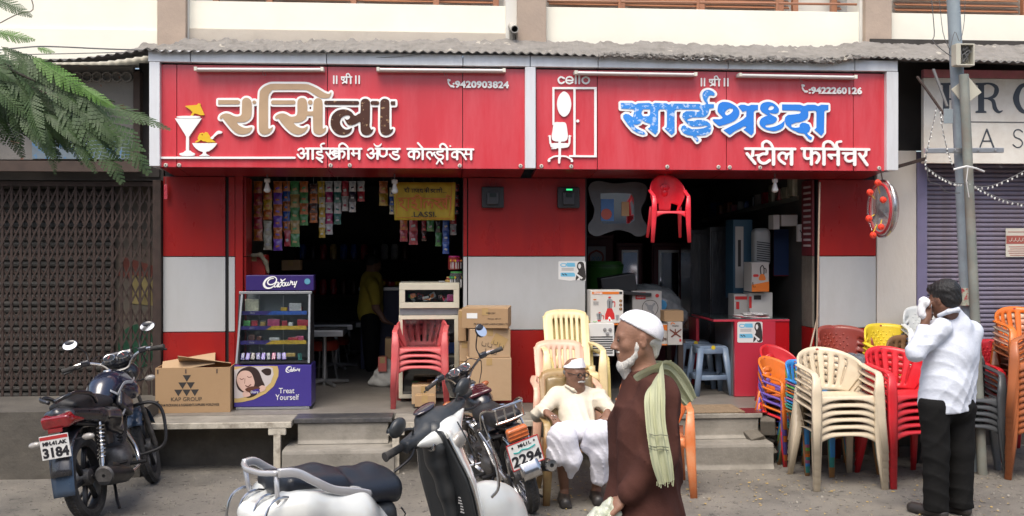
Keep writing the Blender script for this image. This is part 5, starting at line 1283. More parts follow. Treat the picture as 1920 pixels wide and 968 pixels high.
 # exhaust
 if A:
  q = MB(); q.tube(smooth_pts3([(.75,-.05,.50),(.80,-.09,.35),(.70,-.13,.24),(.45,-.15,.21)]), .020, 10); B(q, 'exhaust_pipe', b_chr, smooth=True)
  q = MB(); q.tube([(.45,-.15,.22),(.30,-.165,.24),(-.02,-.18,.29),(-.10,-.182,.30)], [.035,.062,.070,.064], 18); mo_ = B(q, 'muffler', b_blackm, smooth=True)
  q = MB(); q.lathe([(.012,-.004),(.056,-.004),(.068,.012)], 20, (-.105,-.182,.302), (1,0,.1)); q.build('muffler_cap', b_engine, mo_, smooth=True)
  q = MB(); q.tube([(.25,-.165,.30),(.0,-.2,.36)], [.03,.02], 8); B(q, 'heat_shield', b_blackm, smooth=True)
 else:
  q = MB(); q.tube(smooth_pts3([(.75,-.05,.50),(.82,-.09,.35),(.70,-.14,.26),(.45,-.17,.26)]), .020, 10); B(q, 'exhaust_pipe', b_chr, smooth=True)
  q = MB(); q.tube([(.45,-.17,.26),(.30,-.18,.28),(-.10,-.205,.33),(-.22,-.21,.345)], [.025,.045,.052,.045], 18); mo_ = B(q, 'muffler', b_blackm, smooth=True)
  q = MB(); q.lathe([(.014,.01),(.016,-.014),(.044,-.012),(.05,.01)], 20, (-.225,-.21,.346), (1,0,-.1)); q.build('muffler_cap', b_chr, mo_, smooth=True)
 # pegs, stand, chain cover
 for s in (-1, 1):
  q = MB(); q.tube([(.18,.10*s,.33),(.18,.25*s,.34)], .014, 8); B(q, 'foot_peg', b_blackm, smooth=True)
  q = MB(); q.tube([(.50,.10*s,.28),(.50,.27*s,.28)], .014, 8); B(q, 'foot_peg', b_blackm, smooth=True)
 q = MB(); q.tube([(.42,.1,.26),(.36,.30,.015)], .011, 8); q.obox((.36,.31,.012), (.05,.06,.008)); B(q, 'side_stand', b_blackm)
 q = MB(); flat(q, [(.42,.10,.33),(0,.10,.31),(-.06,.10,.31)], .02, .09, (0,1,0)); B(q, 'chain_cover', b_black, smooth='all')
 q = MB(); q.tube([(.36,.06,.22),(.2,.12,.08),(.12,.16,.03)], .012, 6); q.tube([(.36,-.06,.22),(.2,-.12,.08),(.12,-.16,.03)], .012, 6); B(q, 'centre_stand', b_blackm)
 # front: crash guard
 gm = b_blackm if A else b_chr
 q = MB()
 for s in (-1, 1): q.tube(smooth_pts3([(.86,.04*s,.66),(.88,.22*s,.68),(.90,.30*s,.62),(.88,.32*s,.48),(.84,.30*s,.34),(.80,.16*s,.30),(.76,.03*s,.30)]), .013, 8)
 B(q, 'crash_guard', gm, smooth=True)
 # steering assembly
 def fr(o): front.append(o); return o
 for s in (-1, 1):
  q = MB(); q.tube([(1.26,.075*s,.30),(1.12,.075*s,.60)], .021, 10); q.tube([(1.12,.075*s,.60),(.985,.075*s,.93)], .015, 10); fr(B(q, 'fork_leg', b_engine, smooth=True))
 q = MB()
 def ff(u, v):
  a = R(-62)+R(115)*v; s = (u-.5)*2; rr = .335-.022*s*s; return (fx-rr*math.sin(a), s*.062, RW+rr*math.cos(a))
 q.grid(ff, 8, 18); fr(q.build('front_fender', fend if A else b_chr, t, solid=.004, smooth='all'))
 q = MB(); hb = [(.86,-.36,1.06),(.90,-.24,1.075),(.97,-.12,1.03),(1.0,-.06,.965),(1.0,.06,.965),(.97,.12,1.03),(.90,.24,1.075),(.86,.36,1.06)]
 if not A: hb = [(x, y, z+(.03 if abs(y) > .2 else 0)) for x, y, z in hb]
 q.tube(smooth_pts3(hb), .0115, 8); fr(B(q, 'handlebar', b_chr, smooth=True))
 for s in (-1, 1):
  z0 = hb[0][2]
  q = MB(); q.tube([(.88,.29*s,z0+.004),(.852,.395*s,z0-.004)], .018, 10); q.lathe([(.0,-.005),(.021,-.003),(.021,.005),(.018,.01)], 10, (.853,.392*s,z0-.003), (.25,-s,0)); fr(B(q, 'grip', b_rubber, smooth=True))
  q = MB(); q.tube([(.93,.22*s,z0),(.935,.30*s,z0-.012),(.91,.40*s,z0-.03)], [.009,.007,.008], 6); fr(B(q, 'lever', b_blackm, smooth=True))
  sd_ = SDF(.01); sd_.box((.905,.225*s,z0+.012), (.025,.035,.025), .01); fr(new_obj('switch_box', sd_.mesh('switch_box', .008, b_black), None, t))
  if A: mp = (.90, .27*s, 1.24)
  else: mp = (.90, .26*s, 1.30)
  if A or s < 0:
   q = MB(); q.tube(smooth_pts3([(.92,.20*s,z0+.02),(.945,.21*s,z0+.09),(mp[0]+.015, mp[1]-.01*s, mp[2]-.02)]), .006, 6); fr(B(q, 'mirror_stem', b_blackm, smooth=True))
   sd_ = SDF(.01); sd_.ell((mp[0]+.012, mp[1]+.03*s, mp[2]), (.022,.062,.042) if A else (.02,.050,.062), (0,0,0)); mc = fr(new_obj('mirror', sd_.mesh('mirror', .006, b_black), None, t))
   q = MB(); q.lathe([(0,0),(1,0)], 22, (0,0,0), (1,0,0)); me = q.mesh('mirror_glass', b_mirror); me.transform(Matrix.Translation((mp[0]-.0105, mp[1]+.03*s, mp[2])) @ Matrix.Rotation(R(24), 4, 'Y') @ Matrix.Diagonal((1, .055 if A else .044, .036 if A else .055, 1)))
   new_obj('mirror_glass', me, None, mc)
 # headlight and dials
 sd_ = SDF(.03)
 if A: sd_.ell((1.10,0,.92), (.09,.12,.10)).ell((1.02,0,1.03), (.05,.14,.05), (0,.5,0)).box((1.06,0,1.06), (.012,.11,.05), .01, (0,.5,0))
 else: sd_.box((1.09,0,.93), (.07,.10,.09), .03).box((1.02,0,1.05), (.05,.115,.035), .02, (0,.35,0))
 hl = fr(new_obj('headlight_cowl', sd_.mesh('headlight_cowl', .01, b_black), None, t))
 for s in (-1, 1):
  q = MB(); q.lathe([(0,.012),(.040,.012),(.047,.006),(.05,-.02)], 20, (.975,.055*s,1.06), (-.55,0,.85)); do = q.build('dial', b_glass if A else b_black, hl, smooth=True)
  q = MB(); q.lathe([(.040,.014),(.046,.016),(.049,.008)], 20, (.975,.055*s,1.06), (-.55,0,.85)); q.build('dial_rim', b_chr, do, smooth=True)
  q = MB(); q.obox((.966,.055*s,1.075), (.002,.003,.03), (.6*s,.6,0)); q.build('needle', b_redink, do)
  q = MB(); q.tube([(1.04,.08*s,.84),(1.03,.16*s,.84)], .007, 6); fr(B(q, 'stalk', b_black)); sd_ = SDF(.01); sd_.ell((1.035,.20*s,.84), (.028,.045,.024)); fr(new_obj('front_indicator', sd_.mesh('front_indicator', .007, b_orlens if not A else b_clear), None, t))
 # cables
 q = MB()
 for s in (-1, 1):
  q.tube(smooth_pts3([(.93,.2*s,1.06),(1.05,.14*s,1.10),(1.10,.06*s,.98),(1.0,.05*s,.80)]), .004, 5)
 q.tube(smooth_pts3([(.93,-.2,1.06),(1.0,-.2,.96),(.98,-.1,.84),(.9,-.04,.78)]), .004, 5)
 fr(B(q, 'cables', b_black, smooth=True))
 if A:
  for s in (-1, 1):
   q = MB(); q.tube([(.985,.03*s,.93),(1.03,.045*s,.82)], .03, 8); fr(B(q, 'yoke', b_blackm))
 else:
  q = MB(); q.box((.95,-.09,.90), (1.03,.09,.925)); fr(B(q, 'yoke', b_engine, bevel=.006))
 for o in front:
  o.matrix_basis = st @ o.matrix_basis
 return t
# left bike
pr_ = PG(170, 976); pf_ = PG(286, 918)
h1 = R(84)
motorcycle('black and dark blue motorcycle with plate 3184 in front of the folding gate', (pr_.x, pr_.y+.02, 0), h1, R(10), .86, 'A', .96, steer=R(10))
pr_ = PG(994, 959)
motorcycle('older black motorcycle with chrome rails and plate 2294 beside the seated man', (pr_.x, pr_.y, 0), R(106), R(17), .86, 'B', .89, steer=R(14))
# ================================================================ scooter
s_white = mat('pearl_white_paint', (.66,.68,.66), .18, .04, 2, coat=1.0, spec=.6, dirt=(.5,.5,.46), da=.3, ds=3)
s_blk = mat('scuffed_black_plastic', (.028,.032,.036), .38, .3, 5, bump=.12, bs=150, dirt=(.055,.058,.06), da=.6, ds=4)
s_seat = mat('blue_black_vinyl', (.010,.014,.023), .38, .2, 6, bump=.2, bs=200, spec=.6)
s_rail = mat('pale_silver_paint', (.50,.50,.51), .25, .06, 3, metal=.4, coat=.6)
p = PD(918, 900, 5.15); hd = R(42)
t = thing('scooter', 'white scooter with black seat and black inner leg shield, nearest vehicle to the camera', 'scooter', (p.x-1.24*.88*math.cos(hd), p.y-1.24*.88*math.sin(hd), 0), hd); t.scale = (.88, 1, 1.03)
SCO = t
def NB(nm, sd_, h, m, **k): return new_obj(nm, sd_.mesh(nm, h, m, **k), None, t)
wheel(t, 'rear_wheel', 0, .22, .22, .09, False, b_engine, b_silver)
sd_ = SDF(.06)
sd_.chain([(.34,-.07,.52),(.12,-.12,.65),(-.16,-.11,.73),(-.34,-.04,.71)], [.11,.115,.085,.05]).chain([(.34,.07,.52),(.12,.12,.65),(-.16,.11,.73),(-.34,.04,.71)], [.11,.115,.085,.05]).chain([(.05,-.13,.45),(-.2,-.10,.55)], [.09,.06]).chain([(.05,.13,.45),(-.2,.10,.55)], [.09,.06])
sd_.box((.1,0,.95), (.60,.3,.17), .02, (0,.10,0), k=.01, op='s')
NB('body_panel', sd_, .011, s_white)
sd_ = SDF(.03); sd_.box((.34,0,.50), (.11,.145,.17), .06, (0,-.12,0)).box((.22,0,.60), (.16,.16,.06), .04); NB('seat_base', sd_, .012, s_blk)
sd_ = SDF(.05); sd_.chain([(-.20,0,.815),(.0,0,.80),(.20,0,.765),(.34,0,.745),(.42,0,.735)], [.05,.06,.055,.075,.065]).box((-.06,0,.805), (.18,.135,.040), .038, (0,.10,0)).box((.18,0,.735), (.26,.135,.04), .04, (0,.06,0)).ell((.31,0,.725), (.20,.145,.062), (0,.10,0)).box((.42,0,.70), (.06,.115,.065), .055)
sd_.box((.1,0,.64), (.8,.4,.06), .005, (0,.14,0), k=.01, op='s'); NB('seat', sd_, .009, s_seat)
q = MB(); q.tube([(.54,-.03,.60),(.565,-.035,.57),(.55,-.03,.54)], .004, 6); q.build('bag_hook', s_blk, t)
# grab rail
for s in (-1, 1):
 q = MB(); flat(q, smooth_pts3([(.21,.175*s,.735),(.12,.18*s,.76),(-.02,.18*s,.79),(-.13,.175*s,.84),(-.22,.16*s,.885),(-.30,.13*s,.89)]), [.010]+[.02]*20, [.015]+[.034]*20, (0,1,0)); q.build('grab_rail', s_rail, t, smooth='all')
q = MB(); flat(q, smooth_pts3([(-.30,-.13,.89),(-.335,-.06,.885),(-.34,0,.885),(-.335,.06,.885),(-.30,.13,.89)]),   .02, .024, (0,0,1)); q.build('grab_rail', s_rail, t, smooth='all')
for s in (-1, 1):
 q = MB(); flat(q, [(-.30,.12*s,.88),(-.27,.10*s,.70)], .018, .018, (0,1,0)); q.build('rail_stay', s_rail, t, smooth='all')
# rear steel guard
for y in (-.13, -.05, .05, .13):
 q = MB(); q.tube(smooth_pts3([(-.18,y,.77),(-.30,y*1.05,.79),(-.37,y*1.1,.74),(-.40,y*1.15,.56),(-.44,y*1.2,.42),(-.42,y*1.1,.34)]), .0065, 8); q.build('guard_tube', b_chr, t, smooth=True)
q = MB(); q.tube([(-.385,-.15,.62),(-.395,0,.62),(-.385,.15,.62)], .006, 8); q.tube([(-.43,-.155,.48),(-.44,0,.48),(-.43,.155,.48)], .006, 8); q.build('guard_crossbar', b_chr, t, smooth=True)
sd_ = SDF(.02); sd_.box((-.37,0,.64), (.04,.10,.035), .02, (0,-.4,0)); NB('tail_light', sd_, .008, b_redlens)
for s in (-1, 1): sd_ = SDF(.02); sd_.ell((-.25,.13*s,.58), (.08,.03,.03), (0,0,.45*s)); NB('rear_indicator', sd_, .007, b_clear)
sd_ = SDF(.02); sd_.box((-.30,0,.40), (.03,.09,.09), .01, (0,-.2,0)); NB('rear_flap', sd_, .012, s_blk)
q = MB(); q.tube(smooth_pts3([(-.22,-.205,.62),(-.02,-.232,.60),(.16,-.205,.52),(.30,-.19,.40)]), .0025, 5); q.build('panel_seam', s_blk, t)
sd_ = SDF(.01); sd_.ell((.12,-.222,.60), (.055,.004,.010), (0,.1,0)); NB('side_badge', sd_, .004, b_chr)
# floor board
sd_ = SDF(.02); sd_.box((.70,0,.27), (.22,.16,.03), .02); NB('floor_board', sd_, .014, s_blk)
sd_ = SDF(.02); sd_.box((.70,0,.22), (.26,.15,.03), .02).box((.3,0,.26),(.2,.12,.07),.04); NB('under_tray', sd_, .016, s_white)
# leg shield: curved sheet, x depends on z and |y|
def shx(z, y, off=0):
 v = (z-.28)/.65
 return 1.02-.25*v**1.1+.03*math.sin(v*3.1)-.30*abs(y)**1.8*1.4+off
def shw(v): return .145+.035*math.sin(min(1, v*1.3)*2.4)-.10*max(0, v-.62)**1.2*2
q = MB()
q.grid(lambda u, v: (shx(.28+.65*v, (u-.5)*2*shw(v), -.0), (u-.5)*2*shw(v), .28+.65*v), 18, 26); q.build('inner_leg_shield', s_blk, t, solid=.012, smooth='all')
q = MB()
q.grid(lambda u, v: (shx(.28+.65*v, (u-.5)*2*(shw(v)+.006), .016+.14*(1-((u-.5)*2)**2)), (u-.5)*2*(shw(v)+.012), .28+.65*v), 18, 26); q.build('front_apron', s_white, t, solid=.008, smooth='all')
for s in (-1, 1):
 q = MB(); q.tube([(shx(.28+.65*v, shw(v), .004), s*(shw(v)+.008), .28+.65*v) for v in [k/22 for k in range(1, 22)]], .0075, 8); q.build('edge_trim', b_chr, t, smooth=True)
# chrome front guard loop near the right edge
q = MB(); q.tube(smooth_pts3([(1.0,-.14,.90),(1.02,-.22,.80),(1.04,-.24,.66),(1.03,-.20,.60)]), .008, 8); q.build('side_guard', b_chr, t, smooth=True)
q = MB(); q.tube(smooth_pts3([(1.0,.14,.90),(1.02,.22,.80),(1.04,.24,.66),(1.03,.20,.60)]), .008, 8); q.build('side_guard', b_chr, t, smooth=True)
# inner glove hump with key barrel and a sticker
sd_ = SDF(.04); sd_.chain([(.80,0,.90),(.83,0,.78),(.90,0,.62),(.97,0,.40)], [.07,.06,.045,.035]).ell((.79,-.03,.845), (.045,.06,.04)); NB('steering_tunnel', sd_, .011, s_blk)
q = MB(); q.lathe([(0,-.018),(.02,-.018),(.024,-.012),(.024,.02)], 20, (.745,-.045,.855), (1,.25,-.2)); ko = q.build('key_barrel', b_chr, t, smooth=True)
q = MB(); q.obox((.727,-.05,.86), (.003,.004,.018)); q.build('key_slot', m_black, ko)
q = MB(); q.grid(lambda u, v: (shx(.50+.11*v, -.07+.05*u, -.009)-.002, -.085+.035*u, .50+.11*v), 3, 4); so = q.build('warning_sticker', mat('sticker_black', (.012,.012,.014), .3), t)
for k in range(6):
 z = .515+.015*k; q = MB(); q.box((shx(z, -.07)-.016, -.083, z), (shx(z, -.07)-.0135, -.083+.028-(k % 3)*.005, z+.006)); q.build('sticker_line', mat('sticker_print', (.5,.5,.5), .5), so)
# front wheel and fender
wheel(t, 'front_wheel', 1.24, .25, .22, .09, False, b_engine, b_silver)
sd_ = SDF(.03); sd_.ell((1.24,0,.30), (.33,.105,.31)).ell((1.18,0,.46), (.2,.10,.16)); sd_.box((1.24,0,.05), (.5,.3,.22), .02, k=.02, op='s'); NB('front_fender', sd_, .011, s_white)
q = MB()
for s in (-1, 1): q.tube([(1.24,.07*s,.24),(1.06,.05*s,.60)], .018, 8)
q.build('fork', b_blackm, t, smooth=True)
# headset turned to the right
ST = Matrix.Translation((.86, 0, .895)) @ Matrix.Rotation(R(-82), 4, Vector((-.3, 0, 1)).normalized()) @ Matrix.Translation((-.88, 0, -1.0))
def HB(o): o.matrix_basis = ST @ o.matrix_basis; return o
sd_ = SDF(.04); sd_.ell((.84,0,1.035), (.095,.105,.055), (0,.25,0)).ell((.80,0,1.05), (.07,.09,.04)).chain([(.84,-.10,1.03),(.83,-.24,1.035)], [.055,.034]).chain([(.84,.10,1.03),(.83,.24,1.035)], [.055,.034]).chain([(.85,0,1.0),(.84,0,.90)], [.070,.05])
sd_.box((1.22,0,1.0), (.25,.5,.3), .01, (0,.35,0), k=.01, op='s'); HB(NB('handlebar_cover', sd_, .010, s_blk))
sd_ = SDF(.03); sd_.ell((.89,0,1.015), (.085,.105,.072), (0,.3,0)).chain([(.90,-.08,1.02),(.87,-.20,1.04)], [.045,.02]).chain([(.90,.08,1.02),(.87,.20,1.04)], [.045,.02]).chain([(.92,0,.98),(.90,0,.90)], [.06,.05])
sd_.box((.62,0,1.05), (.24,.5,.3), .01, (0,.35,0), k=.01, op='s'); HB(NB('headlight_cowl', sd_, .010, s_white))
sd_ = SDF(.02); sd_.ell((.985,0,1.0), (.03,.075,.055), (0,.2,0)); HB(NB('headlight', sd_, .009, b_clear))
sd_ = SDF(.015); sd_.ell((.765,0,1.095), (.045,.085,.012), (0,-.35,0)); HB(NB('instrument_glass', sd_, .007, mat('tinted_dial', (.03,.022,.03), .12, .2, coat=1.0)))
for s in (-1, 1):
 q = MB(); q.tube([(.825,.24*s,1.035),(.80,.385*s,1.03)], [.018,.019], 12); q.lathe([(0,-.004),(.023,-.002),(.023,.006),(.019,.012)], 12, (.80,.385*s,1.03), (.16,-s,0)); HB(q.build('grip', b_rubber, t, smooth=True))
 sd_ = SDF(.015); sd_.box((.83,.235*s,1.035), (.03,.04,.032), .015); HB(NB('switch_pod', sd_, .009, s_blk))
 q = MB(); q.tube(smooth_pts3([(.86,.22*s,1.02),(.885,.29*s,1.01),(.87,.40*s,.99)]), .007, 8); q.lathe([(0,-.008),(.008,-.004),(.0,.008)], 8, (.87,.40*s,.99), (0,s,0)); HB(q.build('brake_lever', b_blackm, t, smooth=True))
 mx, my, mz = .82, (.27 if s > 0 else .33)*s, (1.12 if s > 0 else 1.17)
 q = MB(); q.tube(smooth_pts3([(.83,.20*s,1.06),(.84,.21*s,1.11),(mx+.02,my-.02*s,mz-.02)]), [.011]+[.006]*12, 8); HB(q.build('mirror_stem', s_blk, t, smooth=True))
 sd_ = SDF(.015); sd_.ell((mx+.012,my,mz), (.028,.062,.048)); mo_ = HB(NB('mirror', sd_, .007, s_blk))
 q = MB(); q.lathe([(0,0),(1,0)], 24, (0,0,0), (1,0,0)); me = q.mesh('mirror_glass', b_mirror); me.transform(Matrix.Translation((mx-.0175, my, mz)) @ Matrix.Rotation(R(16), 4, 'Y') @ Matrix.Diagonal((1,.053,.040,1))); new_obj('mirror_glass', me, None, mo_)
q = MB(); q.tube(smooth_pts3([(.80,-.17,.98),(.86,-.22,.84),(.90,-.20,.72),(.96,-.17,.70)]), .004, 6); q.build('cable', s_blk, t, smooth=True)
# ================================================================ people
def skin(name, c): return mat(name, c, .48, .12, 14, bump=.25, bs=120, dirt=tuple(x*.6 for x in c), da=.35, ds=10, spec=.4)
sk_old = skin('weathered_brown_skin', (.26,.135,.088)); sk_dark = skin('dark_brown_skin', (.23,.12,.078)); sk_mid = skin('brown_skin', (.17,.08,.05))
def cloth(name, c, **k):
 d = dict(rough=.9, var=.08, vs=5, bump=.35, bs=22, spec=.15); d.update(k); return mat(name, c, **d)
c_robe = cloth('brown_robe_cloth', (.075,.030,.023), dirt=(.05,.02,.016), da=.6, ds=4, bump=1.0, bs=7); c_shirt = cloth('white_shirt_cloth', (.60,.64,.72), bump=.8, bs=12); c_kurta = cloth('cream_shirt_cloth', (.64,.58,.47), bump=.8, bs=14)
c_dhoti = cloth('white_dhoti_cloth', (.66,.66,.72), bump=.9, bs=13); c_trouser = cloth('charcoal_trouser_cloth', (.010,.010,.010)); c_scarf = cloth('pale_green_scarf_cloth', (.50,.52,.34), bump=0, tl=.2)
c_cap = cloth('white_cap_knit', (.78,.78,.82), bump=.5, bs=220); c_hair = mat('black_hair', (.008,.007,.007), .42, .3, 40, bump=.8, bs=160, stretch=(1,1,.25)); c_whair = mat('white_hair', (.62,.60,.56), .8, .1, 30, bump=1.0, bs=170, stretch=(1,1,.3))
c_leather = mat('dark_leather', (.03,.026,.024), .45, .2, 10); c_eye = mat('eye_dark', (.015,.01,.008), .1); c_eyew = mat('eye_white', (.55,.5,.45), .2)
class Fr:     # frame: x forward, y left, z up
 def __init__(s, o, f, u=(0,0,1)):
  s.o = Vector(o); s.f = Vector(f).normalized(); u = Vector(u); s.l = u.cross(s.f).normalized(); s.u = s.f.cross(s.l)
  s.e = Matrix((s.f, s.l, s.u)).transposed().to_euler()
 def __call__(s, x, y, z): return s.o+s.f*x+s.l*y+s.u*z
def head(S, H, g=1.0, mouth=True):
 E = lambda c, r, k=.015, op='u': S.ell(H(*[v*g for v in c]), [v*g for v in r], H.e, k, op)
 C = lambda a, b, r1, r2, k=.012, op='u': S.cone(H(*[v*g for v in a]), H(*[v*g for v in b]), r1*g, r2*g, k, op)
 E((-.012,0,.03), (.098,.077,.088)); E((.03,0,-.03), (.060,.058,.086), .03)
 for s in (-1, 1):
  C((-.005,.055*s,-.045), (.055,.018*s,-.094), .02, .02, .03); E((.052,.042*s,-.020), (.024,.02,.022), .02)
  E((-.008,.079*s,-.004), (.018,.008,.033), .006); E((-.004,.086*s,0), (.008,.006,.018), .006, 's')
 E((.066,0,-.098), (.022,.022,.018), .02); C((.074,-.036,.020), (.074,.036,.020), .013, .013, .015)
 for s in (-1, 1): E((.093,.031*s,.004), (.013,.016,.010), .010, 's'); E((.074,.031*s,.003), (.013,.013,.012), .003)
 C((.084,0,.014), (.108,0,-.028), .008, .0125, .010)
 for s in (-1, 1): E((.097,.013*s,-.032), (.011,.008,.008), .008)
 C((.084,-.02,-.058), (.084,.02,-.058), .006, .006, .008); C((.083,-.018,-.069), (.083,.018,-.069), .007, .007, .008); C((.094,-.018,-.0635), (.094,.018,-.0635), .002, .002, .003, 's')
def hand(S, w, d, n, side, curl=.5, g=1.0, r=.0085):
 """w wrist, d direction of the hand, n palm normal, side vector towards the thumb"""
 w = Vector(w); d = Vector(d).normalized(); n = Vector(n); n = (n-d*n.dot(d)).normalized(); sv = d.cross(n)
 if sv.dot(Vector(side)) < 0: sv = -sv
 e = Matrix((d, sv, n)).transposed().to_euler()
 S.cone(w-d*.02*g, w+d*.03*g, .025*g, .024*g, .015); S.box(w+d*.052*g, (.045*g, .038*g, .013*g), .012*g, e, .012)
 for k, (o, L) in enumerate(((.030, .070), (.010, .080), (-.010, .075), (-.029, .058))):
  p = w+d*.090*g+sv*o*g; a = 0; L *= g
  for j, fr in enumerate((.45, .32, .23)):
   a += curl*(.75+.12*k)*(1 if j else .7); dd = d*math.cos(a)+n*math.sin(a); q = p+dd*L*fr; S.cone(p, q, r*g*(1-.07*j), r*g*(1-.07*(j+1)), .003); p = q
 p = w+d*.025*g+sv*.032*g; a = sv*.7+d*.6+n*.25
 q = p+a.normalized()*.035*g; S.cone(p, q, .012*g, .010*g, .008); q2 = q+(d*.8+n*(.3+.5*curl)+sv*.1).normalized()*.030*g; S.cone(q, q2, .0095*g, .008*g, .003)
def wr(amp, f=1.0, ph=0.0, dirv=(1, .4, 1.2)):
 dx, dy, dz = dirv
 def fn(X, Y, Z):
  a = np.sin((X*dx+Y*dy)*38*f+np.sin(Z*17*f+ph)*1.6+ph)*np.sin(Z*dz*26*f+X*15*f+ph*2)
  b = np.sin((X*1.3-Z*.8)*61*f+2*np.sin(Y*19*f+Z*9*f))
  return amp*(.7*a+.35*b)
 return fn
def folds(amp, f=1.0, ph=0.0, d1=(.3,.2,1.0), d2=(1.0,.3,.5)):
 def fn(X, Y, Z):
  wx = .05*np.sin(Z*9*f+ph)+.03*np.sin(X*13*f+Y*7*f); wz = .05*np.sin(X*11*f+ph*2)+.03*np.sin(Z*7*f+Y*8*f)
  a = np.sin(((X+wx)*d1[0]+Y*d1[1]+(Z+wz)*d1[2])*58*f+ph); b = np.sin(((X+wx)*d2[0]+Y*d2[1]-(Z+wz)*d2[2])*44*f+ph*1.7)
  m = .5+.5*np.sin(X*8+Z*6+ph); n_ = .5+.5*np.sin(Z*9-X*5+ph*3)
  return amp*((.55-np.sqrt(np.abs(a)))*m+(.55-np.sqrt(np.abs(b)))*n_)*-1.0
 return fn
class Person:
 def __init__(s, label, base, name='person'):
  s.t = thing(name, label, 'person', base); s.o = Vector(base)
 def q(s, px, py, d, dy=0.0): p = PD(px, py, d)-s.o; p.y += dy; return p
 def add(s, nm, S, h, m, **k): return new_obj(nm, S.mesh(nm, h, m, **k), None, s.t)
# ---------------------------------------------------------------- old man walking past
P = PD(1205, 900, 4.38); W1 = Person('old bearded man in brown robe, white cap and pale green scarf walking left', (P.x, P.y, 0)); q_ = W1.q; D1 = 4.38
S = SDF(.03)
H = Fr(q_(1194, 636, D1), (-1, -.05, -.06), (0, 0, 1)); head(S, H, 1.02)
S.chain([q_(1204, 668, D1), q_(1210, 705, D1+.0), q_(1212, 730, D1)], [.054, .056, .08], k=.03)
for s in (-1, 1):
 S.chain([q_(1226, 735, D1, .15*s), q_(1212, 835, D1, .20*s), q_(1160, 905, D1, .20*s) if s < 0 else q_(1215, 930, D1, .20)], [.05, .042, .03], k=.02)
S.chain([q_(1212, 740, D1), q_(1205, 900, D1)], [.10, .11], k=.05)
for s in (-1, 1):
 S.chain([q_(1205, 930, D1, .08*s), (Vector((-.10*s, .08*s, .48))), (Vector((-.04-.16*s, .08*s, .09)))], [.08, .055, .04], k=.03); S.cone((-.04-.16*s, .08*s, .05), (-.22-.16*s, .08*s, .035), .04, .03)
hand(S, q_(1150, 915, D1, -.205), Vector((-.75, 0, -.65)), (.25, .3, -.55), (-.5, -.3, .4), .95, .95)
W1.add('body', S, .0068, sk_old, smooth_it=1)
for s in (-1, 1): q = MB(); q.lathe([(0,.006),(.0045,.0045),(.006,0)], 10, H(.089, .031*s*1.02, .003), H.f); q.build('eye', c_eye, W1.t, smooth=True)
S = SDF(.02)     # beard and moustache
for s in (-1, 1): S.chain([H(.018, .066*s, .005), H(.016, .064*s, -.03), H(.024, .056*s, -.065), H(.045, .040*s, -.090), H(.066, .016*s, -.112)], [.006, .008, .011, .017, .021])
S.ell(H(.066, 0, -.112), (.030, .034, .036)).ell(H(.054, 0, -.150), (.024, .026, .032)).cone(H(.088, -.022, -.050), H(.088, .022, -.050), .007, .007, .008)
W1.add('beard', S, .006, c_whair, disp=lambda X,Y,Z: .0015*np.sin(X*330)*np.sin(Z*120), smooth_it=1)
S = SDF(.02)
S.ell(H(-.040, 0, .0), (.060, .068, .048), H.e); S.chain([H(-.075, 0, -.02), H(-.065, 0, -.065)], [.035, .030], k=.03); W1.add('hair', S, .006, c_whair, disp=lambda X,Y,Z: .0015*np.sin(X*330)*np.sin(Z*120), smooth_it=1)
S = SDF(.01); cf = Fr(H(-.012, 0, .035), H.f*1.0+Vector((0,0,.62)), (0,0,1)); S.ell(H(-.016, 0, .036), (.106, .087, .088), cf.e).ell(H(-.045, 0, .035), (.075, .08, .075), cf.e)
def capclip(X, Y, Z): return -((X-cf.o.x)*cf.u.x+(Y-cf.o.y)*cf.u.y+(Z-cf.o.z)*cf.u.z)+.004
W1.add('cap', S, .006, c_cap, clip=capclip, smooth_it=1)
S = SDF(.07)
for s in (-1, 1):
 S.chain([q_(1222, 728, D1, .12*s), q_(1204, 800, D1, .09*s), q_(1210, 860, D1, .10*s), q_(1206, 960, D1, .10*s)], [.085, .118, .125, .14])
 S.chain([q_(1206, 960, D1, .10*s), (.0, .11*s, .16)], [.14, .17])
S.chain([q_(1208, 706, D1), q_(1214, 740, D1)], [.066, .10], k=.05); S.chain([q_(1190, 722, D1), q_(1188, 760, D1)], [.055, .085], k=.05)
for s in (-1, 1):
 if s < 0: S.chain([q_(1228, 738, D1, -.17), q_(1216, 835, D1, -.225), q_(1165, 900, D1, -.215)], [.080, .074, .058], k=.04)
 else: S.chain([q_(1228, 738, D1, .17), q_(1220, 850, D1, .22), q_(1200, 930, D1, .2)], [.080, .074, .058], k=.04)
W1.add('robe', S, .0075, c_robe, disp=lambda X,Y,Z: .010*np.sin(Y*34+X*23+2.0*np.sin(Z*5.5))*np.clip(1.25-Z,0,1)+folds(.013, .62, 1.5, (.9,.3,.35), (1.3,.2,.20))(X,Y,Z), clip=lambda X,Y,Z: .13-Z, smooth_it=1)
# collar and pocket edge
S = SDF(.01); S.chain([H(-.02, -.065, -.135), H(.03, -.045, -.15), H(.05, 0, -.165), H(.03, .045, -.15), H(-.02, .065, -.135), H(-.06, .04, -.125), H(-.07, 0, -.12), H(-.06, -.04, -.125), H(-.02, -.065, -.135)], [.014]*9); W1.add('collar', S, .007, c_robe)
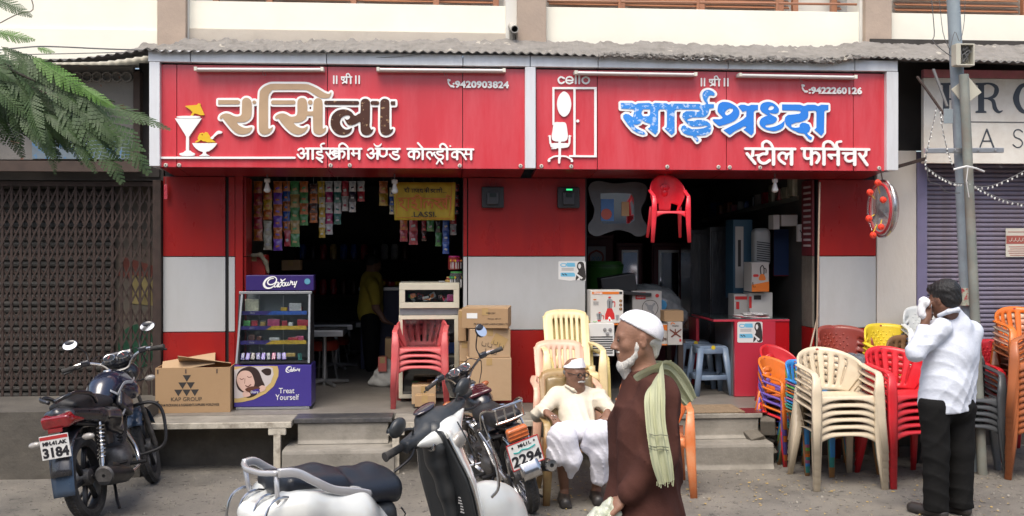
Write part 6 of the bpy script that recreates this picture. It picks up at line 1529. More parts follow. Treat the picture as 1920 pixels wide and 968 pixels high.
# scarf in strands that read as folds
def strands(pts, w, r, n=4, ax=(1, 0, 0), S=None, ph=0):
 S = S or SDF(.012)
 for k in range(n):
  o = (k-(n-1)/2)*w/(n-1)
  S.chain([Vector(p)+Vector(ax[i] if isinstance(ax, list) else ax)*o*(1+.25*math.sin(i*1.7+k))+Vector((0, .006*math.sin(k*2.1+i+ph), 0)) for i, p in enumerate(pts)], [r*(1+.15*math.sin(i*2+k*1.3)) for i in range(len(pts))])
 return S
def sm(p): return [Vector(x) for x in smooth_pts([tuple(v) for v in p], False, 3)]
def drape(pts, ws, axv, pleats, amp, ph=0.0, nrm=(0,-1,0)):
 """thin pleated cloth strip along pts"""
 P_ = [Vector(v) for v in smooth_pts([tuple(v) for v in pts], False, 8)]; W_ = smooth_pts([(w_, 0) for w_ in ws], False, 8); n_ = len(P_)-1
 A_ = [Vector(v) for v in smooth_pts([tuple(v) for v in axv], False, 8)]
 def f(u, v):
  k = min(n_, int(round(v*n_))); s = u*2-1; nn = Vector(nrm) if not isinstance(nrm, list) else nrm[k]
  off = amp*(math.sin(s*math.pi*pleats+ph+1.3*math.sin(v*5))+.45*math.sin(s*math.pi*pleats*2.3+v*9+ph))
  return P_[k]+A_[k]*(s*W_[k][0]*(1+.06*math.sin(v*17+ph)))+nn*(off-.35*abs(s)**3*W_[k][0]*-1*0)
 q = MB(); q.grid(f, 34, n_); return q
pts = [q_(1298, 756, D1, .03), q_(1280, 730, D1, .0), q_(1262, 704, D1, -.04), q_(1244, 688, D1, -.09), q_(1224, 686, D1, -.150), q_(1208, 703, D1, -.225), q_(1201, 730, D1, -.285), q_(1200, 768, D1, -.320), q_(1204, 806, D1, -.343), q_(1210, 840, D1, -.350), q_(1217, 870, D1, -.345)]
q = drape(pts, [.034, .042, .044, .044, .046, .048, .046, .042, .040, .040, .034], [(.8,0,.55), (.8,0,.6), (.6,-.1,.78), (.3,-.35,.85), (.1,-.5,.85), (.6,-.35,.65), (.95,-.1,.25), (1,0,.1), (1,0,.1), (1,0,.2), (1,0,.3)], 2.2, .0075)
q.build('scarf', c_scarf, W1.t, smooth='all')
ring = [q_(1182, 716, D1, -.03), q_(1190, 702, D1, -.09), q_(1212, 688, D1, -.118), q_(1238, 684, D1, -.085), q_(1245, 690, D1, 0), q_(1230, 692, D1, .085), q_(1198, 704, D1, .085), q_(1182, 716, D1, .03)]
q = drape(ring, [.022, .030, .036, .036, .032, .030, .026, .02], [(-.1,-.5,.9), (0,-.6,.8), (.1,-.7,.7), (.5,-.5,.7), (.7,0,.7), (.4,.6,.7), (0,.6,.7), (-.1,.5,.9)], 2.0, .006, .7, (0,-.5,.8))
q.build('scarf', c_scarf, W1.t, smooth='all')
q = MB()
for k in range(9):
 a = q_(1200+k*3.6, 869-k*.5, D1, -.342); q.tube([a, a+Vector((.003*math.sin(k*3), 0, -.016-.006*(k % 3)))], .0022, 4)
o = q.build('tassels', c_scarf, W1.t); o['kind'] = 'stuff'
for z_ in (786, 806, 811):
 q = MB(); q.tube(smooth_pts3([q_(1186, z_, D1, -.346), q_(1196, z_+2, D1, -.352), q_(1206, z_+1, D1, -.354), q_(1219, z_+3, D1, -.352)]), .0022, 4); q.build('scarf_stripe', mat('scarf_dark', (.13,.14,.10), .9), W1.t)
# plastic bag in his hand
bp = PD(1116, 942, D1); bag = thing('plastic_bag', 'crumpled thin plastic bag in the hand of the walking man', 'bag', (bp.x, bp.y-.2, bp.z))
S = SDF(.03); S.ell((0,0,-.10), (.075,.06,.11)).ell((-.035,0,-.04), (.04,.04,.06)).chain([(.02,0,.0),(.03,0,.055)], [.035,.018]).ell((.03,0,.01),(.05,.03,.04))
me = S.mesh('bag_film', .007, mat('thin_plastic_film', (.55,.57,.48), .18, .25, 18, bump=.8, bs=60, spec=.8, dirt=(.25,.33,.12), da=.6, ds=14), disp=lambda X,Y,Z: .006*np.sin(X*90+Z*40)*np.sin(Z*70+Y*50)+.004*np.sin(X*150-Z*90), smooth_it=1); new_obj('bag_film', me, None, bag)
# ---------------------------------------------------------------- seated old man
P = PD(1085, 900, 7.35); W2 = Person('seated old man in cream shirt, white dhoti, white boat cap and glasses', (P.x, P.y, 0)); q_ = W2.q
S = SDF(.03); HC = q_(1078, 700, 7.56); H = Fr(HC, (.50, -.86, -.08)); head(S, H, .95)
S.chain([H(-.02, 0, -.07), q_(1077, 735, 7.62)], [.05, .055], k=.03)
S.chain([q_(1080, 745, 7.62), q_(1082, 800, 7.48)], [.11, .12], k=.06)
sl1 = [q_(1042, 742, 7.60), q_(1009, 778, 7.44), q_(1026, 775, 7.22)]; sl2 = [q_(1124, 744, 7.60), q_(1150, 774, 7.44), q_(1139, 775, 7.20)]
S.chain(sl1, [.05, .038, .027]); S.chain(sl2, [.05, .038, .027])
hand(S, sl1[2], (.45, -.75, -.25), (0, .1, -1), (1, 0, 0), .55, .92); hand(S, sl2[2], (-.2, -.8, -.3), (0, .1, -1), (-1, 0, 0), .5, .92)
lg1 = [q_(1068, 812, 7.38), q_(1050, 812, 6.98), q_(1058, 915, 7.18)]; lg2 = [q_(1100, 812, 7.38), q_(1126, 808, 7.0), q_(1118, 915, 7.25)]
for l in (lg1, lg2): S.chain(l, [.09, .058, .034], k=.03); S.cone((l[2].x, l[2].y, .06), (l[2].x-.01, l[2].y-.15, .04), .034, .03, .02)
W2.add('body', S, .0085, sk_dark, smooth_it=1)
for l in (lg1, lg2):
 S = SDF(.012); S.cone((l[2].x, l[2].y+.03, .045), (l[2].x-.012, l[2].y-.16, .035), .042, .042).box((l[2].x-.006, l[2].y-.065, .012), (.042, .13, .012), .01); W2.add('shoe', S, .009, c_leather)
for s in (-1, 1): q = MB(); q.lathe([(0,.006),(.0045,.0045),(.006,0)], 10, H(.083, .031*s*.95, .003), H.f); q.build('eye', c_eye, W2.t, smooth=True)
S = SDF(.01); S.cone(H(.086, -.030, -.050), H(.093, 0, -.046), .006, .009).cone(H(.093, 0, -.046), H(.086, .030, -.050), .009, .006); W2.add('moustache', S, .0045, c_whair, smooth_it=1)
S = SDF(.01)
S.ell(H(-.032, 0, .004), (.072, .073, .045), H.e); W2.add('hair', S, .006, mat('grey_hair', (.18,.17,.16), .8, .2), smooth_it=1)
# glasses
q = MB()
for s in (-1, 1): q.tube([H(.101, .031*s+.022*math.cos(a), .002+.017*math.sin(a)) for a in [k*math.pi/9 for k in range(18)]], .0036, 5, closed=True); q.tube([H(.097, .052*s, .006), H(.01, .080*s, .010)], .0034, 5)
q.tube([H(.099, -.010, .006), H(.102, 0, .009), H(.099, .010, .006)], .003, 5)
q.build('glasses', c_leather, W2.t)
# boat cap
q = MB()
def bc(u, v):
 a = u*2*math.pi; r = 1-.10*v
 x = -.008+.098*math.cos(a)*r; y = .078*math.sin(a)*(1-.55*v**1.5); z = .045+.055*v+.030*math.cos(a)*(v)-.012*math.cos(a)*(1-v)*-1
 return H(x, y, z)
q.grid(bc, 28, 6); q.grid(lambda u, v: H(*( (lambda p: (p[0], p[1]*(2*v-1), p[2]-.008*(1-abs(2*v-1))))( (-.008+.098*math.cos(math.pi*u)*.9, .078*math.sin(math.pi*u)*.45, .10+.030*math.cos(math.pi*u)) ))), 14, 4)
q.build('cap', cloth('white_cotton', (.78,.78,.80)), W2.t, smooth='all')
S = SDF(.05)
S.chain([q_(1080, 748, 7.62), q_(1082, 780, 7.53), q_(1084, 806, 7.42)], [.120, .130, .135]).cone(q_(1050, 744, 7.6), q_(1114, 746, 7.6), .07, .07).ell(q_(1083, 806, 7.34), (.17, .13, .055))
S.chain([sl1[0], sl1[1], sl1[2]+Vector((-.01, .03, 0))], [.064, .050, .038]); S.chain([sl2[0], sl2[1], sl2[2]+Vector((.01, .03, 0))], [.064, .050, .038])
S.chain([q_(1077, 726, 7.6), q_(1078, 738, 7.62)], [.055, .075])
W2.add('shirt', S, .0078, c_kurta, disp=folds(.012, .8, 1.1), smooth_it=1)
S = SDF(.008); S.chain([H(-.03, -.062, -.095), H(.045, -.045, -.115), H(.058, -.005, -.14)], [.010, .013, .008]).chain([H(-.03, .062, -.095), H(.045, .045, -.115), H(.058, .005, -.14)], [.010, .013, .008]); W2.add('collar', S, .006, c_kurta, smooth_it=1)
for k in range(3): q = MB(); q.lathe([(0,-.004),(.006,-.003),(.006,0)], 8, q_(1081, 752+k*15, 7.47-.035*k), (0,1,0)); q.build('button', b_plate, W2.t)
S = SDF(.05)
S.chain(lg1[:2], [.095, .066]); S.chain(lg2[:2], [.095, .066])
S.chain([q_(1054, 815, 6.97), q_(1050, 856, 6.98)], [.074, .070]).chain([q_(1063, 822, 6.96), q_(1074, 862, 6.97), q_(1068, 894, 7.02)], [.075, .06, .028]).chain([q_(1040, 822, 7.0), q_(1036, 862, 7.02)], [.055, .045])
S.chain([q_(1126, 812, 7.0), q_(1126, 850, 7.03), q_(1124, 896, 7.08)], [.085, .078, .062]).chain([q_(1112, 818, 7.0), q_(1100, 838, 7.05)], [.06, .045]).cone(q_(1066, 812, 7.2), q_(1116, 812, 7.2), .07, .07)
W2.add('dhoti', S, .0078, c_dhoti, disp=folds(.016, .9, 2.0, (1.4,.5,.25), (1.1,.3,-.6)), smooth_it=1)
for k, a in enumerate((0, 1)): q = MB(); c = sl1[2]+Vector((.03+.02*k, -.075, -.012)); q.tube([c+Vector((.010*math.cos(x), 0, .010*math.sin(x))) for x in [i*.785 for i in range(8)]], .002, 4, closed=True); q.build('ring', b_chr, W2.t)
# his chair: marbled brown armchair with cushion
cx = q_(1082, 900, 7.3).x+P.x
rc = chair('armchair', 'high', P_olive, 'marbled brown armchair with a padded cushion that the old man sits in', (cx, P.y+.02, 0), R(3), .90)
S = SDF(.03); S.box((0, .30, .80), (.20, .035, .14), .03, (-.25, 0, 0)).box((0, .25, .60), (.19, .035, .14), .03, (-.2, 0, 0)); new_obj('back_cushion', S.mesh('back_cushion', .013, mat('olive_vinyl', (.22,.15,.06), .3, .15, 7, coat=.3, bump=.3, bs=20), disp=wr(.004, .8, .4)), None, rc)
S = SDF(.03); S.box((0, .0, .465), (.22, .22, .03), .025); new_obj('seat_cushion', S.mesh('seat_cushion', .013, mat('olive_vinyl', (.22,.15,.06))), None, rc)
# ---------------------------------------------------------------- man standing on the right with his back to us
P = PD(1778, 968, 6.78); W3 = Person('man in white shirt and charcoal trousers standing, wiping his face with a cloth', (P.x, P.y, 0)); q_ = W3.q
S = SDF(.03); H = Fr(q_(1769, 563, 6.78), (-.50, .82, -.22)); head(S, H, .97)
S.chain([H(-.02, 0, -.07), q_(1786, 600, 6.83)], [.055, .06]); S.chain([q_(1788, 620, 6.82), q_(1775, 735, 6.8)], [.10, .10])
la_ = [q_(1757, 614, 6.78, -.06), q_(1714, 660, 6.72, -.02), q_(1744, 602, 6.66, .06)]; ra_ = [q_(1822, 622, 6.86), q_(1800, 668, 7.0, .12), q_(1756, 604, 6.9, .12)]
S.chain(la_, [.048, .038, .027]); S.chain(ra_, [.048, .038, .027])
hand(S, la_[2], (0.1, .1, 1), (.9, .3, .1), (0, .5, .3), .35, .95); hand(S, ra_[2], (-.1, 0, 1), (-.9, -.3, 0), (0, 0, 1), .4, .95)
for px0, px1 in ((1752, 1757), (1800, 1803)):
 d = 6.76 if px0 < 1780 else 6.84
 a = q_(px0, 770, d); S.chain([a, Vector((a.x, a.y, .42)), Vector((q_(px1, 965, d).x, a.y+.02, .08))], [.070, .052, .035]); x = q_(px1, 965, d).x; S.cone((x, a.y+.02, .04), (x-.09, a.y+.16, .03), .036, .03, .02)
W3.add('body', S, .0085, sk_mid, smooth_it=1)
S = SDF(.02); S.ell(H(-.030, 0, .045), (.098, .086, .088), H.e).ell(H(-.055, 0, -.01), (.065, .076, .06), H.e).ell(H(.04, 0, .085), (.055, .068, .040), H.e).ell(H(-.03, 0, .07), (.09, .084, .07), H.e)
W3.add('hair', S, .0065, c_hair, disp=lambda X,Y,Z: .003*np.sin(X*160+Z*90)*np.sin(Y*150+Z*60), smooth_it=1)
S = SDF(.05)
S.chain([q_(1788, 618, 6.83), q_(1784, 660, 6.82), q_(1777, 720, 6.80), q_(1774, 762, 6.80)], [.125, .145, .145, .15]).cone(q_(1756, 616, 6.80), q_(1820, 622, 6.87), .068, .068).chain([q_(1760, 650, 6.8), q_(1752, 758, 6.80)], [.09, .11]).chain([q_(1812, 640, 6.85), q_(1796, 758, 6.83)], [.09, .11])
S.chain([la_[0], la_[1], la_[1].lerp(la_[2], .72)], [.072, .062, .044], k=.03); S.chain([ra_[0], ra_[1], ra_[1].lerp(ra_[2], .75)], [.072, .060, .044], k=.03)
S.chain([q_(1788, 590, 6.81), q_(1788, 606, 6.82)], [.060, .085], k=.04)
W3.add('shirt', S, .0075, c_shirt, disp=folds(.008, .75, 2.4, (.5,.3,.9), (1.0,.4,.6)), clip=lambda X,Y,Z, z0=q_(1775, 770, 6.8).z: z0+.008*np.sin(X*17)-Z, smooth_it=1)
S = SDF(.01); S.chain([H(.02, -.06, -.10), H(-.05, -.05, -.085), H(-.085, 0, -.08), H(-.05, .05, -.085), H(.02, .06, -.10)], [.014, .017, .018, .017, .014]); W3.add('collar', S, .0065, c_shirt, smooth_it=1)
S = SDF(.03)
for px0, px1 in ((1752, 1757), (1799, 1803)):
 d = 6.76 if px0 < 1780 else 6.84
 a = q_(px0, 762, d); x = q_(px1, 965, d).x; S.chain([a, Vector((a.x*.5+x*.5, a.y, .45)), Vector((x, a.y+.01, .03))], [.105, .088, .082])
S.cone(q_(1758, 762, 6.8), q_(1796, 762, 6.8), .115, .115)
W3.add('trousers', S, .0085, c_trouser, disp=folds(.009, .5, .7), clip=lambda X,Y,Z, z1=q_(1775, 745, 6.8).z: np.maximum(Z-z1, .05-Z), smooth_it=1)
for px1, d in ((1757, 6.76), (1803, 6.84)): S = SDF(.01); x = q_(px1, 965, d).x; y = q_(1757, 965, d).y; S.cone((x+.02, y-.03, .035), (x-.09, y+.17, .03), .042, .040); W3.add('shoe', S, .01, c_leather)
S = SDF(.02); S.chain([la_[2]+Vector((0, 0, .12)), H(.10, .05, -.02), H(.12, 0, -.05)], [.03, .035, .03]).chain([la_[2]+Vector((-.02, 0, .13)), la_[2]+Vector((-.03, 0, .05)), la_[2]+Vector((.01, 0, -.03))], [.026, .024, .012])
o = W3.add('handkerchief', S, .007, cloth('white_cotton', (.78,.78,.80)), disp=wr(.005, 2.0, .3), smooth_it=1)
# ---------------------------------------------------------------- shopkeeper in the dark room
P = PD(697, 700, 11.4); W4 = Person('shopkeeper in a yellow shirt standing in the dark ice cream shop', (P.x, P.y, ZF)); q_ = W4.q; d = 11.4
S = SDF(.04); H = Fr(q_(700, 497, d), (.9, .4, -.25)); head(S, H, .95); S.chain([H(-.02,0,-.08), q_(697, 525, d), q_(695, 590, d)], [.05, .10, .12])
S.chain([q_(702, 535, d, -.17), q_(707, 575, d, -.2), q_(722, 598, d, -.22)], [.05, .04, .03]); hand(S, q_(724, 600, d, -.22), (.8, 0, -.3), (0, 0, -1), (0, 1, 0), .5)
for s in (-1, 1): S.chain([q_(695, 605, d, .08*s), (0, .08*s, .45), (0, .08*s, .06)], [.09, .07, .04]); S.cone((0, .08*s, .04), (.15, .08*s, .03), .04, .03)
W4.add('body', S, .012, sk_dark)
S = SDF(.02); S.ell(H(-.03, 0, .045), (.095, .084, .085), H.e); W4.add('hair', S, .012, c_hair)
S = SDF(.05); S.chain([q_(697, 527, d), q_(694, 585, d)], [.13, .15]).cone(q_(697, 530, d, -.14), q_(697, 530, d, .14), .07, .07).chain([q_(702, 535, d, -.18), q_(706, 562, d, -.20)], [.065, .062]); W4.add('shirt', S, .013, cloth('mustard_shirt_cloth', (.42,.32,.05)), disp=wr(.006, .8))
S = SDF(.04)
for s in (-1, 1): S.chain([q_(695, 600, d, .08*s), (0, .08*s, .06)], [.11, .075])
W4.add('trousers', S, .015, c_trouser)
# ================================================================ things in and before the shops
m_card = mat('brown_cardboard', (.36,.23,.12), .85, .08, 4, bump=.15, bs=30, dirt=(.28,.18,.10), da=.5, ds=4)
m_card2 = mat('pale_cardboard', (.42,.29,.17), .85, .08, 4, bump=.15, bs=30, dirt=(.30,.2,.12), da=.5, ds=4)
m_tape = mat('parcel_tape', (.40,.27,.12), .2, .1, 6, coat=.4); m_paper = mat('white_paper', (.70,.70,.68), .7, .04)
m_print = mat('dark_print', (.03,.026,.024), .7); m_cadp = mat('royal_purple_print', (.045,.03,.22), .3, .06, coat=.3); m_cadd = mat('deep_violet', (.035,.02,.13), .3, .06, coat=.3)
m_glass = mat('clear_glass', (.85,.9,.9), .03, .01, trans=1.0); m_alu = mat('aluminium_trim', (.45,.47,.48), .35, .08, metal=.7)
m_gold = mat('gold_print', (.50,.36,.14), .4); m_creamp = mat('cream_laminate', (.68,.64,.50), .45, .04, dirt=(.5,.46,.35), da=.4, ds=5)
def hx(h): return tuple((int(h[i:i+2], 16)/255)**2.2 for i in (0, 2, 4))
def col(nm, c, **k): return mat(nm, c, **dict(dict(rough=.45, var=.06), **k))
def bx(nm, t, c, s, m, bev=.003, rot=(0,0,0)):     # local box by centre and size
 q = MB(); q.obox(c, s, rot); return q.build(nm, m, t, bevel=bev)
def carton(label, px0, px1, ptop, pbot, d, depth, m=None, rz=0.0, group='cardboard cartons stacked by the middle pillar', flap=False, y=None, print_=None):
 p = PD((px0+px1)/2, pbot, d); z = p.z; w_ = (px1-px0)/F*d; h = (pbot-ptop)/F*d
 t = thing('cardboard_box', label, 'box', (p.x, p.y+depth/2, z), rz, group)
 bx('carton', t, (0, 0, h/2), (w_, depth, h), m or m_card, .004)
 bx('tape', t, (0, 0, h+.0008), (w_*.98, .05, .0016), m_tape, 0)
 bx('tape', t, (0, -depth/2-.0008, h-.03), (.05, .0016, .06), m_tape, 0)
 for k in range(print_ or 0):
  bx('print_line', t, ((-.1+.2*random.random())*w_, -depth/2-.001, h*(.75-.13*k)), (w_*random.uniform(.3, .6), .001, h*.05), m_print, 0)
 return t, w_, h
# ---- big box with triangles
dK = 8.5
p = PD(360, 772, dK); wK = (427-290)/F*dK; hK = (772-687)/F*dK
t = thing('cardboard_box', 'open cardboard box with black triangles printed on it, left of the fridge', 'box', (p.x, p.y+.18, ZF), R(2))
for nm, c, s in (('front_wall', (0,-.17,hK/2), (wK,.008,hK)), ('back_wall', (0,.17,hK/2), (wK,.008,hK)), ('side_wall', (-wK/2+.004,0,hK/2), (.008,.332,hK)), ('side_wall', (wK/2-.004,0,hK/2), (.008,.332,hK)), ('bottom', (0,0,.006), (wK-.02,.33,.008))): bx(nm, t, c, s, m_card, .002)
for sx in (-1, 1): bx('flap', t, (-wK*.12 if sx < 0 else wK*.1, .02, hK+.02), (wK*.72, .22, .006), m_card2, .001, (R(-20)*sx, R(9)*sx, R(6)))
fK = lambda px, py: Vector(((px-360)/F*dK, -.1745, (772-py)/F*dK))
tri = [('p', [(x-7.5, y), (x+7.5, y), (x, y+12.5)]) for x, y in ((349, 701), (341, 714.5), (356, 714.5), (333.5, 728), (348.5, 728), (363.5, 728))]
cut_letters(tri, (0.0,), fK, .33, 1.0, (0,0), (.001,), (m_print,), t, ('triangles',), 0, .05, world=False)
def ltext(t, s, loc, h, m, **k):
 me = txt_mesh(s, h/.72, m, depth=.0006, **k); me.transform(Matrix.Translation(loc)); return new_obj('lettering', me, None, t)
ltext(t, 'KAP GROUP', fK(348, 749.5)+Vector((0,-.001,0)), .034, m_print, sx=1.0)
ltext(t, 'ICE CREAM PACKAGING & INGREDIENTS SUPPLIERS WORLDWIDE', fK(349, 759)+Vector((0,-.001,0)), .021, m_print, sx=.62, offset=.0004)
for px in (296, 347, 404):
 bx('torn_slot', t, fK(px, 694), (.012, .003, .035), m_brownD, 0)
# ---- chocolate fridge
dC = 8.66; p = PD(511, 760, dC); ux = lambda px: (px-511)/F*dC; uz = lambda py: (760-py)/F*dC
t = thing('display_fridge', 'purple chocolate display fridge with a sloping glass front under a violet header', 'fridge', (p.x, p.y, ZF))
YD = .30
bx('cabinet', t, ((ux(440)+ux(583))/2, YD/2+.002, (uz(754)+uz(676))/2), (ux(583)-ux(440), YD, uz(676)-uz(754)), m_cadp, .004)
bx('base_rail', t, (0, YD/2, uz(757)), (ux(580)-ux(444), YD*.96, .02), m_steel, .002)
for px in (449, 572):
 for yy in (.03, YD-.03):
  q = MB(); q.lathe([(0,-.012),(.022,-.012),(.026,-.006),(.026,.006),(.022,.012),(0,.012)], 14, (ux(px), yy, .026), (1,0,0)); q.build('caster', m_steel, t, smooth=True)
YT = .10   # the glass leans back
for sx, px in ((-1, 447), (1, 578)):
 q = MB(); q.prism([(ux(px)-.012, .012, uz(674)), (ux(px)-.012, YT, uz(545)), (ux(px)-.012, YD, uz(545)), (ux(px)-.012, YD, uz(674))], (0,0,0), (.022,0,0)); q.build('side_panel', m_black, t)
 q = MB(); q.bar((ux(px if sx > 0 else px-3), .006, uz(673)), (ux(px+4 if sx < 0 else px-1), YT-.004, uz(541)), .016, .01, up=(0,1,0)); q.build('glass_frame', m_alu, t)
bx('back_panel', t, (0, YD-.008, (uz(674)+uz(545))/2), (ux(578)-ux(447), .014, uz(545)-uz(674)), col('fridge_liner', (.20,.23,.24)), 0)
bx('glass_frame', t, ((ux(447)+ux(580))/2, YT+.0, uz(541)), (ux(583)-ux(447), .03, .022), m_alu, .003)
bx('deck', t, ((ux(447)+ux(578))/2, YD/2, uz(671)), (ux(578)-ux(447)-.03, YD-.03, .02), m_black, 0)
q = MB(); q.prism([(ux(449), .018, uz(669)), (ux(452), YT+.004, uz(546)), (ux(576), YT+.004, uz(546)), (ux(578), .018, uz(669))], (0,0,0), (0,.004,0)); q.build('front_glass', m_glass, t)
colr = {'gold': hx('c8a860'), 'choc': hx('5a2d20'), 'purple': hx('4a2a90'), 'red': hx('c03040'), 'blue': hx('2a60c0'), 'cream': hx('e0dcc0'), 'pink': hx('d05080'), 'green': hx('4a9a50'), 'violet': hx('7a48c8'), 'dark': hx('281838'), 'orange': hx('d07028'), 'yellow': hx('d8b030'), 'white': hx('d8d8d8'), 'magenta': hx('b82870'), 'black': hx('202020'), 'teal': hx('2a7a70')}
def foil(n, k=1.0): return mat('foil_'+n+('_shade_tint' if k < 1 else ''), tuple(c*k for c in colr[n]), .22, .25, 60, spec=.9, coat=.6, bump=.6, bs=70)  # copies below full strength put the shade under the sign into the foil
rr = random.Random(5)
for (py, xa, xb, items) in ((579, 452, 574, [('cream',453,480,24),('choc',458,474,14),('yellow',520,533,8),('purple',534,556,10),('white',536,560,16),('red',556,561,9)]),
       (607, 450, 575, [('green',452,466,12),('red',466,478,12),('gold',482,492,9),('pink',496,520,14),('red',522,534,11),('white',536,546,8),('red',552,574,13)]),
       (634, 448, 576, [('choc',462,474,12),('choc',476,486,9),('white',500,520,6),('red',536,556,7),('pink',550,566,9)])):
 y0 = YT-(YT-.012)*(py-545)/(674-545)+.02
 bx('glass_shelf', t, ((ux(xa)+ux(xb))/2, (y0+YD)/2, uz(py)), (ux(xb)-ux(xa), YD-y0, .006), m_glass, 0)
 so = bx('label_strip', t, (ux(477), y0-.004, uz(py)-.002), (ux(508)-ux(450), .004, .034), m_cadp, 0)
 q = MB(); a = y0-.008; q.prism([(ux(496), a, uz(py)-.019), (ux(508), a, uz(py)+.015), (ux(572), a, uz(py)+.015), (ux(572), a, uz(py)-.019)], (0,0,0), (0,.004,0)); q.build('label_strip', foil('yellow') if py > 590 else foil('blue'), t)
 ltext(so, 'Dairy', Vector((ux(470), y0-.0075, uz(py)-.008)), .014, m_paper, shear=.3)
 for c, a_, b_, h in items:
  bx('chocolate_box', t, ((ux(a_)+ux(b_))/2, y0+.06+rr.random()*.05, uz(py)+.004+h/F*dC/2), (ux(b_)-ux(a_)-.004, .06, h/F*dC), foil(c), .006)
for k in range(9):
 a_ = 449+k*9.6; c = ['purple','violet','choc','purple','violet','dark','magenta','purple','violet'][k]
 bx('chocolate_bar', t, (ux(a_+5), .055, uz(661)), (.034, .02, .065), foil(c), .004, (R(-28), R(rr.uniform(-8, 8)), 0))
bx('chocolate_bar', t, (ux(543), .06, uz(658)), (.08, .05, .03), foil('gold'), .004); bx('chocolate_bar', t, (ux(560), .06, uz(662)), (.035, .03, .06), foil('teal'), .004)
for px in (476, 522): bx('shelf_post', t, (ux(px), YD-.03, (uz(672)+uz(548))/2), (.008, .008, uz(548)-uz(672)), m_alu, 0)
hd_ = bx('header', t, ((ux(458)+ux(585))/2, YT+.05, (uz(508)+uz(537))/2), (ux(585)-ux(458), .12, uz(508)-uz(537)), m_cadd, .006)
SC_ = 17.4545; fC = lambda px, py: Vector((ux(px), YT-.0125, uz(py)))
cad = [('c', [(520,160),(450,165),(380,200),(335,260),(335,320),(370,355),(430,365),(520,340),(590,280),(620,200),(590,135),(520,105),(430,115),(330,160),(255,230),(215,310),(215,390),(260,450),(330,480),(420,475),(490,440),(540,400)], [14,16,20,22,22,20,20,20,20,18,16,16,22,28,32,34,36,34,28,22,18,16]),
       ('c', [(680,290),(630,285),(580,340),(550,400),(555,440),(600,430),(650,370),(680,300),(650,400),(650,440),(690,420)], 15), ('c', [(790,300),(750,290),(700,350),(690,410),(720,440),(760,400),(800,300),(760,200)], 15), ('c', [(760,185),(800,225),(850,220),(905,175)], 14), ('c', [(810,230),(800,330),(820,400),(860,415),(890,370),(890,310),(860,290),(820,320)], 15),
       ('c', [(930,290),(910,360),(930,400),(970,380),(1000,290),(990,370),(1020,390),(1050,360)], 15), ('c', [(1050,370),(1080,270),(1090,240),(1110,300),(1140,270)], 14), ('c', [(1150,270),(1130,340),(1150,370),(1190,340),(1210,270)], 14), ('c', [(1275,260),(1240,360),(1205,450)], 17), ('s', [(1200,370),(1250,330)], 12)]
cut_letters(cad, (0.0,), fC, .25, SC_, (480, 505), (.003,), (m_white,), hd_, ('script_name',), 0, .05, world=False)
q = MB(); q.lathe([(0,-.002),(.026,-.002),(.026,0)], 20, fC(573, 520), (0,1,0)); q.build('round_badge', col('badge_blue', (.10,.3,.42)), hd_)
# printed front of the cabinet
fF = lambda px, py: Vector((ux(px), .0008, uz(py)))
S8 = 3.2294
def fp(elems, m, nm, lift, step=.4): cut_letters([(e[0], e[1])+tuple(e[2:]) for e in elems], (0.0,), fF, step, S8, (430, 480), (.0008,), (m,), t, (nm,), lift, .08, world=False)
fp([('p', [(34,640),(260,638),(292,640),(298,665),(296,700),(270,760),(220,805),(150,840),(80,855),(34,858)])], m_gold, 'gold_arc', .0)
fp([('p', [(34,660),(100,641),(240,641),(262,650),(268,690),(250,740),(200,785),(130,820),(60,832),(34,832)])], col('photo_backdrop', (.52,.47,.46)), 'photo_print', .0008)
fp([('P', [(50,690),(70,660),(110,642),(150,645),(180,670),(200,720),(215,760),(190,790),(150,820),(110,828),(90,800),(60,780),(45,740)]), ('P', [(195,665),(225,652),(252,660),(250,690),(225,695),(205,680)])], col('photo_hair', (.03,.015,.013)), 'hair_print', .0016)
fp([('P', [(52,700),(75,670),(108,665),(135,680),(150,715),(155,745),(140,775),(115,795),(90,790),(65,765),(50,730)])], col('photo_skin', (.60,.40,.33)), 'face_print', .0024)
fp([('P', [(175,770),(200,755),(222,765),(215,785),(190,795),(170,790)])], col('photo_skin', (.60,.40,.33)), 'hand_print', .0024); fp([('P', [(88,795),(120,795),(130,815),(100,825),(85,815)])], col('photo_skin', (.60,.40,.33)), 'chin_print', .0024)
fp([('P', [(100,775),(140,760),(185,768),(178,785),(150,800),(110,790)])], col('photo_chocolate', (.10,.035,.02)), 'chocolate_print', .0032)
fp([('P', [(135,790),(175,775),(185,795),(150,808)])], m_cadp, 'wrapper_print', .0036)
fp([('c', [(68,712),(78,718),(90,712)], 2.0), ('c', [(112,700),(122,706),(136,702)], 2.0), ('c', [(102,755),(115,762),(132,750)], 3.0), ('s', [(98,712),(96,742)], 1.3)], col('photo_line', (.12,.04,.03)), 'feature_print', .0032, .3)
ltext(t, 'Treat', fF(537, 729)+Vector((0,-.001,0)), .048, m_paper, sx=.9); ltext(t, 'Yourself', fF(538, 741.5)+Vector((0,-.001,0)), .050, m_paper, sx=.85)
sm_ = [(e[0], [(x*.29+357*1.0-60, y*.125+647-20) for x, y in e[1]], [r*.16 for r in e[2]] if isinstance(e[2], list) else e[2]*.17) for e in cad]
sm_ = [(e[0], [(340+(x-180)*.078, 640+(y-90)*.095) for x, y in o[1]], e[2]) for e, o in zip([(a, b, [q_*.085 for q_ in c] if isinstance(c, list) else c*.085) for a, b, c in cad], cad)]
fp(sm_, m_white, 'script_name', .0, .25)
ltext(t, 'Dairy', fF(478, 728)+Vector((0,-.005,0)), .022, m_paper)
